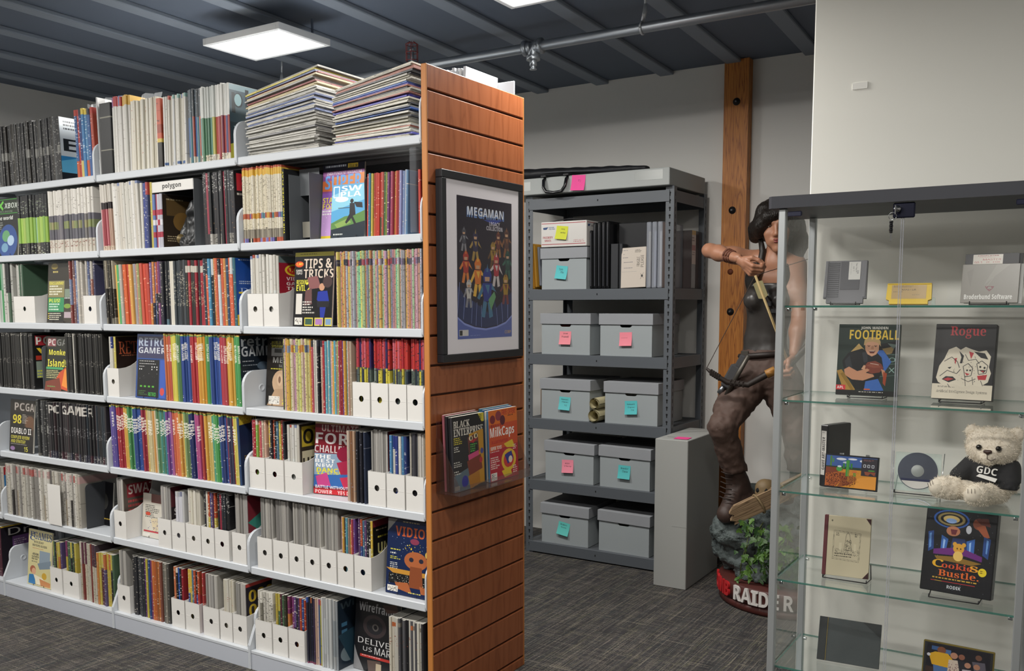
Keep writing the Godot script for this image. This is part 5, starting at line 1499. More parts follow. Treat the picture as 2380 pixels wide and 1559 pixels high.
	"poster": "bg 231b2c; p 9a2a3a 16,9 26,8.4 20,15.4 60,14.2 40,17.2 22,17; t 6f90c8 17 7.2 68 7 b MEGAMAN; t e4e8f0 18 6.6 66 6 b MEGAMAN; p 3a4a9a 46,14.8 84,13.2 66,17.2; t d8d4dc 57 15.6 20 2.8 b LEGACY; t d8d4dc 52 18.8 30 3 b COLLECTION; p 2a3560 0,84 12,88 30,91 50,92.4 70,91 88,88 100,83 100,66 70,78 66,72 62,84 24,72 20,74 0,62; l 8a98d0 0.7 4,60 0,82; l 8a98d0 0.7 14,64 10,86; l 8a98d0 0.6 26,73 24,89; l 8a98d0 0.6 34,74 32,91; l 8a98d0 0.6 42,76 42,92; l 8a98d0 0.6 70,78 72,91; l 8a98d0 0.6 80,74 82,89; l 8a98d0 0.7 92,62 92,86; p 5a6ab0 0,84 12,88.5 30,91.6 50,93 70,91.6 88,88.5 100,83.4 100,100 0,100; p 8a98d8 0,84 12,88.5 30,91.6 50,93 70,91.6 88,88.5 100,83.4 100,85 88,90 70,93 50,94.4 30,93 12,90 0,85.4; f 5a3a34 8a5a3a 90 26 1.7 1; f 6a3430 9a6a3a 74 28 1.5 -1; f 3a3450 a88a4a 32 30 1.7 0; f 4a4a54 8a8a90 12 27 1.3 1; f a08030 6a4a2a 64 36 1.6 1; f 2a4a44 3a6a5a 92 42 1.7 -1; f b03a30 d8803a 15 45 1.8 0; f d8782c e8b84a 36 51 2.2 1; f b03440 cfc6c4 70 46 1.9 -1; f c8c4c0 8a8a90 20 64 1.6 1; f a8842c 7a3a3a 88 60 1.8 0; f 2c3a8a 4a7a9a 53 60 2.9 1; p 6aa070 55,72 66,66 69,70 60,80; r d8d4d0 3 93.6 16 4.4; r 2a2a2a 3.6 94 5 3.6; d 8a98c8 22 97.6 18 0.8 1; t c8a87a 86 95 12 2.4 b CORP",
}


# ---------------------------------------------------------------- soft bodies: tapered bones joined smoothly, meshed as surface nets
# bones [a, ra, b, rb]; clip(p) > 0 cuts away; bump adds fine unevenness
func sdf_mesh(bones: Array, cell: float, k := 0.03, bump := 0.0, clip: Variant = null, bump_freq := 40.0) -> ArrayMesh:
	var lo := Vector3(1e9, 1e9, 1e9)
	var hi := -lo
	for b in bones:
		for e in [[b[0], b[1]], [b[2], b[3]]]:
			var r: float = e[1] + cell * 2.5 + bump
			lo = lo.min(e[0] - Vector3(r, r, r))
			hi = hi.max(e[0] + Vector3(r, r, r))
	var nx := int((hi.x - lo.x) / cell) + 2
	var ny := int((hi.y - lo.y) / cell) + 2
	var nz := int((hi.z - lo.z) / cell) + 2
	var f := PackedFloat32Array()
	f.resize(nx * ny * nz)
	f.fill(1.0)
	for b in bones:
		var a: Vector3 = b[0]
		var ab: Vector3 = b[2] - a
		var ra: float = b[1]
		var dr: float = b[3] - ra
		var sq: Vector3 = b[4] if b.size() > 4 else Vector3.ONE  # squash of the cross-section
		var l2 := maxf(ab.length_squared(), 1e-9)
		var reach := maxf(ra, b[3]) + cell * 2.5 + k + bump
		var q0: Vector3 = (a.min(b[2]) - Vector3(reach, reach, reach) - lo) / cell
		var q1: Vector3 = (a.max(b[2]) + Vector3(reach, reach, reach) - lo) / cell
		for z in range(maxi(0, int(q0.z)), mini(nz, int(q1.z) + 2)):
			for y in range(maxi(0, int(q0.y)), mini(ny, int(q1.y) + 2)):
				var i := (z * ny + y) * nx
				for x in range(maxi(0, int(q0.x)), mini(nx, int(q1.x) + 2)):
					var p := lo + Vector3(x, y, z) * cell
					var t := clampf((p - a).dot(ab) / l2, 0.0, 1.0)
					var off := (p - a - ab * t) / sq
					var d := off.length() - (ra + dr * t)
					var o := f[i + x]
					if o < 0.99:
						var h := maxf(k - absf(o - d), 0.0) / k
						f[i + x] = minf(o, d) - h * h * k * 0.25
					else:
						f[i + x] = d
	if bump > 0.0 or clip != null:
		for z in nz:
			for y in ny:
				var i := (z * ny + y) * nx
				for x in nx:
					if f[i + x] < 0.6:
						var p := lo + Vector3(x, y, z) * cell
						if bump > 0.0:
							f[i + x] += noise.get_noise_3d(p.x * bump_freq, p.y * bump_freq, p.z * bump_freq) * bump
						if clip != null:
							f[i + x] = maxf(f[i + x], clip.call(p))
	var vert := {}
	var st := SurfaceTool.new()
	st.begin(Mesh.PRIMITIVE_TRIANGLES)
	st.set_smooth_group(0)
	var count := 0
	var corner := [0, 1, nx, nx + 1, nx * ny, nx * ny + 1, nx * ny + nx, nx * ny + nx + 1]
	var edges := [[0, 1], [2, 3], [4, 5], [6, 7], [0, 2], [1, 3], [4, 6], [5, 7], [0, 4], [1, 5], [2, 6], [3, 7]]
	for z in nz - 1:
		for y in ny - 1:
			for x in nx - 1:
				var i := (z * ny + y) * nx + x
				var m := 0
				for c in 8:
					if f[i + corner[c]] < 0.0:
						m |= 1 << c
				if m == 0 or m == 255:
					continue
				var s := Vector3.ZERO
				var n := 0
				for e in edges:
					if ((m >> e[0]) & 1) != ((m >> e[1]) & 1):
						var da := f[i + corner[e[0]]]
						var db := f[i + corner[e[1]]]
						var t := da / (da - db)
						var pa := Vector3(e[0] & 1, (e[0] >> 1) & 1, e[0] >> 2)
						var pb := Vector3(e[1] & 1, (e[1] >> 1) & 1, e[1] >> 2)
						s += pa.lerp(pb, t)
						n += 1
				var p := lo + (Vector3(x, y, z) + s / n) * cell
				st.set_uv(Vector2(p.x + p.z, p.y))
				st.add_vertex(p)
				vert[i] = count
				count += 1
	for i in vert:
		var x: int = i % nx
		var y: int = (i / nx) % ny
		var z: int = i / (nx * ny)
		for ax in [[1, nx, nx * ny, y, z], [nx, nx * ny, 1, z, x], [nx * ny, 1, nx, x, y]]:
			if ax[3] == 0 or ax[4] == 0:
				continue
			var a: bool = f[i] < 0.0
			var b: bool = f[i + ax[0]] < 0.0
			if a == b:
				continue
			var v0: int = vert[i]
			var v1: int = vert.get(i - ax[1], -1)
			var v2: int = vert.get(i - ax[1] - ax[2], -1)
			var v3: int = vert.get(i - ax[2], -1)
			if v1 < 0 or v2 < 0 or v3 < 0:
				continue
			for q in ([v0, v2, v1, v0, v3, v2] if a else [v0, v1, v2, v0, v2, v3]):
				st.add_index(q)
	st.generate_normals()
	return st.commit()


# ---------------------------------------------------------------- on the slat panel: framed poster and magazine tray
func panel_things() -> void:
	var f := thing("framed_poster", "black framed game poster with white mat hung on the slat panel", "framed poster", Vector3(0.0236, 0, 0))
	var y0 := 1.297
	var y1 := 1.963
	var z0 := -0.043
	var z1 := -0.578
	var st := ST()
	for y in [y0 + 0.014, y1 - 0.014]:
		box(st, Vector3(0.014, y, (z0 + z1) / 2), Vector3(0.028, 0.028, z0 - z1), 0.002)
	for z in [z0 - 0.014, z1 + 0.014]:
		box(st, Vector3(0.014, (y0 + y1) / 2, z), Vector3(0.028, y1 - y0 - 0.056, 0.028), 0.002)
	part("frame", st, mat("frame black", "1d1e22", 0.4), f)
	part("backing_board", boxed(Vector3(0.007, (y0 + y1) / 2, (z0 + z1) / 2), Vector3(0.006, y1 - y0 - 0.03, z0 - z1 - 0.03)), M["black"], f)
	part("mat_board", boxed(Vector3(0.021, (y0 + y1) / 2, (z0 + z1) / 2), Vector3(0.003, y1 - y0 - 0.05, z0 - z1 - 0.05)), mat("mat board", "f2edf2", 0.85), f)
	print_on(f, "poster_print", COVERS["poster"], Vector3(0.0229, 1.376, -0.137), Vector3(0, 0, -0.362), Vector3(0, 0.508, 0), 512, 720)
	part("glass", pane(Vector3(0.0255, y0 + 0.026, z0 - 0.026), Vector3(0, 0, z1 - z0 + 0.052), Vector3(0, y1 - y0 - 0.052, 0)), glass("frame glass", 0.003), f)
	# smoky acrylic tray
	var tr := thing("acrylic_tray", "smoky clear acrylic magazine tray hooked on the slat panel", "magazine tray", Vector3(0.0236, 0.832, 0))
	var ac := mat("smoky acrylic", "6a4a40", 0.12, 0.0, {"transparency": BaseMaterial3D.TRANSPARENCY_ALPHA})
	ac.albedo_color = Color(0.3, 0.18, 0.14, 0.16)
	part("back_plate", boxed(Vector3(0.003, 0.13, -0.265), Vector3(0.004, 0.26, 0.47), 0.001), ac, tr)
	part("floor_plate", boxed(Vector3(0.055, 0.002, -0.265), Vector3(0.1, 0.004, 0.47), 0.001), ac, tr)
	part("front_lip", boxed(Vector3(0.104, 0.017, -0.265), Vector3(0.004, 0.034, 0.47), 0.001), ac, tr)
	for z in [-0.028, -0.502]:
		var sp := ST()
		T = Transform3D(Basis(), Vector3(0, 0, z))
		prism(sp, PackedVector2Array([Vector2(0.005, 0.004), Vector2(0.102, 0.004), Vector2(0.102, 0.034), Vector2(0.02, 0.2), Vector2(0.005, 0.2)]), -0.002, 0.002)
		T = Transform3D()
		part("side_plate", sp, ac, tr)
	var rows := [["be", -0.045, ["9a5a64", "26262a", "1f2024", "303034"], "magazine with bold serif title and a painted arcade machine"], ["milk", -0.275, ["3a7a9a", "2a5a8a", "d8d4c8", "5a8ab0"], "orange-red magazine with white title and a ring of coloured shapes"]]
	for r in rows:
		for i in 4:
			var front := i == 3
			var x := 0.046 + 0.0128 * i
			var o := thing("tray_magazine", (r[3] + " in the acrylic tray") if front else "%s magazine %s behind the %s one in the tray" % [colour_name(Color.html(r[2][i])), nth(3 - i), "serif-titled" if r[0] == "be" else "orange-red"], "magazine", Vector3(x + 0.0, 0.8372, r[1] - 0.105), "magazines in the acrylic tray", turned(0, 0, 2))
			var hh := 0.268 if front else 0.274 - 0.004 * i
			part("cover_block", boxed(Vector3(0, hh / 2, 0.0 if front else -0.006), Vector3(0.0085, hh, 0.2), 0.0008), mat("tray mag " + r[2][i], r[2][i], 0.35), o)
			part("page_edge", boxed(Vector3(0, hh + 0.0003, 0.0 if front else -0.006), Vector3(0.007, 0.0006, 0.196)), mat("page paper", "d8d4c8", 0.8), o)
			if front:
				print_on(o, "front_cover", COVERS[r[0]], Vector3(0.0046, 0, 0.1), Vector3(0, 0, -0.2), Vector3(0, hh, 0), 240, 316)


# a thin sheet: o its lower left corner, ex and ey its sides
func pane(o: Vector3, ex: Vector3, ey: Vector3) -> SurfaceTool:
	var st := ST()
	quad(st, o, o + ex, o + ex + ey, o + ey, ex.cross(ey))
	return st


func glass(key: String, alpha: float, tint := Color(0.85, 0.95, 0.92)) -> StandardMaterial3D:
	var m := mat(key, "ffffff", 0.02, 0.0, {"transparency": BaseMaterial3D.TRANSPARENCY_ALPHA})
	m.albedo_color = Color(tint.r, tint.g, tint.b, alpha)
	return m


# ---------------------------------------------------------------- the archive rack
# a panel in the xy plane with a long round-ended hole
func holed_panel(st: SurfaceTool, w: float, h: float, c: Vector2, hw: float, hr: float, z0: float, z1: float) -> void:
	var seg := 32
	var pts := []
	for k in seg + 1:
		var a := TAU * k / seg + PI / seg
		var d := Vector2(cos(a), sin(a))
		var t := 1e9
		if absf(d.y) > 1e-6:
			t = hr / absf(d.y)
		if absf(d.x) * t > hw - hr:  # the round ends
			var cx := signf(d.x) * (hw - hr)
			var b := d.x * cx
			t = b + sqrt(maxf(b * b - cx * cx + hr * hr, 0.0))
		var tx := (w / 2 - signf(d.x) * c.x) / absf(d.x) if absf(d.x) > 1e-6 else 1e9
		var ty := ((h - c.y) if d.y > 0 else c.y) / absf(d.y) if absf(d.y) > 1e-6 else 1e9
		pts.append([c + d * t, c + d * minf(tx, ty), tx < ty])
	for k in seg:
		var p: Array = pts[k]
		var q: Array = pts[k + 1]
		for z in [[z1, 1.0], [z0, -1.0]]:
			poly(st, [Vector3(p[0].x, p[0].y, z[0]), Vector3(p[1].x, p[1].y, z[0]), Vector3(q[1].x, q[1].y, z[0]), Vector3(q[0].x, q[0].y, z[0])], Vector3(0, 0, z[1]))
			if p[2] != q[2]:
				var corner := Vector2(p[1].x if p[2] else q[1].x, q[1].y if p[2] else p[1].y)
				poly(st, [Vector3(p[1].x, p[1].y, z[0]), Vector3(corner.x, corner.y, z[0]), Vector3(q[1].x, q[1].y, z[0])], Vector3(0, 0, z[1]))
		poly(st, [Vector3(p[0].x, p[0].y, z1), Vector3(q[0].x, q[0].y, z1), Vector3(q[0].x, q[0].y, z0), Vector3(p[0].x, p[0].y, z0)], Vector3(c.x - p[0].x, c.y - p[0].y, 0))


func sticky(parent: Node, at: Vector3, col: String, turn: float, scribble: String, s := 0.076) -> void:
	var st := ST(false)
	var r := print_place("bg " + col + "; " + scribble, 64, 64)
	for i in 4:  # the lower edge curls away
		var v0 := i / 4.0
		var v1 := (i + 1) / 4.0
		var za := 0.0006 + 0.014 * v0 * v0
		var zb := 0.0006 + 0.014 * v1 * v1
		quad(st, Vector3(-s / 2, -s * v1, zb), Vector3(s / 2, -s * v1, zb), Vector3(s / 2, -s * v0, za), Vector3(-s / 2, -s * v0, za), Vector3.BACK, Rect2(r.position.x, r.position.y + r.size.y * v0, r.size.x, r.size.y * 0.25))
	part("sticky_note", st, M["note print"], parent, at, Vector3(0, 0, deg_to_rad(turn)))


func archive_box(at: Vector3, w: float, label: String, turn := 0.0, tilt := 0.0) -> Node3D:
	var t := thing("archive_box", label, "archive box", at, "grey archive boxes on the steel rack", turned(0, turn, 0))
	var h := 0.232
	var D := 0.375
	var st := ST()
	holed_panel(st, w, h, Vector2(0, 0.176), 0.037, 0.0145, -0.003, 0.0)
	box(st, Vector3(-w / 2 + 0.0015, h / 2, -D / 2), Vector3(0.003, h, D - 0.006))
	box(st, Vector3(w / 2 - 0.0015, h / 2, -D / 2), Vector3(0.003, h, D - 0.006))
	box(st, Vector3(0, h / 2, -D + 0.0015), Vector3(w, h, 0.003))
	box(st, Vector3(0, 0.0015, -D / 2), Vector3(w - 0.006, 0.003, D - 0.006))
	part("body", st, M["archive grey"], t)
	var ld := ST()
	var lw := w + 0.014
	box(ld, Vector3(0, 0.0275, 0.006), Vector3(lw, 0.061, 0.003), 0.001)
	box(ld, Vector3(0, 0.0275, -D - 0.006), Vector3(lw, 0.061, 0.003), 0.001)
	for sx in [-1.0, 1.0]:
		box(ld, Vector3(sx * (lw / 2 - 0.0015), 0.0275, -D / 2), Vector3(0.003, 0.061, D + 0.009), 0.001)
	box(ld, Vector3(0, 0.0575, -D / 2), Vector3(lw, 0.003, D + 0.014), 0.001)
	part("lid", ld, M["archive lid"], t, Vector3(0, h - 0.052, 0), turned(0, 0, tilt))
	return t


func archive_rack() -> void:
	var X0 := -0.9
	var X1 := 0.03
	var Z0 := -2.16
	var Z1 := -2.655
	var rk := thing("steel_rack", "tall grey boltless steel rack holding archive boxes against the back wall", "storage rack", Vector3.ZERO)
	var g: Material = M["rack grey"]
	for px in [[X0, 1.0], [X1, -1.0]]:
		for pz in [[Z0, -1.0], [Z1, 1.0]]:
			var st := ST()
			box(st, Vector3(px[0] + px[1] * 0.024, 1.065, pz[0] + pz[1] * 0.001), Vector3(0.048, 2.13, 0.002))
			box(st, Vector3(px[0] + px[1] * 0.001, 1.065, pz[0] + pz[1] * 0.02), Vector3(0.002, 2.13, 0.038))
			var post := part("post", st, g, rk)
			var hl := ST()
			if pz[0] == Z0:
				for i in 52:
					var y := 0.05 + i * 0.04
					var c := Vector3(px[0] + px[1] * 0.024, y, Z0 + 0.0002)
					var round_ := []
					for k in 8:
						round_.append(c + Vector3(cos(TAU * k / 8) * 0.006, sin(TAU * k / 8) * 0.006 + 0.004, 0))
					poly(hl, round_, Vector3.BACK)
					poly(hl, [c + Vector3(-0.003, -0.013, 0), c + Vector3(0.003, -0.013, 0), c + Vector3(0.003, 0, 0), c + Vector3(-0.003, 0, 0)], Vector3.BACK)
			if px[0] == X1:
				for i in 52:
					var y := 0.05 + i * 0.04
					var c := Vector3(X1 + 0.0002, y, pz[0] + pz[1] * 0.02)
					poly(hl, [c + Vector3(0, -0.012, 0.003), c + Vector3(0, -0.012, -0.003), c + Vector3(0, 0.01, -0.003), c + Vector3(0, 0.01, 0.003)], Vector3.RIGHT)
			if pz[0] == Z0 or px[0] == X1:
				part("keyhole_slots", hl, M["dark hole"], post).set_meta("kind", "stuff")
	var levels := [2.11, 1.586, 1.207, 0.822, 0.45, 0.07]
	var beam := ST()
	box(beam, Vector3(0, -0.031, 0), Vector3(X1 - X0 - 0.05, 0.062, 0.003), 0.001)
	box(beam, Vector3(0, -0.001, -0.012), Vector3(X1 - X0 - 0.05, 0.002, 0.022))
	var beam_mesh := done(beam)
	var side := done(boxed(Vector3(0, -0.031, 0), Vector3(0.003, 0.062, Z0 - Z1 - 0.012), 0.001))
	for y in levels:
		part("front_beam", beam_mesh, g, rk, Vector3((X0 + X1) / 2, y, Z0 + 0.003))
		part("rear_beam", beam_mesh, g, rk, Vector3((X0 + X1) / 2, y, Z1 + 0.004))
		part("side_beam", side, g, rk, Vector3(X1 - 0.004, y, (Z0 + Z1) / 2))
		part("side_beam", side, g, rk, Vector3(X0 + 0.004, y, (Z0 + Z1) / 2))
		part("shelf_board", boxed(Vector3((X0 + X1) / 2, y - 0.0085, (Z0 + Z1) / 2), Vector3(X1 - X0 - 0.014, 0.012, Z0 - Z1 - 0.012)), mat("rack board", "565a5e", 0.6), rk)
		var sl := ST()
		box(sl, Vector3((X0 + X1) / 2 + 0.01, y - 0.03, Z0 + 0.005), Vector3(0.005, 0.01, 0.002))
		part("beam_slot", sl, M["dark hole"], rk)
	# boxes: x from, width, level, label, note
	var zf := -2.178
	var B := [
		[-0.8, 0.295, 1, "grey archive box with a blue note under the white mailing box", "5cc4c8", "t 24343a 26 20 34 16 s Tom; t 24343a 44 42 26 14 s Fix", -1, -6.0],
		[-0.799, 0.318, 2, "grey archive box with pink note and orange in its hand hole, second level", "f2909c", "t 4a2a2e 30 12 40 12 s Joe; t 4a2a2e 20 34 56 14 s Powell", 0, 0.0],
		[-0.413, 0.318, 2, "grey archive box with a plain pink note, right of two on second level", "f48c9c", "d c86a78 16 40 60 10 1", 0, 2.0],
		[-0.803, 0.325, 3, "grey archive box with blue note left of the paper rolls", "62c6ca", "t 24343a 18 14 60 12 s Newell; t 24343a 24 34 56 12 s Chapman; t 24343a 50 58 20 10 s 1/2", 1, -2.0],
		[-0.379, 0.322, 3, "grey archive box with blue note right of the paper rolls", "58c2c6", "t 24343a 18 20 60 12 s Newell; t 24343a 24 42 56 12 s Chapman; t 24343a 50 62 24 12 s 2/4", -1, 4.0],
		[-0.771, 0.318, 4, "grey archive box with pink note and a lid raised at one end", "f490a4", "t 4a2a2e 26 22 40 12 s Alan; t 4a2a2e 20 44 60 12 s V Kemp", -2, 3.0],
		[-0.409, 0.312, 4, "grey archive box with blue note beside the raised-lid box", "5ac4c6", "t 24343a 22 16 60 14 s Brandon; t 24343a 36 38 40 14 s Data", 0, -1.0],
		[-0.796, 0.31, 5, "grey archive box with tilted blue note on the bottom level", "66cec6", "t 24343a 18 14 56 12 s Robin; t 24343a 26 36 46 10 s Smith", 0, -9.0],
		[-0.414, 0.318, 5, "grey archive box without a note on the bottom level", "", "", 0, 0.0],
	]
	for i in B.size():
		var b: Array = B[i]
		var t := archive_box(Vector3(b[0] + b[1] / 2, levels[b[2]] + 0.0006, zf), b[1], b[3], [0.0, 0.6, 0.0, -0.6, 0.4, 1.2, 0.0, 1.5, -1.0][i], [0.0, 0.0, 0.0, 0.0, 0.0, -1.2, -0.8, -0.7, -0.7][i])
		if b[4] != "":
			sticky(t, Vector3([-0.01, 0.0, 0.0, 0.0, 0.0, -0.01, 0.0, 0.0, 0.0][i], 0.135, 0.0004), b[4], b[7], b[5])
		if i in [1, 4, 8]:
			part("contents", boxed(Vector3(0, 0.12, -0.06), Vector3(b[1] - 0.05, 0.1 if i == 1 else 0.11, 0.04)), mat("box contents %d" % i, ["", "d8702c", "", "", "c8c4b8", "", "", "", "8a8a88"][i], 0.6), t)
	# white mailing carton on the first box
	var mb := thing("mailing_carton", "white postal carton with red stripes and yellow note on a grey box", "carton", Vector3(-0.653, levels[1] + 0.245, zf + 0.004), "", turned(0, 0, 0))
	part("carton", boxed(Vector3(0, 0.073, -0.16), Vector3(0.3, 0.145, 0.32), 0.002), mat("carton white", "d9d6d2", 0.7), mb)
	print_on(mb, "carton_print", "bg d9d6d2; r a84048 1 5 97 3; r a84048 1 89 97 3; p 2f4a7a 4,22 16,20 12,30 5,30; t 2f4a7a 17 20 12 5 b UNITED STATES; t 2f4a7a 17 27 14 4 b POSTAL SERVICE; t a84048 4 58 22 9 b PRIORITY; t a84048 8 71 15 8 b MAIL; t a84048 72 74 22 4 s VISIT US AT; d a84048 72 81 26 4 1", Vector3(-0.148, 0.002, 0.0006), Vector3(0.296, 0, 0), Vector3(0, 0.141, 0), 300, 150)
	print_on(mb, "carton_side_print", "bg d9d6d2; r a84048 1 5 97 2; p 2f4a7a 4,14 14,12 10,22 5,22; t 3a3a44 18 16 40 6 b UNITED STATES", Vector3(0.1506, 0.002, -0.002), Vector3(0, 0, -0.31), Vector3(0, 0.141, 0), 200, 100)
	sticky(mb, Vector3(-0.006, 0.118, 0.0008), "d2d83c", -6.0, "t 3a3a1a 40 18 34 14 s Tony; t 3a3a1a 40 44 44 14 s Bailey")
	var cd := thing("loose_cable", "thin black cord lying over the white postal carton", "cord", Vector3(-0.653, levels[1] + 0.392, zf))
	part("cable", tubed([Vector3(-0.12, 0.002, -0.05), Vector3(-0.06, 0.012, -0.06), Vector3(0.0, 0.02, -0.08), Vector3(0.08, 0.012, -0.06), Vector3(0.12, 0.002, -0.1)], 0.003, 6), M["black"], cd)
	# left: padded envelopes
	for i in 3:
		var e := part("padded_envelope", boxed(Vector3(0, 0.135, -0.1), Vector3(0.014, 0.27 - 0.02 * i, 0.2), 0.004), mat("envelope %d" % i, ["d8a03a", "c8922f", "8a8f9a"][i], 0.6), self, Vector3(-0.872 + 0.018 * i, levels[1] + 0.003, zf - 0.002 - 0.02 * i), turned(0, 0, 4))
		tag(e, ["bright yellow padded envelope at the rack's left post", "darker yellow padded envelope beside the bright one", "grey patterned envelope between yellow envelopes and grey box"][i], "envelope", "envelopes on the rack")
	# black portfolio cases, binder, folder and clear binders
	var spots := [[-0.487, 0.018, 0.33, 0.6], [-0.466, 0.024, 0.372, 0.5], [-0.439, 0.024, 0.374, 0.4], [-0.412, 0.024, 0.376, 0.3], [-0.385, 0.021, 0.378, 0.2]]
	for i in spots.size():
		var s: Array = spots[i]
		var o := thing("black_portfolio", "black portfolio case standing on edge, %s from the grey box on the rack" % nth(i + 1), "portfolio case", Vector3(s[0] + s[1] / 2, levels[1] + 0.001, zf - 0.004), "black portfolio cases on the rack", turned(0, 0, s[3]))
		part("case", boxed(Vector3(0, s[2] / 2, -0.17), Vector3(s[1], s[2], 0.34), 0.005), M["black gloss"], o)
		part("zip_edge", boxed(Vector3(0, s[2] / 2, 0.0008), Vector3(0.004, s[2] - 0.03, 0.002)), mat("zip grey", "44464c", 0.4), o)
	var bb := thing("black_binder_box", "black flat box facing out behind the cream folder on the rack", "box", Vector3(-0.25, levels[1] + 0.001, zf - 0.12))
	part("shell", boxed(Vector3(0, 0.185, 0), Vector3(0.2, 0.37, 0.05), 0.004), mat("dull black", "202124", 0.6), bb)
	var sb := thing("charcoal_slipcase", "short charcoal slipcase standing before the black box on the rack", "slipcase", Vector3(-0.335, levels[1] + 0.001, zf - 0.012))
	part("case", boxed(Vector3(0, 0.125, -0.04), Vector3(0.045, 0.25, 0.08), 0.002), mat("charcoal card", "303236", 0.6), sb)
	part("lid_edge", boxed(Vector3(0.034, 0.125, -0.045), Vector3(0.02, 0.25, 0.07), 0.002), mat("charcoal card", "303236", 0.6), sb)
	var cf := thing("cream_folder", "leaning cream paper folder with handwriting on the rack", "folder", Vector3(-0.215, levels[1] + 0.0055, zf - 0.002), "", turned(-6, 0, 2))
	part("sheet", boxed(Vector3(0, 0.112, -0.003), Vector3(0.15, 0.224, 0.005), 0.001), mat("cream card", "cfc4b8", 0.8), cf)
	print_on(cf, "handwriting", "bg cfc4b8; d 6a6a74 4 6 36 3 1; d 6a6a74 8 16 10 2 1; d 5a5a64 6 24 30 3 1; d 5a5a64 10 36 40 3 1; d 6a6a74 10 50 44 3 1; d 7a7a80 4 60 70 1 1; v 4a463c 64 24 12 24 s FRAGILE; v 4a463c 80 20 12 30 s PLEASE; d 5a564a 56 6 30 8 3; l 3a3a3a 1 80,66 92,78; l 3a3a3a 1 92,64 80,80; e 3a3a3a 86 72 4 3", Vector3(-0.073, 0.002, 0.0), Vector3(0.146, 0, 0), Vector3(0, 0.22, 0), 160, 230)
	for i in 3:
		var o := thing("clear_binder", "clear plastic binder standing on the rack, %s from the right post" % nth(3 - i), "binder", Vector3(-0.124 + 0.033 * i, levels[1] + 0.001, zf - 0.004), "clear plastic binders on the rack")
		part("cover", boxed(Vector3(0, 0.18, -0.15), Vector3(0.028, 0.36, 0.3), 0.004), glass("binder plastic", 0.5, Color(0.72, 0.74, 0.78)), o)
		part("papers", boxed(Vector3(0, 0.16, -0.15), Vector3(0.014, 0.3, 0.27), 0.002), mat("binder paper %d" % i, ["b8b4ae", "9aa0b8", "c4c4c8"][i], 0.7), o)
	var sc := thing("clear_storage_case", "brown-tinted clear storage case with a printed label at the rack's rear corner", "storage case", Vector3(-0.045, levels[1] + 0.001, -2.568))
	part("case", boxed(Vector3(0, 0.165, 0), Vector3(0.1, 0.33, 0.16), 0.004), glass("case plastic", 0.55, Color(0.45, 0.4, 0.4)), sc)
	print_on(sc, "label", "bg c8b8b0; r c8a04a 0 0 100 14; d 5a3a34 6 20 80 16 2; r a86a6a 6 44 88 16; d 5a3a34 10 64 70 12 2", Vector3(0.0506, 0.14, 0.075), Vector3(0, 0, -0.06), Vector3(0, 0.19, 0), 48, 140)
	# brown box deep on the fourth level, and the rolled sheets
	var bx := thing("brown_carton", "small brown carton deep behind the left post of the rack", "carton", Vector3(-0.87, levels[3] + 0.001, -2.4))
	part("carton", boxed(Vector3(0.02, 0.08, 0), Vector3(0.06, 0.16, 0.2), 0.002), mat("brown carton", "7a5a3a", 0.8), bx)
	for i in 2:
		var c := Vector3([-0.437, -0.433][i], levels[3] + [0.0385, 0.11][i], zf + 0.03)
		var rl := thing("paper_roll", ["thick cream paper roll lying between two archive boxes, lower one", "cream paper roll lying on top of the thicker roll"][i], "paper roll", c, "rolled sheets on the rack")
		var R: float = [0.037, 0.033][i]
		for turn_ in 3:
			var st := ST(false)
			var r := R - 0.0035 * turn_
			var path := []
			for k in 25:
				var a := TAU * k / 24 * 0.98 + turn_ * 0.7
				path.append(Vector2(cos(a), sin(a)) * (r - 0.0022 * k / 24.0))
			for k in 24:
				var p: Vector2 = path[k]
				var q: Vector2 = path[k + 1]
				for face in [[0.0, 1.0], [0.0008, -1.0]]:
					var pp: Vector2 = p * (1.0 - face[0] / r)
					var qq: Vector2 = q * (1.0 - face[0] / r)
					poly(st, [Vector3(pp.x, pp.y, 0), Vector3(qq.x, qq.y, 0), Vector3(qq.x, qq.y, -0.36), Vector3(pp.x, pp.y, -0.36)], Vector3(pp.x, pp.y, 0) * face[1])
			part("sheet_layer", st, mat("roll paper", "c9c09a" if i == 0 else "d0c8a4", 0.8), rl)
	# on top: the flat grey carton, the black bag and its handle
	var fb := thing("flat_grey_carton", "long flat grey carton lying across the top of the rack", "carton", Vector3(0, 2.131, 0))
	part("carton", boxed(Vector3(-0.53, 0.046, -2.38), Vector3(1.1, 0.092, 0.53), 0.003), mat("carton grey", "a9adac", 0.75), fb)
	part("tape_strip", boxed(Vector3(-0.1, 0.058, -2.1144), Vector3(0.165, 0.05, 0.0006)), mat("clear tape", "9a9e9c", 0.18), fb)
	part("tape_strip", boxed(Vector3(-0.9, 0.048, -2.1144), Vector3(0.12, 0.05, 0.0006)), mat("clear tape", "9a9e9c", 0.18), fb)
	sticky(fb, Vector3(-0.523, 0.09, -2.1146), "f0509c", -3.0, "t a83a6a 46 30 20 16 s TJ", 0.086)
	var bg := thing("black_bag", "flat soft black carrying bag lying on the grey carton", "bag", Vector3(0, 2.224, 0))
	var bones := []
	for i in 8:
		bones.append([Vector3(-1.0 + 0.1 * i, 0.03, -2.19 - 0.012 * i), 0.075 - 0.0055 * i, Vector3(-1.0 + 0.1 * (i + 1), 0.028, -2.19 - 0.012 * (i + 1)), 0.0695 - 0.0055 * i, Vector3(1, 0.52, 1.1)])
	for i in 7:
		bones.append([Vector3(-1.0 + 0.1 * i, 0.014, -2.36), 0.04 - 0.003 * i, Vector3(-0.9 + 0.1 * i, 0.014, -2.36), 0.037 - 0.003 * i, Vector3(1, 0.5, 2.4)])
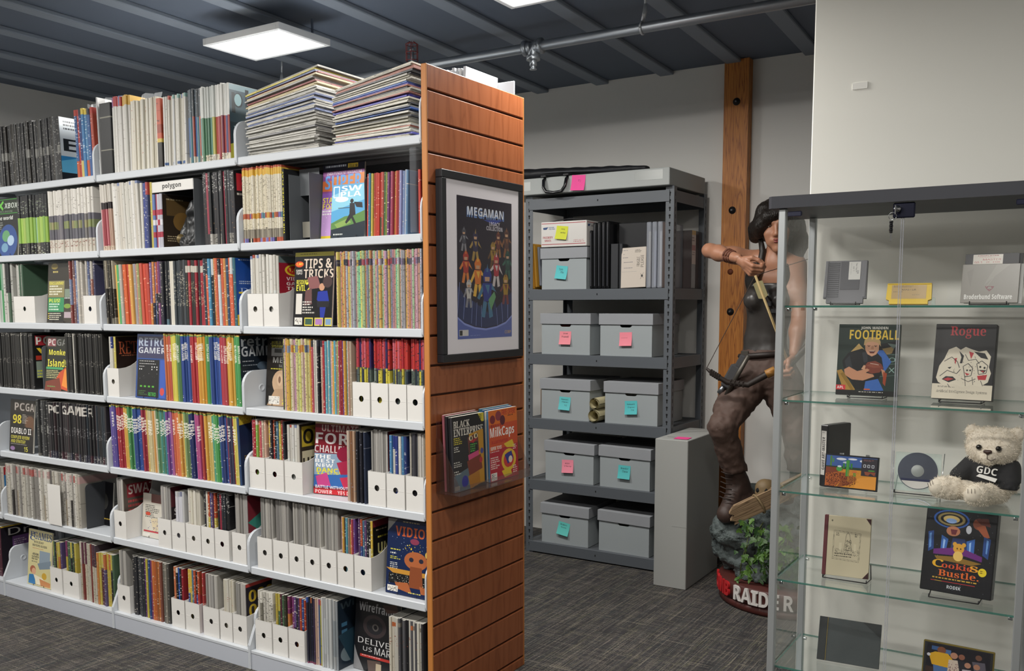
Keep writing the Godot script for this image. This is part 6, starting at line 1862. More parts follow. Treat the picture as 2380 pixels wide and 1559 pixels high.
	part("body", sdf_mesh(bones, 0.01, 0.03, 0.004, func(p): return -p.y, 9.0), mat("bag black", "1b1c20", 0.55), bg)
	part("zip_seam", tubed([Vector3(-0.98, 0.03, -2.135), Vector3(-0.7, 0.03, -2.145), Vector3(-0.55, 0.026, -2.16), Vector3(-0.3, 0.018, -2.19)], 0.004, 6), mat("zip grey", "44464c", 0.4), bg)
	var hp := []
	for q in [[-0.742, 0.0, -2.135], [-0.744, -0.02, -2.1], [-0.74, -0.06, -2.092], [-0.72, -0.086, -2.088], [-0.67, -0.094, -2.086], [-0.62, -0.088, -2.088], [-0.6, -0.06, -2.092], [-0.596, -0.02, -2.1], [-0.597, 0.0, -2.135]]:
		hp.append(Vector3(q[0], q[1], q[2]))
	part("handle", tubed(hp, 0.0095, 10), M["black gloss"], bg)
	for x in [-0.743, -0.597]:
		part("handle_loop", boxed(Vector3(x, 0.004, -2.118), Vector3(0.036, 0.012, 0.05), 0.003), M["black"], bg)
	# tall flat grey carton on the floor
	var gb := thing("tall_grey_carton", "tall narrow grey carton standing on the carpet beside the rack", "carton", Vector3(0.128, 0.0005, -2.18), "", turned(0, 0.6, 0))
	part("carton", boxed(Vector3(0, 0.397, 0), Vector3(0.182, 0.794, 0.5), 0.003), M["grey board"], gb)
	part("flap_seam", boxed(Vector3(-0.008, 0.7946, 0.16), Vector3(0.1, 0.0006, 0.004)), mat("seam dark", "4a4b4a", 0.9), gb)
	part("front_crease", boxed(Vector3(0.05, 0.335, 0.2504), Vector3(0.08, 0.0015, 0.001)), mat("crease light", "9a9b99", 0.9), gb)
	for y in [0.71, 0.53, 0.12]:
		part("staple", boxed(Vector3(-0.0915, y, 0.243), Vector3(0.001, 0.06, 0.002)), M["steel"], gb)
	var pn := part("pink_note", boxed(Vector3(0, 0.0008, 0), Vector3(0.076, 0.0008, 0.076)), mat("note pink", "f04a94", 0.7), self, Vector3(0.165, 0.7962, -2.0), turned(0, 4, 0))
	tag(pn, "bright pink sticky note lying on top of the tall grey carton", "sticky note")


# ---------------------------------------------------------------- the life-size figure of an archer on a rock
const JOINT := {"head": Vector3(0.609, 1.872, -2.08), "neck": Vector3(0.600, 1.731, -2.115), "shR": Vector3(0.505, 1.722, -2.13), "shL": Vector3(0.695, 1.690, -2.13), "elR": Vector3(0.293, 1.770, -1.99), "wrR": Vector3(0.486, 1.720, -1.87), "haR": Vector3(0.549, 1.665, -1.85), "nock": Vector3(0.581, 1.635, -1.84), "elL": Vector3(0.745, 1.423, -2.05), "wrL": Vector3(0.748, 1.259, -1.95), "haL": Vector3(0.733, 1.202, -1.92), "chest": Vector3(0.582, 1.573, -2.12), "waist": Vector3(0.549, 1.303, -2.13), "pelv": Vector3(0.556, 1.157, -2.13), "hipR": Vector3(0.500, 1.115, -2.10), "hipL": Vector3(0.633, 1.098, -2.14), "knR": Vector3(0.430, 0.893, -1.85), "anR": Vector3(0.470, 0.582, -2.0), "heelR": Vector3(0.511, 0.500, -2.03), "toeR": Vector3(0.448, 0.450, -1.88), "knL": Vector3(0.740, 0.845, -2.10), "anL": Vector3(0.734, 0.587, -2.20), "toeL": Vector3(0.711, 0.501, -2.10)}


func add_mesh(st: SurfaceTool, m: ArrayMesh, xf := Transform3D()) -> void:
	st.append_from(m, 0, xf)


# a hand in its own axes: x from the wrist to the knuckles, y to the thumb, z out of the palm's back; curl in degrees
func hand_mesh(curl: float) -> ArrayMesh:
	var b := []
	b.append([Vector3(-0.03, 0, 0), 0.024, Vector3(0.01, 0, 0), 0.024, Vector3(1, 1.0, 0.72)])
	for i in 4:
		var y := 0.027 - 0.018 * i
		b.append([Vector3(0.01, y * 0.7, 0), 0.0125, Vector3(0.066 - 0.004 * absf(i - 1), y, 0.002), 0.0112])
		var p := Vector3(0.066 - 0.004 * absf(i - 1), y, 0.002)
		var a := 0.0
		var len_: float = [0.04, 0.044, 0.041, 0.033][i]
		for s in 3:
			a += deg_to_rad(curl * [0.75, 1.1, 0.8][s])
			var q = p + Vector3(cos(a), 0, -sin(a)) * len_ * [1.0, 0.66, 0.55][s]
			b.append([p, 0.0098 - 0.001 * s, q, 0.0092 - 0.001 * s])
			p = q
	# thumb from the side of the palm
	b.append([Vector3(-0.005, 0.018, -0.008), 0.0155, Vector3(0.028, 0.042, -0.02), 0.0125])
	b.append([Vector3(0.028, 0.042, -0.02), 0.0118, Vector3(0.056, 0.04, -0.036), 0.0102])
	b.append([Vector3(0.056, 0.04, -0.036), 0.0102, Vector3(0.076, 0.03, -0.042), 0.0082])
	return sdf_mesh(b, 0.0036, 0.006)


func frame(x: Vector3, y_hint: Vector3, at: Vector3) -> Transform3D:
	x = x.normalized()
	var z := x.cross(y_hint).normalized()
	return Transform3D(Basis(x, z.cross(x).normalized(), z), at)


func statue() -> void:
	var J := JOINT
	var t := thing("statue", "life-size statue of a woman archer in dark top and brown trousers on a rock", "statue", Vector3.ZERO)
	var skin := mat("statue skin", "a9785e", 0.45, 0.0, {"subsurf_scatter_enabled": true, "subsurf_scatter_strength": 0.05})
	var leather := mat("statue top", "3b3836", 0.36)
	var cloth := mat("statue trousers", "55423a", 0.7)
	var boot := mat("statue boot", "40302a", 0.55)
	var up := Vector3.UP
	# trunk and limbs, one surface
	var trunk := [
		[J.chest + Vector3(-0.045, 0.05, 0), 0.088, J.chest + Vector3(0.045, 0.045, 0), 0.088, Vector3(1, 1.1, 0.85)],
		[J.chest + Vector3(-0.03, -0.06, 0.005), 0.092, J.chest + Vector3(0.03, -0.06, 0.005), 0.09, Vector3(1, 1, 0.82)],
		[J.chest + Vector3(-0.008, -0.1, 0), 0.1, J.waist + Vector3(0, 0.03, 0), 0.086, Vector3(1.08, 1, 0.8)],
		[J.waist, 0.086, J.pelv + Vector3(0, 0.03, 0), 0.115, Vector3(1.12, 1, 0.86)],
		[J.pelv + Vector3(-0.045, -0.01, 0), 0.098, J.pelv + Vector3(0.05, -0.01, 0), 0.098],
		[J.chest + Vector3(-0.066, -0.045, 0.065), 0.048, J.chest + Vector3(-0.07, -0.055, 0.075), 0.045],
		[J.chest + Vector3(0.062, -0.045, 0.065), 0.048, J.chest + Vector3(0.066, -0.055, 0.075), 0.045],
	]
	var legs := [
		[J.hipR, 0.094, J.knR, 0.058], [J.knR, 0.058, J.knR.lerp(J.anR, 0.35), 0.052], [J.knR.lerp(J.anR, 0.35), 0.052, J.anR, 0.038],
		[J.hipL, 0.098, J.knL, 0.064], [J.knL, 0.062, J.knL.lerp(J.anL, 0.35), 0.06], [J.knL.lerp(J.anL, 0.35), 0.06, J.anL, 0.042],
	]
	var arms := [
		[J.neck + Vector3(0, -0.03, 0.0), 0.05, J.neck.lerp(J.head, 0.55), 0.046],
		[J.neck + Vector3(0, -0.02, 0), 0.05, J.shR + Vector3(0.02, 0, 0), 0.046], [J.neck + Vector3(0, -0.025, 0), 0.05, J.shL + Vector3(-0.02, 0, 0), 0.046],
		[J.shR, 0.047, J.shR.lerp(J.elR, 0.5), 0.038], [J.shR.lerp(J.elR, 0.5), 0.038, J.elR, 0.03], [J.elR, 0.03, J.elR.lerp(J.wrR, 0.35), 0.035], [J.elR.lerp(J.wrR, 0.35), 0.035, J.wrR, 0.0235],
		[J.shL, 0.052, J.shL.lerp(J.elL, 0.5), 0.044], [J.shL.lerp(J.elL, 0.5), 0.044, J.elL, 0.036], [J.elL, 0.037, J.elL.lerp(J.wrL, 0.35), 0.039], [J.elL.lerp(J.wrL, 0.35), 0.039, J.wrL, 0.026],
		[J.neck + Vector3(-0.02, -0.03, 0.03), 0.02, J.shR + Vector3(0.03, 0.005, 0.03), 0.016], [J.neck + Vector3(0.02, -0.03, 0.03), 0.02, J.shL + Vector3(-0.03, 0.01, 0.03), 0.016],
	]
	var st := SurfaceTool.new()
	st.begin(Mesh.PRIMITIVE_TRIANGLES)
	add_mesh(st, sdf_mesh(trunk + legs + arms, 0.011, 0.035))
	# the head, turned to the room
	var look = (Vector3(1.75, 1.52, 2.5) - J.head).normalized()
	var hx := up.cross(look).normalized()
	var hd := Transform3D(Basis(hx, look.cross(hx), look).rotated(look, deg_to_rad(3)), J.head)
	var fb := [
		[Vector3(0, 0.035, -0.02), 0.084, Vector3(0, 0.03, -0.035), 0.088, Vector3(0.92, 1.02, 1)], [Vector3(0, -0.01, 0.025), 0.062, Vector3(0, -0.06, 0.04), 0.046], [Vector3(0, -0.07, 0.045), 0.036, Vector3(0, -0.098, 0.062), 0.018],
		[Vector3(-0.034, -0.024, 0.05), 0.028, Vector3(-0.03, -0.06, 0.048), 0.022], [Vector3(0.034, -0.024, 0.05), 0.028, Vector3(0.03, -0.06, 0.048), 0.022],
		[Vector3(0, 0.022, 0.083), 0.008, Vector3(0, -0.026, 0.101), 0.0095], [Vector3(-0.009, -0.03, 0.09), 0.008, Vector3(0.009, -0.03, 0.09), 0.008],
		[Vector3(-0.034, 0.034, 0.076), 0.009, Vector3(-0.014, 0.032, 0.083), 0.009], [Vector3(0.034, 0.034, 0.076), 0.009, Vector3(0.014, 0.032, 0.083), 0.009],
		[Vector3(-0.018, -0.056, 0.079), 0.0085, Vector3(0.018, -0.056, 0.079), 0.0085], [Vector3(0, -0.1, 0.066), 0.017, Vector3(0, -0.095, 0.064), 0.017],
		[Vector3(-0.079, 0.012, -0.008), 0.011, Vector3(-0.077, -0.022, -0.002), 0.008, Vector3(0.5, 1, 1)], [Vector3(0.079, 0.012, -0.008), 0.011, Vector3(0.077, -0.022, -0.002), 0.008, Vector3(0.5, 1, 1)],
		[Vector3(0, -0.06, -0.02), 0.05, Vector3(0, -0.13, -0.03), 0.046],
	]
	add_mesh(st, sdf_mesh(fb, 0.0042, 0.016), hd)
	# hands: the right draws the string, the left holds the bow
	var hr := frame(J.nock - J.wrR + Vector3(0.0, 0.02, 0), Vector3(0.3, 0.7, 0.5), J.wrR.lerp(J.haR, 0.45))
	add_mesh(st, hand_mesh(62.0), hr)
	var hl := frame(J.haL - J.wrL + Vector3(-0.02, 0, 0.02), Vector3(-0.3, 0.2, 0.9), J.wrL.lerp(J.haL, 0.6))
	add_mesh(st, hand_mesh(66.0), hl)
	var body := part("body", st.commit(), skin, t)
	# face
	for s in [-1.0, 1.0]:
		var e := ST(false)
		lathe(e, [[0.0, -0.0105], [0.006, -0.0085], [0.0098, -0.003], [0.0098, 0.003], [0.006, 0.0085], [0.0, 0.0105]], 12)
		var eye := part("eye", e, mat("shaded eye white", "a89c92", 0.3), t)  # darkened: the shade under the fringe is put into the colour
		eye.transform = hd * Transform3D(Basis().scaled(Vector3(1.15, 0.52, 1)), Vector3(s * 0.0305, 0.012, 0.0715))
		part("eyelid", tubed([Vector3(s * 0.018, 0.013, 0.0795), Vector3(s * 0.026, 0.0178, 0.0815), Vector3(s * 0.036, 0.0175, 0.0795), Vector3(s * 0.044, 0.0115, 0.072)], [0.0018, 0.0026, 0.0026, 0.0016], 6), mat("lid brown", "5a3a2c", 0.5), t).transform = hd
		var ir := ST(false)
		lathe(ir, [[0.0, 0.002], [0.004, 0.0012], [0.0052, 0.0]], 10)
		part("iris", ir, mat("iris brown", "2a1d16", 0.2), eye, Vector3(0, 0, 0.0096), turned(90, 0, 0))
		part("eyebrow", tubed([Vector3(s * 0.012, 0.041, 0.092), Vector3(s * 0.03, 0.047, 0.088), Vector3(s * 0.046, 0.041, 0.074)], [0.0025, 0.0032, 0.0016], 6), mat("hair dark", "1c1612", 0.5), t).transform = hd
	var lip := ST(false)
	tube(lip, [Vector3(-0.0215, -0.057, 0.081), Vector3(-0.01, -0.0525, 0.0895), Vector3(0, -0.054, 0.091), Vector3(0.01, -0.0525, 0.0895), Vector3(0.0215, -0.057, 0.081)], [0.0015, 0.0045, 0.0042, 0.0045, 0.0015], 8)
	tube(lip, [Vector3(-0.019, -0.059, 0.081), Vector3(-0.008, -0.0635, 0.088), Vector3(0.008, -0.0635, 0.088), Vector3(0.019, -0.059, 0.081)], [0.0015, 0.0056, 0.0056, 0.0015], 8)
	part("lips", lip, mat("lip red", "8a4540", 0.35), t).transform = hd
	# hair: cap, side parting swept over one eye, tail over the shoulder, strands
	var hb := [
		[Vector3(0, 0.05, -0.03), 0.106, Vector3(0, 0.025, -0.055), 0.106, Vector3(0.97, 1, 1)], [Vector3(-0.055, 0.09, 0.03), 0.042, Vector3(-0.088, 0.0, 0.02), 0.034], [Vector3(0.055, 0.09, 0.03), 0.042, Vector3(0.088, 0.0, 0.02), 0.034],
		[Vector3(0.045, 0.098, 0.05), 0.036, Vector3(-0.035, 0.058, 0.074), 0.026], [Vector3(-0.035, 0.058, 0.074), 0.025, Vector3(-0.07, 0.014, 0.056), 0.022], [Vector3(-0.078, 0.02, 0.05), 0.024, Vector3(-0.086, -0.03, 0.03), 0.012], [Vector3(0.045, 0.098, 0.05), 0.032, Vector3(0.076, 0.035, 0.055), 0.024],
		[Vector3(-0.1, 0.005, -0.015), 0.042, Vector3(-0.104, -0.03, -0.03), 0.036], [Vector3(0.09, 0.01, -0.03), 0.046, Vector3(0.104, -0.08, -0.03), 0.042], [Vector3(0.104, -0.08, -0.03), 0.042, Vector3(0.092, -0.18, 0.0), 0.018],
		[Vector3(0.0, -0.03, -0.1), 0.055, Vector3(0.03, -0.13, -0.1), 0.04],
	]
	part("hair", sdf_mesh(hb, 0.006, 0.03, 0.0035, null, 45.0), mat("hair strands", "1c1612", 0.42, 0.0, {"normal_enabled": true, "normal_texture": noise_tex(41, 0.05, 256, [], true, 20.0, Vector2(3.0, 0.25)), "normal_scale": 1.0, "uv1_triplanar": true, "uv1_scale": Vector3(9, 9, 9)}), t).transform = hd
	var br := ST(false)
	tube(br, [J.head + Vector3(-0.075, -0.05, 0.02), J.neck + Vector3(-0.055, 0.03, 0.05), J.neck + Vector3(-0.06, -0.06, 0.07), J.chest + Vector3(-0.055, 0.05, 0.1)], [0.012, 0.017, 0.02, 0.012], 8)
	part("side_strand", br, mat("hair dark", "1c1612", 0.5), t)
	# clothes
	var tb := []
	for b in trunk.slice(0, 4) + trunk.slice(5):
		var c: Array = b.duplicate()
		c[1] += 0.006
		c[3] += 0.006
		tb.append(c)
	for s in [["shR", 0.05], ["shL", -0.05]]:
		tb.append([J.chest + Vector3(-s[1] * 1.3, 0.06, 0.065), 0.02, J[s[0]] + Vector3(s[1] * 0.75, 0.01, 0.035), 0.02])
		tb.append([J[s[0]] + Vector3(s[1] * 0.75, 0.01, 0.035), 0.02, J.chest + Vector3(-s[1] * 1.3, 0.06, -0.06), 0.02])
	var neckline := func(p: Vector3) -> float:
		var dx := absf(p.x - 0.585 - (p.y - 1.6) * 0.1)
		return maxf(1.245 - p.y, minf(p.y - 1.605, 0.062 - dx))
	var top := part("tank_top", sdf_mesh(tb, 0.0095, 0.03, 0.002, neckline, 30.0), leather, t)
	var lb := []
	for b in trunk.slice(3, 5) + legs:
		var c: Array = b.duplicate()
		c[1] += 0.01
		c[3] += 0.009
		lb.append(c)
	lb.append([J.knR.lerp(J.anR, 0.5), 0.06, J.knR.lerp(J.anR, 0.74), 0.064])
	lb.append([J.knL.lerp(J.anL, 0.5), 0.064, J.knL.lerp(J.anL, 0.72), 0.064])
	lb.append([J.hipR.lerp(J.knR, 0.4) + Vector3(-0.05, 0, 0.02), 0.06, J.hipR.lerp(J.knR, 0.62) + Vector3(-0.04, 0, 0.03), 0.055])
	var folds := func(p: Vector3) -> float:
		return maxf(p.y - 1.27, 0.655 - p.y + 0.02 * noise.get_noise_2d(p.x * 9.0, p.z * 9.0))
	part("trousers", sdf_mesh(lb, 0.009, 0.02, 0.009, folds, 24.0), cloth, t)
	var bb := []
	for s in ["R", "L"]:
		var an: Vector3 = J["an" + s]
		var kn: Vector3 = J["kn" + s]
		var toe: Vector3 = J["toe" + s]
		var heel: Vector3 = J["heelR"] if s == "R" else an + Vector3(0.01, -0.08, -0.05)
		bb += [[kn.lerp(an, 0.64), 0.056, an, 0.05], [an, 0.05, heel, 0.046], [an, 0.045, toe, 0.039, Vector3(1, 1, 1)], [heel, 0.041, toe + Vector3(0, -0.008, 0), 0.038]]
	part("boots", sdf_mesh(bb, 0.0105, 0.03, 0.004, null, 30.0), boot, t)
	var lc := ST(false)
	for i in 7:
		var f := 0.06 + i * 0.13
		var p: Vector3 = J.knR.lerp(J.anR, 0.66).lerp(J.toeR + Vector3(0.012, 0.05, -0.02), f)
		var o := Vector3(-0.012, 0, 0.055 - 0.012 * f)
		tube(lc, [p + o + Vector3(-0.03, 0.006, -0.008), p + o + Vector3(0, 0, 0.004), p + o + Vector3(0.03, -0.004, -0.008)], 0.0035, 5)
	part("boot_laces", lc, mat("lace brown", "2c201b", 0.7), t)
	# belt, straps, holster, wraps
	var ring := []
	for k in 21:
		var a := TAU * k / 20
		ring.append(J.waist + Vector3(cos(a) * 0.122, -0.06 + 0.012 * cos(a), sin(a) * 0.108))
	var belt := part("belt", tubed(ring, 0.015, 6), mat("belt leather", "2e2623", 0.5), t)
	part("buckle", boxed(J.waist + Vector3(-0.07, -0.055, 0.102), Vector3(0.04, 0.03, 0.012), 0.003), mat("buckle metal", "5a5650", 0.4, 0.6), belt)
	var sp := []
	for q in [[-0.085, 0.17, 0.0], [-0.075, 0.1, 0.075], [-0.02, 0.0, 0.125], [0.045, -0.1, 0.105], [0.09, -0.2, 0.075]]:
		sp.append(J.chest + Vector3(q[0], q[1], q[2]))
	part("chest_strap", tubed(sp, 0.011, 6), mat("belt leather", "2e2623", 0.5), t)
	for i in 3:
		part("strap_pouch", boxed(J.chest + Vector3(0.022 + 0.026 * i, -0.075 - 0.035 * i, 0.124 - 0.006 * i), Vector3(0.034, 0.026, 0.02), 0.005), M["black"], t, Vector3.ZERO)
	var hol := Transform3D(Basis(Vector3(0, 0, 1), deg_to_rad(-28)), Vector3(0.432, 1.12, -1.935))
	var hs := ST()
	T = hol
	box(hs, Vector3(0, 0.02, 0), Vector3(0.055, 0.13, 0.035), 0.01)
	box(hs, Vector3(0.006, 0.11, 0), Vector3(0.034, 0.07, 0.026), 0.008)
	T = Transform3D()
	var holster := part("holster", hs, mat("holster grey", "4a4a4c", 0.4, 0.2), t)
	part("holster_rod", tubed([hol * Vector3(0.03, 0.16, 0.02), hol * Vector3(0.03, -0.07, 0.02)], 0.012, 10), mat("buckle metal", "5a5650", 0.4, 0.6), holster)
	part("holster_tip", tubed([hol * Vector3(-0.01, -0.045, 0.0), hol * Vector3(-0.012, -0.085, 0.0)], 0.013, 10), M["steel"], holster)
	for i in 3:
		var p: Vector3 = J.elR.lerp(J.wrR, 0.66 + 0.07 * i)
		var d: Vector3 = (J.wrR - J.elR).normalized()
		var rg := []
		var sd := d.cross(up).normalized()
		for k in 13:
			rg.append(p + (sd * cos(TAU * k / 12) + d.cross(sd) * sin(TAU * k / 12)) * (0.0305 - 0.002 * i))
		part("wrist_wrap", tubed(rg, 0.0062, 6), mat("wrap brown", "6a4030", 0.7), t)
	part("necklace_cord", tubed([J.neck + Vector3(-0.04, -0.005, 0.03), J.neck + Vector3(-0.02, -0.035, 0.058), J.neck + Vector3(0.01, -0.04, 0.06), J.neck + Vector3(0.045, -0.008, 0.03)], 0.003, 5), M["black"], t)
	# bow, string and arrow: held things
	var bow := thing("bow", "dark recurve bow with wooden grip in the statue's lowered hand", "bow", Vector3.ZERO)
	var bp := []
	for q in [[0.369, 1.185, -1.78], [0.39, 1.165, -1.79], [0.461, 1.118, -1.82], [0.551, 1.107, -1.86], [0.648, 1.167, -1.895], [0.733, 1.205, -1.925], [0.811, 1.305, -1.97], [0.887, 1.511, -2.0], [0.9, 1.7, -2.0], [0.9, 1.744, -1.99]]:
		bp.append(Vector3(q[0], q[1], q[2]))
	part("limbs", tubed(bp, [0.006, 0.01, 0.014, 0.015, 0.017, 0.018, 0.017, 0.014, 0.01, 0.006], 8), mat("bow dark", "2c2420", 0.55), bow)
	part("grip", tubed([Vector3(0.632, 1.158, -1.89), Vector3(0.672, 1.18, -1.902)], 0.022, 10), mat("bow wood", "a8783c", 0.5), bow)
	part("string", tubed([bp[0], J.nock], 0.0018, 5), mat("string dark", "3a2c24", 0.7), bow)
	part("string", tubed([J.nock, bp[-1]], 0.0018, 5), mat("string dark", "3a2c24", 0.7), bow)
	for i in 9:
		var q: Vector3 = bp[1].lerp(bp[2], i / 8.0) if i < 5 else bp[2].lerp(bp[3], (i - 4) / 5.0)
		part("limb_binding", boxed(q, Vector3(0.012, 0.032, 0.032), 0.006), mat("bow dark", "2c2420", 0.55), bow)
	var ar := thing("arrow", "pale wooden arrow drawn across the statue's chest", "arrow", Vector3.ZERO)
	var tip := Vector3(0.752, 1.175, -1.9)
	part("shaft", tubed([J.nock, tip], 0.0065, 8), mat("arrow wood", "b0996a", 0.6), ar)
	var dir: Vector3 = (tip - J.nock).normalized()
	var sdv := dir.cross(Vector3.BACK).normalized()
	for s in [-1.0, 1.0]:
		var fl := ST()
		var a: Vector3 = J.nock + dir * 0.03
		for z in [0.0, 0.001]:
			poly(fl, [a, a + dir * 0.09, a + dir * 0.08 + sdv * s * 0.024 + Vector3(0, 0, z), a + dir * 0.005 + sdv * s * 0.024 + Vector3(0, 0, z)], Vector3(0, 0, 1 if z > 0 else -1))
		part("fletching", fl, mat("fletch cream", "8f8660", 0.8), ar)
	statue_base(t)


func statue_base(t: Node3D) -> void:
	var c := Vector3(0.73, 0, -2.1)
	var R := 0.368
	var ds := ST(false)
	lathe(ds, [[0.0, 0.001], [R - 0.012, 0.001], [R - 0.004, 0.006], [R - 0.004, 0.034], [R - 0.014, 0.036], [R - 0.014, 0.042], [R - 0.002, 0.046], [R - 0.002, 0.118], [R - 0.01, 0.125], [0.0, 0.125]], 48, c)
	part("plinth", ds, mat("plinth red", "4c211c", 0.5), t)
	# raised letters round the rim
	var word := "TOMB RAIDER"
	var adv := {"T": 0.92, "O": 1.05, "M": 1.2, "B": 0.95, " ": 0.35, "R": 0.98, "A": 1.02, "I": 0.5, "D": 1.0, "E": 0.86}
	var total := 0.0
	for ch in word:
		total += adv[ch]
	var a0 := deg_to_rad(-77)
	var a1 := deg_to_rad(17)
	var s := 0.0
	for i in word.length():
		var ch := word[i]
		var w: float = adv[ch]
		var a := lerpf(a0, a1, (s + w / 2) / total)
		s += w
		if ch == " ":
			continue
		var tm := TextMesh.new()
		tm.font = font_of("b")
		tm.font_size = 64
		tm.pixel_size = 0.0018
		tm.depth = 0.012
		tm.curve_step = 4.0
		tm.text = ch
		var o := part("letter", tm, mat("letter red", "b8262a", 0.4) if i < 4 else mat("letter white", "d8d4d0", 0.4), t, c + Vector3(sin(a) * (R + 0.002), 0.083, cos(a) * (R + 0.002)), Vector3(0, a, 0))
		o.scale = Vector3(0.72 * w / 0.95 if ch != "I" else 1.0, 0.86, 1)
		o.set_meta("label", ("red" if i < 4 else "white") + " raised letter")
	# the rock
	var rb := [
		[c + Vector3(-0.02, 0.16, 0.02), 0.2, c + Vector3(0.04, 0.2, -0.02), 0.22], [c + Vector3(-0.24, 0.32, 0.08), 0.13, c + Vector3(-0.1, 0.28, 0.06), 0.17], [c + Vector3(-0.29, 0.345, 0.14), 0.085, c + Vector3(-0.14, 0.34, 0.15), 0.1],
		[c + Vector3(0.0, 0.3, 0.1), 0.15, c + Vector3(0.12, 0.34, 0.02), 0.17], [c + Vector3(-0.29, 0.25, 0.02), 0.11, c + Vector3(-0.24, 0.46, -0.1), 0.09], [c + Vector3(0.0, 0.38, -0.05), 0.14, c + Vector3(0.06, 0.44, -0.06), 0.11],
		[c + Vector3(-0.16, 0.17, 0.13), 0.1, c + Vector3(0.12, 0.16, 0.17), 0.11], [c + Vector3(-0.22, 0.2, 0.1), 0.09, c + Vector3(-0.15, 0.15, 0.16), 0.08],
	]
	var rock := sdf_mesh(rb, 0.014, 0.015, 0.06, func(p): return 0.122 - p.y, 7.5)
	part("rock", rock, mat("rock slate", "ffffff", 0.75, 0.0, {"albedo_texture": noise_tex(21, 0.02, 256, [Color("343b3c"), Color("717c7a")]), "uv1_triplanar": true, "uv1_scale": Vector3(3, 3, 3), "normal_enabled": true, "normal_texture": noise_tex(22, 0.03, 256, [], true, 14.0), "normal_scale": 1.0}), t)
	# the broken plank
	var wood := mat("weathered wood", "ffffff", 0.8, 0.0, {"albedo_texture": wood_tex(31, Color("a3896a"), Color("7a6248"), Color("40301f"), 128, 256, 7.0, 1.0, [[0.4, 0.35, 1.2]])})
	var A := Vector3(0.49, 0.447, -1.83)
	var Bv := Vector3(0.86, 0.66, -1.93)
	var dx := (Bv - A).normalized()
	var dz := Vector3(0.15, -0.3, 0.95)
	dz = (dz - dx * dz.dot(dx)).normalized()
	var dy := dz.cross(dx)
	var ps := ST()
	var edge := [[0.0, -0.04], [0.016, -0.026], [-0.008, -0.012], [0.024, 0.006], [0.004, 0.024], [0.04, 0.046]]
	var L := (Bv - A).length()
	for side in [1.0, -1.0]:
		for i in edge.size() - 1:
			var e: Array = edge[i]
			var f: Array = edge[i + 1]
			var u0: float = (e[1] + 0.042) / 0.09
			var u1: float = (f[1] + 0.042) / 0.09
			poly(ps, [A + dx * e[0] + dy * e[1] + dz * side * 0.016, A + dx * L + dy * e[1] + dz * side * 0.016, A + dx * L + dy * f[1] + dz * side * 0.016, A + dx * f[0] + dy * f[1] + dz * side * 0.016], dz * side, [Vector2(u0, 0), Vector2(u0, 1), Vector2(u1, 1), Vector2(u1, 0)])
	for i in edge.size() - 1:
		var e: Array = edge[i]
		var f: Array = edge[i + 1]
		poly(ps, [A + dx * e[0] + dy * e[1] - dz * 0.016, A + dx * e[0] + dy * e[1] + dz * 0.016, A + dx * f[0] + dy * f[1] + dz * 0.016, A + dx * f[0] + dy * f[1] - dz * 0.016], -dx, [Vector2(0, 0), Vector2(0, 0.1), Vector2(0.1, 0.1), Vector2(0.1, 0)])
	for q in [[-0.04, -1.0, 0], [0.046, 1.0, 5]]:
		poly(ps, [A + dx * edge[q[2]][0] + dy * q[0] - dz * 0.016, A + dx * L + dy * q[0] - dz * 0.016, A + dx * L + dy * q[0] + dz * 0.016, A + dx * edge[q[2]][0] + dy * q[0] + dz * 0.016], dy * q[1], [Vector2(0, 0), Vector2(0, 1), Vector2(0.15, 1), Vector2(0.15, 0)])
	part("plank", ps, wood, t)
	for k in [0.155, 0.29]:
		var p = A + dx * k
		var lp := []
		for i in 13:
			var a := TAU * i / 12
			lp.append(p + dy * cos(a) * 0.053 + dz * sin(a) * 0.026 + dx * 0.014 * sin(a))
		part("rope", tubed(lp, 0.0055, 6), mat("rope tan", "8a7656", 0.85), t)
	# the small skull
	var sk := Vector3(0.634, 0.585, -1.905)
	part("skull", sdf_mesh([[sk + Vector3(0, 0.01, 0), 0.046, sk + Vector3(0.01, 0.005, -0.02), 0.047], [sk + Vector3(0, -0.03, 0.022), 0.026, sk + Vector3(0, -0.045, 0.026), 0.02], [sk + Vector3(-0.024, -0.012, 0.03), 0.014, sk + Vector3(0.024, -0.012, 0.03), 0.014]], 0.006, 0.014), mat("bone brown", "7a6648", 0.6), t)
	for s2 in [-1.0, 1.0]:
		var e := ST(false)
		lathe(e, [[0.0, -0.006], [0.011, -0.003], [0.013, 0.003], [0.0, 0.006]], 10)
		part("eye_socket", e, M["dark hole"], t, sk + Vector3(s2 * 0.018, 0.004, 0.04), turned(80, 0, 0))
	# ivy: stems with one mesh for each leaf
	var leaf := ST()
	var lo := [Vector3(0, 0, 0), Vector3(-0.35, 0.05, 0.02), Vector3(-0.5, 0.35, 0.06), Vector3(-0.25, 0.45, 0.0), Vector3(-0.2, 0.75, 0.03), Vector3(0, 1.0, -0.08), Vector3(0.2, 0.75, 0.03), Vector3(0.25, 0.45, 0.0), Vector3(0.5, 0.35, 0.06), Vector3(0.35, 0.05, 0.02)]
	for i in range(1, lo.size()):
		var q: Vector3 = lo[(i + 1) % lo.size()] if i + 1 < lo.size() else lo[0]
		poly(leaf, [Vector3(0, 0.4, -0.03), lo[i], q], Vector3.BACK)
	poly(leaf, [Vector3(0, 0.4, -0.03), lo[0], lo[1]], Vector3.BACK)
	var leaf_mesh := done(leaf)
	var greens := []
	for g in ["35561f", "476a26", "243f1c", "587c34", "2d4b24"]:
		greens.append(mat("ivy " + g, g, 0.5, 0.0, {"backlight_enabled": true, "backlight": Color(0.1, 0.14, 0.04)}))
	var stems := ST(false)
	var ivy := Node3D.new()
	ivy.name = "ivy"
	t.add_child(ivy)
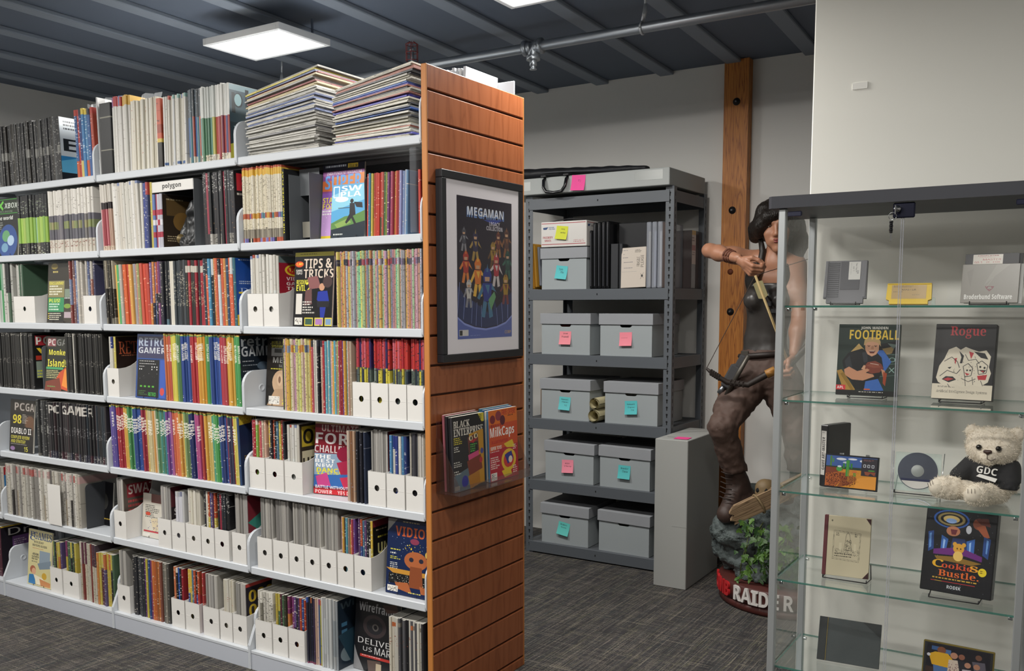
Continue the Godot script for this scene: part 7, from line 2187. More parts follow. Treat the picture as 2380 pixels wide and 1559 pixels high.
	for v in 9:
		var x := -0.17 + 0.048 * v
		var path := []
		for k in 6:
			var f := k / 5.0
			path.append(c + Vector3(x + 0.03 * sin(v * 2.1 + k), 0.44 - 0.3 * f - 0.015 * (v % 3), 0.2 + 0.1 * sin(PI * minf(f * 1.2, 1.0)) + 0.028 * f))
		tube(stems, path, 0.0025, 5)
	part("ivy_stems", stems, mat("ivy stem", "5f6a38", 0.7), ivy).set_meta("kind", "stuff")
	for i in 190:
		var v := rng.randi() % 9
		var f := rng.randf()
		var p := c + Vector3(-0.17 + 0.048 * v + rng.randf_range(-0.035, 0.035), 0.45 - 0.3 * f, 0.235 + 0.085 * sin(PI * minf(f * 1.2, 1.0)) + 0.03 * f + rng.randf_range(0.0, 0.03))
		var o := part("leaf", leaf_mesh, greens[rng.randi() % 5], ivy, p, Vector3(rng.randf_range(-0.9, 0.3), rng.randf_range(-0.8, 0.8), rng.randf_range(2.2, 4.1)))
		var s3 := rng.randf_range(0.026, 0.046)
		o.scale = Vector3(s3, s3, s3)


# ---------------------------------------------------------------- the glass display case and what it shows
const CASE_SHELF := [1.494, 1.187, 0.884, 0.583, 0.283]


func display_case() -> void:
	var X0 := 1.09
	var X1 := 1.836
	var Z0 := -0.45
	var Z1 := -0.85
	var t := thing("display_case", "tall glass display case with aluminium posts and dark top against the white wall", "display case", Vector3.ZERO)
	var slab := ST()
	T = Transform3D(Basis(Vector3(1, 0, 0), Vector3(0, 0, -1), Vector3(0, 1, 0)), Vector3(0, 0, 0))
	var o := PackedVector2Array([Vector2(1.072, 0.432), Vector2(1.856, 0.432), Vector2(1.866, 0.442), Vector2(1.866, 0.872), Vector2(1.06, 0.872), Vector2(1.06, 0.444)])
	prism(slab, o, 1.803, 1.841)
	T = Transform3D()
	part("top_slab", slab, M["case slab"], t)
	part("base_slab", boxed(Vector3((X0 + X1) / 2, 0.06, (Z0 + Z1) / 2), Vector3(X1 - X0 + 0.05, 0.12, 0.44), 0.003), M["case slab"], t)
	var post := done(boxed(Vector3(0, 0, 0), Vector3(0.024, 1.683, 0.024), 0.003))
	for p in [[X0 + 0.012, Z0 - 0.012], [X1 - 0.012, Z0 - 0.012], [X0 + 0.012, Z1 + 0.012], [X1 - 0.012, Z1 + 0.012]]:
		part("post", post, M["aluminium"], t, Vector3(p[0], 0.9615, p[1]))
	var gl := glass("case glass", 0.004)
	var mid := 1.463
	for d in [[X0 + 0.026, mid - 0.0015], [mid + 0.0015, X1 - 0.026]]:
		var door := part("glass_door", pane(Vector3(d[0], 0.122, Z0 - 0.004), Vector3(d[1] - d[0], 0, 0), Vector3(0, 1.672, 0)), gl, t)
		var meet: float = d[1] - 0.0015 if d[1] < 1.5 else d[0] + 0.0015
		part("edge_seal", boxed(Vector3(meet, 0.958, Z0 - 0.004), Vector3(0.003, 1.672, 0.0055)), glass("seal plastic", 0.35, Color(0.75, 0.76, 0.8)), door)
		part("hinge", boxed(Vector3(d[0] + 0.026 if d[1] < 1.5 else d[1] - 0.026, 1.784, Z0 - 0.001), Vector3(0.044, 0.016, 0.012), 0.002), mat("hinge navy", "20233a", 0.3, 0.3), door)
	part("side_pane", pane(Vector3(X0 + 0.012, 0.121, Z1 + 0.03), Vector3(0, 0, 0.34), Vector3(0, 1.68, 0)), gl, t)
	part("side_pane", pane(Vector3(X1 - 0.012, 0.121, Z0 - 0.03), Vector3(0, 0, -0.34), Vector3(0, 1.68, 0)), gl, t)
	part("back_pane", pane(Vector3(X0 + 0.026, 0.121, Z1 + 0.01), Vector3(X1 - X0 - 0.052, 0, 0), Vector3(0, 1.68, 0)), gl, t)
	var edge := glass("glass edge green", 0.8, Color(0.25, 0.48, 0.43))
	for y in CASE_SHELF:
		var sh := part("glass_shelf", boxed(Vector3((X0 + X1) / 2, y - 0.003, -0.652), Vector3(0.715, 0.005, 0.352)), glass("shelf glass", 0.03, Color(0.5, 0.75, 0.68)), t)
		part("shelf_edge", boxed(Vector3((X0 + X1) / 2, y - 0.003, -0.4745), Vector3(0.715, 0.0058, 0.003)), edge, sh)
		part("shelf_edge", boxed(Vector3(X0 + 0.0165, y - 0.003, -0.652), Vector3(0.002, 0.0058, 0.35)), edge, sh)
		part("shelf_edge", boxed(Vector3((X0 + X1) / 2, y - 0.003, -0.8295), Vector3(0.715, 0.0058, 0.003)), edge, sh)
		for px in [X0 + 0.028, X1 - 0.028]:
			for pz in [-0.485, -0.818]:
				var pg := ST(false)
				tube(pg, [Vector3(px, y - 0.013, pz), Vector3(px + (0.012 if px < 1.4 else -0.012), y - 0.013, pz)], 0.0055, 10)
				part("shelf_peg", pg, M["chrome"], sh)
	# lock and keys
	part("lock_plate", boxed(Vector3(mid + 0.004, 1.778, Z0 + 0.002), Vector3(0.062, 0.046, 0.008), 0.004), mat("lock navy", "1c1f33", 0.25, 0.3), t)
	var lk := ST(false)
	tube(lk, [Vector3(mid - 0.012, 1.782, Z0 + 0.006), Vector3(mid - 0.012, 1.782, Z0 + 0.022)], 0.0095, 14)
	part("lock_cylinder", lk, M["chrome"], t)
	var key := thing("key", "small key with black grip hanging from a ring in the case's lock", "key", Vector3(mid - 0.024, 1.76, Z0 + 0.024))
	var kr := []
	for k in 15:
		kr.append(Vector3(cos(TAU * k / 14) * 0.011, sin(TAU * k / 14) * 0.011, 0))
	part("ring", tubed(kr, 0.0012, 6), M["chrome"], key)
	part("inserted_key", boxed(Vector3(0.008, 0.018, 0.002), Vector3(0.004, 0.028, 0.014), 0.001), M["chrome"], key)
	var gp := ST(false)
	for i in 6:
		tube(gp, [Vector3(-0.003, -0.014 - 0.006 * i, 0), Vector3(-0.003, -0.0195 - 0.006 * i, 0)], 0.0055 - 0.0008 * (i % 2), 8)
	part("grip", gp, M["black"], key)
	part("blade", boxed(Vector3(-0.003, -0.062, 0), Vector3(0.004, 0.024, 0.0015), 0.0005), M["chrome"], key)


# a wire easel that holds something up: two feet, two hooks, a back loop
func easel(label: String, at: Vector3, w: float, tilt: float, depth := 0.02) -> void:
	var t := thing("display_easel", label, "easel", at, "black easels in the display case")
	var st := ST(false)
	var k := tan(deg_to_rad(tilt))
	for s in [-1.0, 1.0]:
		tube(st, [Vector3(s * w / 2, 0.012, 0.009), Vector3(s * w / 2, 0.0022, 0.009), Vector3(s * (w / 2 + 0.004), 0.0022, -depth - 0.016)], 0.0018, 6)
		tube(st, [Vector3(s * (w / 2 + 0.004), 0.0022, -depth - 0.016), Vector3(s * w / 2, 0.05, -depth - 0.016 - 0.05 * k)], 0.0018, 6)
	tube(st, [Vector3(-w / 2, 0.0022, 0.009), Vector3(w / 2, 0.0022, 0.009)], 0.0018, 6)
	part("wire", st, M["black"], t)


func case_things() -> void:
	var y: float = CASE_SHELF[0] + 0.0006
	# 1 grey cartridge
	var c := thing("grey_cartridge", "grey game cartridge with ribbed strip and small handwritten label", "game cartridge", Vector3(1.262, y + 0.0075, -0.63), "", turned(-11, 2, 0))
	var st := ST()
	prism(st, PackedVector2Array([Vector2(-0.058, 0), Vector2(0.058, 0), Vector2(0.058, 0.016), Vector2(0.068, 0.016), Vector2(0.066, 0.142), Vector2(-0.066, 0.142), Vector2(-0.068, 0.016), Vector2(-0.058, 0.016)]), -0.016, 0.0)
	part("shell", st, mat("cartridge grey", "77787c", 0.55), c)
	part("label_recess", boxed(Vector3(0.014, 0.092, 0.0006), Vector3(0.06, 0.094, 0.0014)), mat("cartridge dark", "5c5d61", 0.6), c)
	for i in 17:
		part("rib", boxed(Vector3(-0.037, 0.022 + 0.007 * i, 0.0006), Vector3(0.034, 0.0042, 0.002), 0.0008), mat("cartridge mid", "6a6b6f", 0.55), c)
	for s in [-1.0, 1.0]:
		part("side_rail", boxed(Vector3(s * 0.061, 0.08, 0.001), Vector3(0.009, 0.122, 0.003), 0.001), mat("cartridge grey", "77787c", 0.55), c)
	print_on(c, "paper_label", "bg cfcfca; u 5a5a5c 56 8 14 50 s Test Copy A; u 6a6a6c 36 26 12 26 s ver 1; u 7a7a7a 14 10 10 60 s 8/12 proto; d 5a5a60 70 50 20 20 3", Vector3(0.009, 0.078, 0.0016), Vector3(0.037, 0, 0), Vector3(0, 0.06, 0), 64, 110)
	easel("low black wire easel under the grey cartridge", Vector3(1.262, y, -0.625), 0.08, 11)
	# 2 yellow cartridge
	c = thing("yellow_cartridge", "small yellow game cartridge with tan paper label", "game cartridge", Vector3(1.457, y + 0.0042, -0.645), "", turned(-14, 0, 0))
	st = ST()
	prism(st, PackedVector2Array([Vector2(-0.058, 0), Vector2(0.058, 0), Vector2(0.058, 0.012), Vector2(0.068, 0.016), Vector2(0.066, 0.068), Vector2(-0.066, 0.068), Vector2(-0.068, 0.016), Vector2(-0.058, 0.012)]), -0.015, 0.0)
	part("shell", st, mat("cartridge yellow", "e6c21c", 0.4), c)
	part("raised_rim", boxed(Vector3(0, 0.066, 0.0005), Vector3(0.13, 0.004, 0.003), 0.001), mat("cartridge yellow", "e6c21c", 0.4), c)
	print_on(c, "paper_label", "bg b89a62; d 5a4a34 6 6 80 14 2; t 4a3a2a 30 28 40 12 s MASTER; d 6a5a44 6 48 14 8 1; d 6a5a44 22 48 16 10 1; d 7a6a4e 60 70 26 6 1", Vector3(-0.052, 0.017, 0.0006), Vector3(0.104, 0, 0), Vector3(0, 0.045, 0), 160, 70)
	var cl := thing("clear_stand", "tiny clear acrylic stand behind the yellow cartridge", "stand", Vector3(1.53, y, -0.66))
	part("peg", boxed(Vector3(0, 0.012, 0), Vector3(0.012, 0.024, 0.012), 0.002), glass("clear acrylic", 0.25), cl)
	# 3 floppy disks in a sleeve
	c = thing("floppy_disks", "two black floppy disks in a grey printed paper sleeve", "floppy disk", Vector3(1.69, y + 0.0065, -0.615), "", turned(-12, -3, 0))
	part("rear_disk", boxed(Vector3(0.008, 0.078, -0.006), Vector3(0.152, 0.152, 0.002), 0.0005), M["black"], c)
	part("rear_sleeve", boxed(Vector3(0.01, 0.06, -0.0035), Vector3(0.158, 0.122, 0.002), 0.0005), mat("sleeve pale", "b9bab6", 0.6), c)
	part("disk", boxed(Vector3(0, 0.079, -0.001), Vector3(0.148, 0.15, 0.0016), 0.0004), mat("disk black", "1d1e24", 0.4), c)
	part("sleeve", boxed(Vector3(0, 0.0605, 0.0012), Vector3(0.158, 0.121, 0.0022), 0.0005), mat("sleeve grey", "8b8880", 0.6), c)
	print_on(c, "sleeve_print", "bg 8b8880; t e8e8e4 6 78 84 13 b Broderbund Software; l 7a3a44 1.4 44,62 50,70 56,62; l 7a3a44 1.2 42,58 58,58; e 7a3a44 45 60 2.4 2; e 7a3a44 55 60 2.4 2; e 7a3a44 50 66 2.4 2; e 8b8880 50 66 1.2 1; l a09d94 0.8 70,4 44,60; p 96938a 60,0 84,0 40,54; p 84817a 8,20 20,10 16,60", Vector3(-0.078, 0.001, 0.0028), Vector3(0.156, 0, 0), Vector3(0, 0.119, 0), 300, 230)
	print_on(c, "disk_label", "bg cfc9be; t 8a3a3c 16 8 70 12 b CHOPLIFTER; d a84a4c 22 28 60 8 1; t a83a3c 34 44 60 18 s MASTER; t a83a3c 6 70 24 18 s GS 1; t a83a3c 44 72 46 16 s 28 - R100", Vector3(-0.052, 0.1215, 0.0002), Vector3(0.082, 0, 0), Vector3(0, 0.03, 0), 180, 66)
	easel("black wire easel under the floppy disks", Vector3(1.69, y, -0.605), 0.1, 12, 0.008)
	# 4 football game box
	y = CASE_SHELF[1] + 0.0006
	var MAD := "bg 24342f; l 5f7a74 0.8 50,40 98,42; l 5f7a74 0.8 60,58 98,54; l 5f7a74 0.6 60,74 98,70; t 8fb0a8 84 46 10 6 s O; t 8fb0a8 84 60 10 7 s X; t 8fb0a8 74 47 8 5 s O; p c8a868 14,46 34,27 44,36 32,50; p 14161a 60,29 98,22 96,40 74,42; p 8a744a 72,34 92,30 88,40 80,42; p 5a6a64 80,26 96,28 90,34; p 3a66b0 58,36 74,36 88,52 78,66 66,60; p 14161a 8,52 18,40 40,34 48,38 62,38 72,46 76,62 70,74 62,92 32,92 24,80 14,72; p 2a2e34 12,52 20,44 26,62 18,68; p 2c3036 40,40 48,38 50,52 44,54; p 3a66b0 48,80 68,76 78,92 46,95; p b89a6a 42,30 43,22 50,18 60,18 68,22 70,31 66,27 46,26; p c9987a 44,27 48,24 62,24 67,28 67,36 63,42 56,45 49,42 45,36; p b89a6a 43,30 44,22 52,19 62,19 69,24 69,30 65,26 56,24 48,25; r 5a3a2c 48 29.5 5 0.9; r 5a3a2c 59 29.5 5 0.9; r 2a1c18 49.4 31 2.4 1; r 2a1c18 60.4 31 2.4 1; p b08064 55,30 58,30 58.6,35 54,35; p 5a2420 50.5,37 61.5,37 59,40.6 53,40.6; r e0d4c8 51.5 37 9 1; p 7a3a2c 44,60 50,53 62,51 72,55 76,61 70,67 58,69 48,66; p 8a4a38 48,58 56,54 66,55 72,60 60,61; l d8ccc0 0.7 54,54.6 68,56.4; p c08a6a 12,64 20,60 34,66 50,62 54,64 48,68 60,70 62,73 44,79 26,78 14,72; p c89a7a 40,63 44,57 47,58 46,64; p c08a6a 72,62 78,64 80,72 76,74; p a8823c 0,66 8,64 32,92 24,97 12,92; p 8a6a2a 6,70 12,68 30,92 26,94; p 9a4226 76,66 82,68 80,86 76,82; r 191b1b 0 93 100 7; r c8343a 0 86 16 7; t f0e8e4 2 87.4 11 4 b APL; d c8c4b8 38 94.5 56 2 1; r c85a2a 46 90.4 10 2; t e8c44a 18 8 80 13 b FOOTBALL; t f0ece4 36 3 44 4.6 b JOHN MADDEN"
	c = thing("football_game_box", "game box showing a man in black holding a football", "game box", Vector3(1.336, y + 0.008, -0.66), "", turned(-8, 3, 0))
	part("box", boxed(Vector3(0, 0.119, -0.012), Vector3(0.194, 0.238, 0.023), 0.001), M["black gloss"], c)
	print_on(c, "front_print", MAD, Vector3(-0.0965, 0.0005, 0.0004), Vector3(0.193, 0, 0), Vector3(0, 0.237, 0), 320, 390)
	easel("black wire easel under the football game box", Vector3(1.336, y, -0.652), 0.11, 8, 0.03)
	# 5 black and cream game box
	var ROG := "bg 17171a; r d8d0bc 0 80 100 20; t b83038 25 3 58 16 F Rogue; p ddd5c1 6,72 10,56 18,46 24,34 36,30 44,34 52,30 62,33 74,36 86,34 94,42 92,56 96,64 92,76 80,82 66,80 52,84 36,80 20,82 10,78; p 17171a 42,36 50,42 48,52 44,52 46,44; p 17171a 66,36 84,38 90,46 78,44; p b83038 58,36 66,38 62,46; p b83038 34,46 39,45 37,54; p 17171a 24,58 31,57 28,60; l 17171a 1 12,70 24,62 40,66 46,60; l 17171a 1 18,50 30,44 40,50 44,58; l 17171a 0.9 52,40 58,48 70,46 76,52; p 17171a 16,74 22,70 34,70 40,74 28,78; p b83038 18,74 26,71.4 36,73 26,76; l 17171a 1 50,56 58,52 66,58 64,68 54,70 50,56; e 17171a 57 61 1.4 1.2; e 17171a 62 61 1.4 1.2; p b83038 53,64 62,66 57,68; l 17171a 1 72,52 80,48 90,54 88,64 76,66 72,52; e 17171a 78 56 1.6 1.4; e 17171a 85 57 1.6 1.4; p 17171a 76,60 88,60 84,64; p b83038 79,61 86,61 83,63; p b83038 74,68 90,66 88,73 76,73; l 17171a 0.8 48,72 60,76 72,72; l 17171a 0.8 54,70 56,82; l 17171a 0.8 66,70 68,80; l 17171a 0.8 80,74 84,81; l 17171a 0.8 26,80 30,84; s 17171a 50 1.4 20 40 66 38; d 5a5650 10 83 30 2 2; t 4a4640 8 88 84 4.6 f Artificial Intelligence Design Systems"
	c = thing("fantasy_game_box", "black game box with red title and white cartoon creatures", "game box", Vector3(1.622, y + 0.0102, -0.655), "", turned(-9, -4, 0))
	part("box", boxed(Vector3(0, 0.12, -0.018), Vector3(0.176, 0.24, 0.034), 0.0015), M["black"], c)
	print_on(c, "front_print", ROG, Vector3(-0.087, 0.001, 0.0004), Vector3(0.174, 0, 0), Vector3(0, 0.238, 0), 300, 400)
	easel("black plastic easel under the red-titled game box", Vector3(1.622, y, -0.645), 0.12, 9, 0.045)
	# 6 black tape case
	y = CASE_SHELF[2] + 0.0006
	c = thing("tape_case", "black video tape case with white handwritten spine label", "tape case", Vector3(1.218, y, -0.615), "", turned(0, -24, 0))
	part("case", boxed(Vector3(0, 0.105, -0.06), Vector3(0.03, 0.21, 0.125), 0.003), mat("tape black", "1c1d20", 0.4), c)
	print_on(c, "spine_label", "bg d4d2cc; v 2a2a2c 20 14 56 74 b GAME ART-MASTER; d 6a6a6a 20 3 50 4 1", Vector3(-0.01, 0.04, 0.003), Vector3(0.02, 0, 0), Vector3(0, 0.15, 0), 44, 300)
	# 7 clear picture block
	var PIC := "bg 3a5a9a; e d8dce4 30 10 10 4; e d8dce4 52 8 9 3; e c0c8d8 40 20 7 3; e e0e4ea 74 12 8 4; r 4a7a3a 8 2 4 34; r 4a8a3a 13 10 3 12; r 2a3a2a 0 34 70 8; r c8862c 0 42 100 58; p 7a3a24 0,38 34,38 34,46 24,52 0,60; p a85a2a 0,60 24,52 40,52 40,70 20,100 0,100; s 5a2416 240 2.2 2 54 36 44; p 8a4a24 40,64 60,58 62,74 50,90 30,100 24,100; s 5a2416 160 2 34 62 26 32; r 3a8a3a 40 12 7 52; r 2f7a34 34 24 4 16; r 2f7a34 49 22 4 16; r 4a9a44 42 12 2 52; e 4a9a4a 27 42 6 8; e d8e0e8 27 34 4 3; r 3a8a3a 55 50 5 14; e c85a3a 57 48 5 3; r 2f2c34 70 2 30 56; l b8bcc4 1.4 74,22 78,22 78,30 74,30 74,22; l b8bcc4 1.4 82,22 86,22 86,30 82,30 82,22; l b8bcc4 1.4 90,22 94,22 94,30 90,30 90,22; d 8a5a5a 74 6 22 6 2; r 4a8a3a 84 38 12 4; p 8a4a34 76,44 98,44 96,56 88,48 84,56 78,54; p d8923a 64,66 100,58 100,98 58,98; d b87a2a 44 42 24 40 10"
	c = thing("picture_block", "clear acrylic block with a printed desert pixel picture", "picture block", Vector3(1.312, y + 0.0065, -0.578), "", turned(-9, -2, 0))
	part("acrylic", boxed(Vector3(0, 0.056, -0.006), Vector3(0.172, 0.112, 0.01), 0.001), mat("block backing", "22242a", 0.2), c)
	print_on(c, "picture", PIC, Vector3(-0.081, 0.005, 0.0), Vector3(0.162, 0, 0), Vector3(0, 0.102, 0), 320, 200)
	for s in [-0.034, 0.05]:
		part("clip", boxed(Vector3(s, 0.1145, -0.004), Vector3(0.012, 0.006, 0.012), 0.001), M["chrome"], c)
		part("foot", boxed(Vector3(s, -0.0012, -0.006), Vector3(0.006, 0.002, 0.03)), glass("clear acrylic", 0.25), c)
	# 8 disc in a clear case on a wire easel
	c = thing("compact_disc", "shiny disc in a clear plastic case with white label strip", "disc", Vector3(1.506, y + 0.006, -0.65), "", turned(-11, 4, 0))
	part("jewel_case", boxed(Vector3(0, 0.064, -0.004), Vector3(0.138, 0.126, 0.009), 0.001), glass("clear acrylic", 0.25), c)
	var ds := ST()
	T = Transform3D(Basis(Vector3(1, 0, 0), Vector3(0, 0, 1), Vector3(0, -1, 0)), Vector3(0, 0.068, 0.002))
	lathe(ds, [[0.0085, 0.0], [0.0085, 0.0012], [0.0595, 0.0012], [0.06, 0.0006], [0.0595, 0.0], [0.0085, 0.0]], 48)
	T = Transform3D()
	part("disc", ds, mat("disc silver", "aab4cc", 0.22, 1.0), c)
	var hub := ST(false)
	T = Transform3D(Basis(Vector3(1, 0, 0), Vector3(0, 0, 1), Vector3(0, -1, 0)), Vector3(0, 0.068, 0.0034))
	lathe(hub, [[0.0, 0.0004], [0.019, 0.0004], [0.0195, 0.0]], 24)
	T = Transform3D()
	part("hub", hub, mat("disc hub", "9aa09e", 0.4), c)
	st = ST()
	var lo := []
	for k in 13:
		var a := lerpf(-PI + 0.62, -0.62, k / 12.0)
		lo.append(Vector3(cos(a) * 0.058, 0.068 + sin(a) * 0.058, 0.0036))
	poly(st, lo, Vector3.BACK)
	part("label_strip", st, mat("disc label", "d2d0ca", 0.6), c)
	part("text_band", boxed(Vector3(0, 0.0385, 0.0035), Vector3(0.098, 0.007, 0.0006)), mat("disc navy", "2a3050", 0.4), c)
	easel("black wire easel with tall prongs under the disc", Vector3(1.506, y, -0.638), 0.13, 16, 0.02)
	for s in [-0.072, 0.072]:
		var pr := part("easel_prong", tubed([Vector3(s, 0.0, 0.01), Vector3(s * 1.06, 0.13, -0.014)], 0.0014, 6), M["chrome"], c)
	bear(y)
	# 10 cream book
	y = CASE_SHELF[3] + 0.0006
	var BOOK := "bg c4bb9f; l 5a564a 0.6 14,24 78,26 76,74 13,72 14,24; l 6a665a 0.5 16,26 76,28 74,72 15,70 16,26; l 5a564a 0.8 44,30 48,26 52,30 58,56 40,56 44,30; s 5a564a 90 2 42 38 14 18; s 6a665a 160 1.8 18 54 56 10; p d0c8ac 28,44 34,44 34,56 28,56; p d0c8ac 62,44 68,44 68,56 62,56; d 5a564a 20 28 10 6 2; d 5a564a 64 28 8 6 2; d 4a463c 18 62 54 3 1; d 4a463c 18 66 54 3 1; e 6a6658 9 8 2 1.6; p 3a2226 88,0 100,0 100,11; p 3a2226 100,88 100,100 86,100"
	c = thing("bound_book", "cream hardback with maroon spine and a black line drawing", "book", Vector3(1.308, y + 0.0085, -0.585), "", turned(-10, 5, 0))
	part("block", boxed(Vector3(0, 0.1, -0.011), Vector3(0.142, 0.2, 0.02), 0.001), mat("book cream", "c4bb9f", 0.7), c)
	part("spine_cloth", boxed(Vector3(-0.0705, 0.1, -0.0105), Vector3(0.013, 0.202, 0.0225), 0.002), mat("book maroon", "5a2028", 0.6), c)
	print_on(c, "cover_print", BOOK, Vector3(-0.0635, 0.0008, 0.0), Vector3(0.134, 0, 0), Vector3(0, 0.198, 0), 240, 340)
	easel("black easel under the cream book", Vector3(1.308, y, -0.575), 0.14, 10, 0.03)
	# 11 large space-themed game box
	var COOK := "bg 15161c; s b8c0d0 160 0.7 2 2 96 96; e 2f5aa8 36 12 26 11; e 15161c 36 12 23 9.4; e 8a7a4a 36 12 20 8; e 15161c 36 12 16 6; e c8b070 36 12 12 4.4; e 8aa8d8 36 14 8 3; e b87a5a 40 26 10 6; p 6a2a34 36,24 46,24 44,30 38,30; e 8a4a34 76 14 9 7; p a85a3c 72,18 84,14 92,28 86,30; p 5a2a24 70,8 88,6 92,16 78,14; e c8ccd4 62 22 4 5; p 2a4a8a 4,30 12,28 14,50 6,54; p 6a9ad8 6,32 9,31 10,48 7,50; p 3a6ab8 24,32 34,36 32,50 24,50; p 9ac0f0 27,36 30,38 29,48 27,48; p 3a6ab8 60,36 72,32 72,50 62,50; p 9ac0f0 64,38 67,36 67,48 65,48; p 2a4a8a 84,28 94,30 92,54 84,50; p 6a9ad8 88,31 91,32 90,48 88,47; p 2a3a6a 40,34 58,34 62,48 38,48; p 6a2a7a 14,50 40,46 60,46 84,52 84,58 60,54 14,56; p 8a6a2a 16,58 46,56 84,60 70,64 20,62; e d8a03a 50 46 8 6; e d8a03a 44 41 3 2.6; e d8a03a 57 41 3 2.6; e e8c46a 50 55 7 6; e 3a2a1a 48 46 1 1; e 3a2a1a 53 46 1 1; t e8b02c 14 62 16 9 F C; t d8502c 28 64 44 7 F ookie; t e8a02c 68 64 12 7 F s; t e06a2c 24 73 58 8 F Bustle.; e e8d02c 86 70 6 5; d 8a6a1a 83 68 6 4 2; d c8a03a 16 83 70 3 1; r c8343a 14 87 64 0.8; r c8a03a 20 87 10 0.8; t d8dce0 38 91 20 4 b RODIK"
	c = thing("space_game_box", "large black game box with starry scene and orange-red title", "game box", Vector3(1.642, y + 0.0132, -0.55), "", turned(-12, -6, 0))
	part("box", boxed(Vector3(0, 0.134, -0.021), Vector3(0.206, 0.266, 0.04), 0.002), M["black gloss"], c)
	print_on(c, "front_print", COOK, Vector3(-0.1, 0.003, 0.0004), Vector3(0.2, 0, 0), Vector3(0, 0.26, 0), 360, 460)
	easel("black plastic easel under the space game box", Vector3(1.642, y, -0.536), 0.14, 12, 0.05)
	# 12 dark portfolio and framed group photo on the lowest shelf
	y = CASE_SHELF[4] + 0.0006
	c = thing("dark_portfolio", "dark grey corner-banded portfolio leaning on the lowest visible shelf", "portfolio", Vector3(1.32, y + 0.004, -0.6), "", turned(-18, 4, 0))
	part("cover", boxed(Vector3(0, 0.073, -0.006), Vector3(0.2, 0.146, 0.01), 0.001), mat("portfolio grey", "3f4546", 0.35), c)
	part("spine_band", boxed(Vector3(-0.086, 0.073, -0.0005), Vector3(0.024, 0.146, 0.002)), mat("portfolio dark", "2c3031", 0.35), c)
	part("gold_line", boxed(Vector3(-0.072, 0.073, 0.0), Vector3(0.0016, 0.144, 0.0016)), mat("gold line", "8a7a44", 0.4, 0.4), c)
	st = ST()
	poly(st, [Vector3(0.04, 0.146, 0.0), Vector3(0.1, 0.146, 0.0), Vector3(0.1, 0.1, 0.0)], Vector3.BACK)
	part("corner_band", st, mat("portfolio dark", "2c3031", 0.35), c)
	c = thing("framed_photo", "gold-edged frame with a group photo of people on the lowest visible shelf", "framed photo", Vector3(1.656, y + 0.003, -0.572), "", turned(-10, -3, 0))
	var PH := "bg 1c1a22; r 3a5a8a 8 6 12 10; r 4a6a9a 30 10 9 12; r 3a2a24 0 60 26 14; e 7a4a34 24 14 7 9; p d0a028 4,28 14,20 34,20 42,32 40,56 10,54; p 4a6a9a 12,54 38,56 36,100 16,100; e b08068 44 22 6 8; p c8b8a8 36,34 52,32 56,100 34,100; e 8a5a48 56 22 5 7; p 2a2a32 50,32 64,32 64,60 54,60; e b08068 66 40 5 7; p b0a8b0 58,52 74,50 76,100 58,100; e 6a4a3c 82 16 5 7; p 5a5660 72,28 92,26 96,60 78,60; e a87860 80 40 5 7; p 2a2a34 72,50 90,50 92,90 74,90; r b8b0a8 74 64 20 10; e c8c8d0 4 30 3 4; s 8a6a6a 60 2 36 40 16 50"
	part("frame", boxed(Vector3(0, 0.068, -0.007), Vector3(0.206, 0.136, 0.012), 0.002), mat("frame gold", "8a7a3a", 0.35, 0.5), c)
	part("inner_mat", boxed(Vector3(0, 0.068, -0.0005), Vector3(0.198, 0.128, 0.0012)), M["black"], c)
	print_on(c, "group_photo", PH, Vector3(-0.092, 0.007, 0.0004), Vector3(0.184, 0, 0), Vector3(0, 0.122, 0), 300, 200)


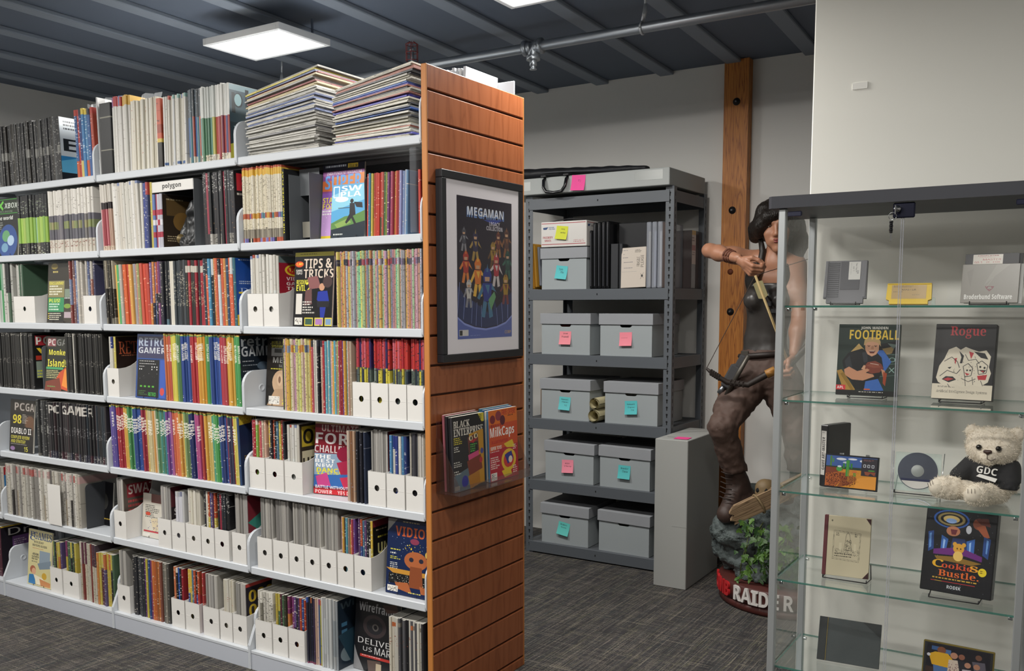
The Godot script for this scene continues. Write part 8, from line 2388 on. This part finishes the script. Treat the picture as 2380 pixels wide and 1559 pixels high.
func bear(y: float) -> void:
	var t := thing("teddy_bear", "cream teddy bear in a black printed T-shirt sitting on the glass shelf", "teddy bear", Vector3(1.722, y, -0.645), "", turned(0, -6, 0))
	var fur := mat("bear fur", "e2d8c6", 0.95, 0.0, {"rim_enabled": true, "rim": 0.5})
	var b := [
		[Vector3(0, 0.05, 0), 0.058, Vector3(0, 0.1, 0), 0.05], [Vector3(-0.016, 0.174, 0.01), 0.06, Vector3(0.016, 0.174, 0.01), 0.06], [Vector3(0, 0.155, 0.048), 0.033, Vector3(0, 0.15, 0.058), 0.028],
		[Vector3(-0.062, 0.215, 0.0), 0.022, Vector3(-0.062, 0.218, 0.0), 0.021, Vector3(1, 1, 0.6)], [Vector3(0.062, 0.215, 0.0), 0.022, Vector3(0.062, 0.218, 0.0), 0.021, Vector3(1, 1, 0.6)],
		[Vector3(-0.035, 0.033, 0.02), 0.034, Vector3(-0.105, 0.036, 0.06), 0.03], [Vector3(-0.105, 0.036, 0.06), 0.034, Vector3(-0.125, 0.04, 0.072), 0.035],
		[Vector3(0.02, 0.033, 0.03), 0.034, Vector3(-0.012, 0.034, 0.105), 0.03], [Vector3(-0.012, 0.034, 0.105), 0.034, Vector3(-0.016, 0.038, 0.122), 0.036],
		[Vector3(-0.055, 0.112, 0.01), 0.022, Vector3(-0.085, 0.075, 0.032), 0.021], [Vector3(-0.085, 0.075, 0.032), 0.022, Vector3(-0.088, 0.068, 0.038), 0.023], [Vector3(0.05, 0.112, 0.01), 0.022, Vector3(0.06, 0.06, 0.045), 0.021],
	]
	var m := sdf_mesh(b, 0.0055, 0.012, 0.005, func(p): return 0.0008 - p.y, 70.0)
	part("body", m, fur, t)
	# short pile standing out of the skin
	var a := m.surface_get_arrays(0)
	var vs: PackedVector3Array = a[Mesh.ARRAY_VERTEX]
	var ns: PackedVector3Array = a[Mesh.ARRAY_NORMAL]
	var st := ST()
	for i in 9000:
		var k := rng.randi() % vs.size()
		var n := (ns[k] + Vector3(rng.randf_range(-0.7, 0.7), rng.randf_range(-0.9, 0.4), rng.randf_range(-0.7, 0.7))).normalized()
		var s := n.cross(Vector3(rng.randf() - 0.5, rng.randf() - 0.5, rng.randf() - 0.5)).normalized() * 0.0007
		var l := rng.randf_range(0.004, 0.009)
		var p := vs[k] + Vector3(rng.randf() - 0.5, rng.randf() - 0.5, rng.randf() - 0.5) * 0.005
		if p.y + n.y * l > 0.002 and not (p.y > 0.05 and p.y < 0.125 and p.z < 0.06 and absf(p.x) < 0.075):
			poly(st, [p - s, p + s, p + n * l], n)
	part("fur_pile", st, fur, t).set_meta("kind", "stuff")
	var sh := []
	for q in [b[0], b[1], b[9], b[11]]:
		var c: Array = q.duplicate()
		c[1] += 0.009
		c[3] += 0.009
		sh.append(c)
	sh.remove_at(1)
	var cut := func(p: Vector3) -> float:
		return maxf(maxf(0.052 - p.y, p.y - 0.138), maxf(absf(p.x) - 0.082, 0.0) - 0.0001 if p.y < 0.07 else -1.0)
	part("t_shirt", sdf_mesh(sh, 0.005, 0.012, 0.001, cut, 60.0), mat("shirt black", "17171b", 0.8), t)
	for s in [-1.0, 1.0]:
		var e := ST(false)
		lathe(e, [[0.0, -0.0085], [0.006, -0.006], [0.0088, 0.0], [0.006, 0.006], [0.0, 0.0085]], 12)
		part("eye", e, mat("bear eye", "120d0a", 0.12), t, Vector3(s * 0.027, 0.178, 0.0725))
	part("nose", sdf_mesh([[Vector3(-0.007, 0.168, 0.084), 0.0055, Vector3(0.007, 0.168, 0.084), 0.0055], [Vector3(0, 0.163, 0.085), 0.005, Vector3(0, 0.164, 0.085), 0.005]], 0.0022, 0.004), mat("bear nose", "3a221c", 0.4), t)
	part("mouth_stitch", tubed([Vector3(0, 0.162, 0.087), Vector3(0, 0.146, 0.087), Vector3(0.01, 0.141, 0.084), Vector3(0.022, 0.148, 0.078)], 0.001, 5), mat("bear nose", "3a221c", 0.4), t)
	for f in [[Vector3(-0.131, 0.041, 0.078), Vector3(-0.55, 0.15, 0.8)], [Vector3(-0.018, 0.04, 0.129), Vector3(-0.15, 0.2, 1.0)]]:
		var n: Vector3 = (f[1] as Vector3).normalized()
		var pad := ST(false)
		lathe(pad, [[0.0, 0.031], [0.012, 0.029], [0.022, 0.022], [0.026, 0.014]], 16)
		var o := part("foot_pad", pad, mat("bear pad", "d9d0be", 0.85), t)
		o.transform = Transform3D(Basis(Quaternion(Vector3.UP, n)), f[0] + n * 0.003)
		for k in 3:
			part("toe_stitch", tubed([Vector3(-0.01 + 0.01 * k, 0.0315, -0.016), Vector3(-0.01 + 0.01 * k, 0.0325, -0.002)], 0.0008, 5), mat("bear nose", "3a221c", 0.4), o)
	# the print on the shirt
	var fr := Transform3D(Basis.from_euler(turned(-14, -4, -5)), Vector3(-0.004, 0.105, 0.0615))
	var tm := TextMesh.new()
	tm.font = font_of("b")
	tm.font_size = 48
	tm.pixel_size = 0.00062
	tm.depth = 0.0008
	tm.curve_step = 3.0
	tm.text = "GDC"
	var g := part("shirt_lettering", tm, mat("print white", "e0dfda", 0.7), t)
	g.transform = fr
	var ring := ST()
	var o2 := []
	for q in [[-0.026, -0.022], [0.03, -0.03], [0.034, -0.018], [-0.018, -0.013]]:
		o2.append(Vector3(q[0], q[1], 0.0015))
	poly(ring, o2, Vector3.BACK)
	var pl := part("shirt_panel", ring, mat("print white", "e0dfda", 0.7), t)
	pl.transform = fr
	var t2 := TextMesh.new()
	t2.font = font_of("b")
	t2.font_size = 32
	t2.pixel_size = 0.00017
	t2.depth = 0.0008
	t2.text = "20"
	var g2 := part("shirt_number", t2, mat("shirt black", "17171b", 0.8), t)
	g2.transform = fr * Transform3D(Basis(), Vector3(0.0006, -0.0005, 0.0022))
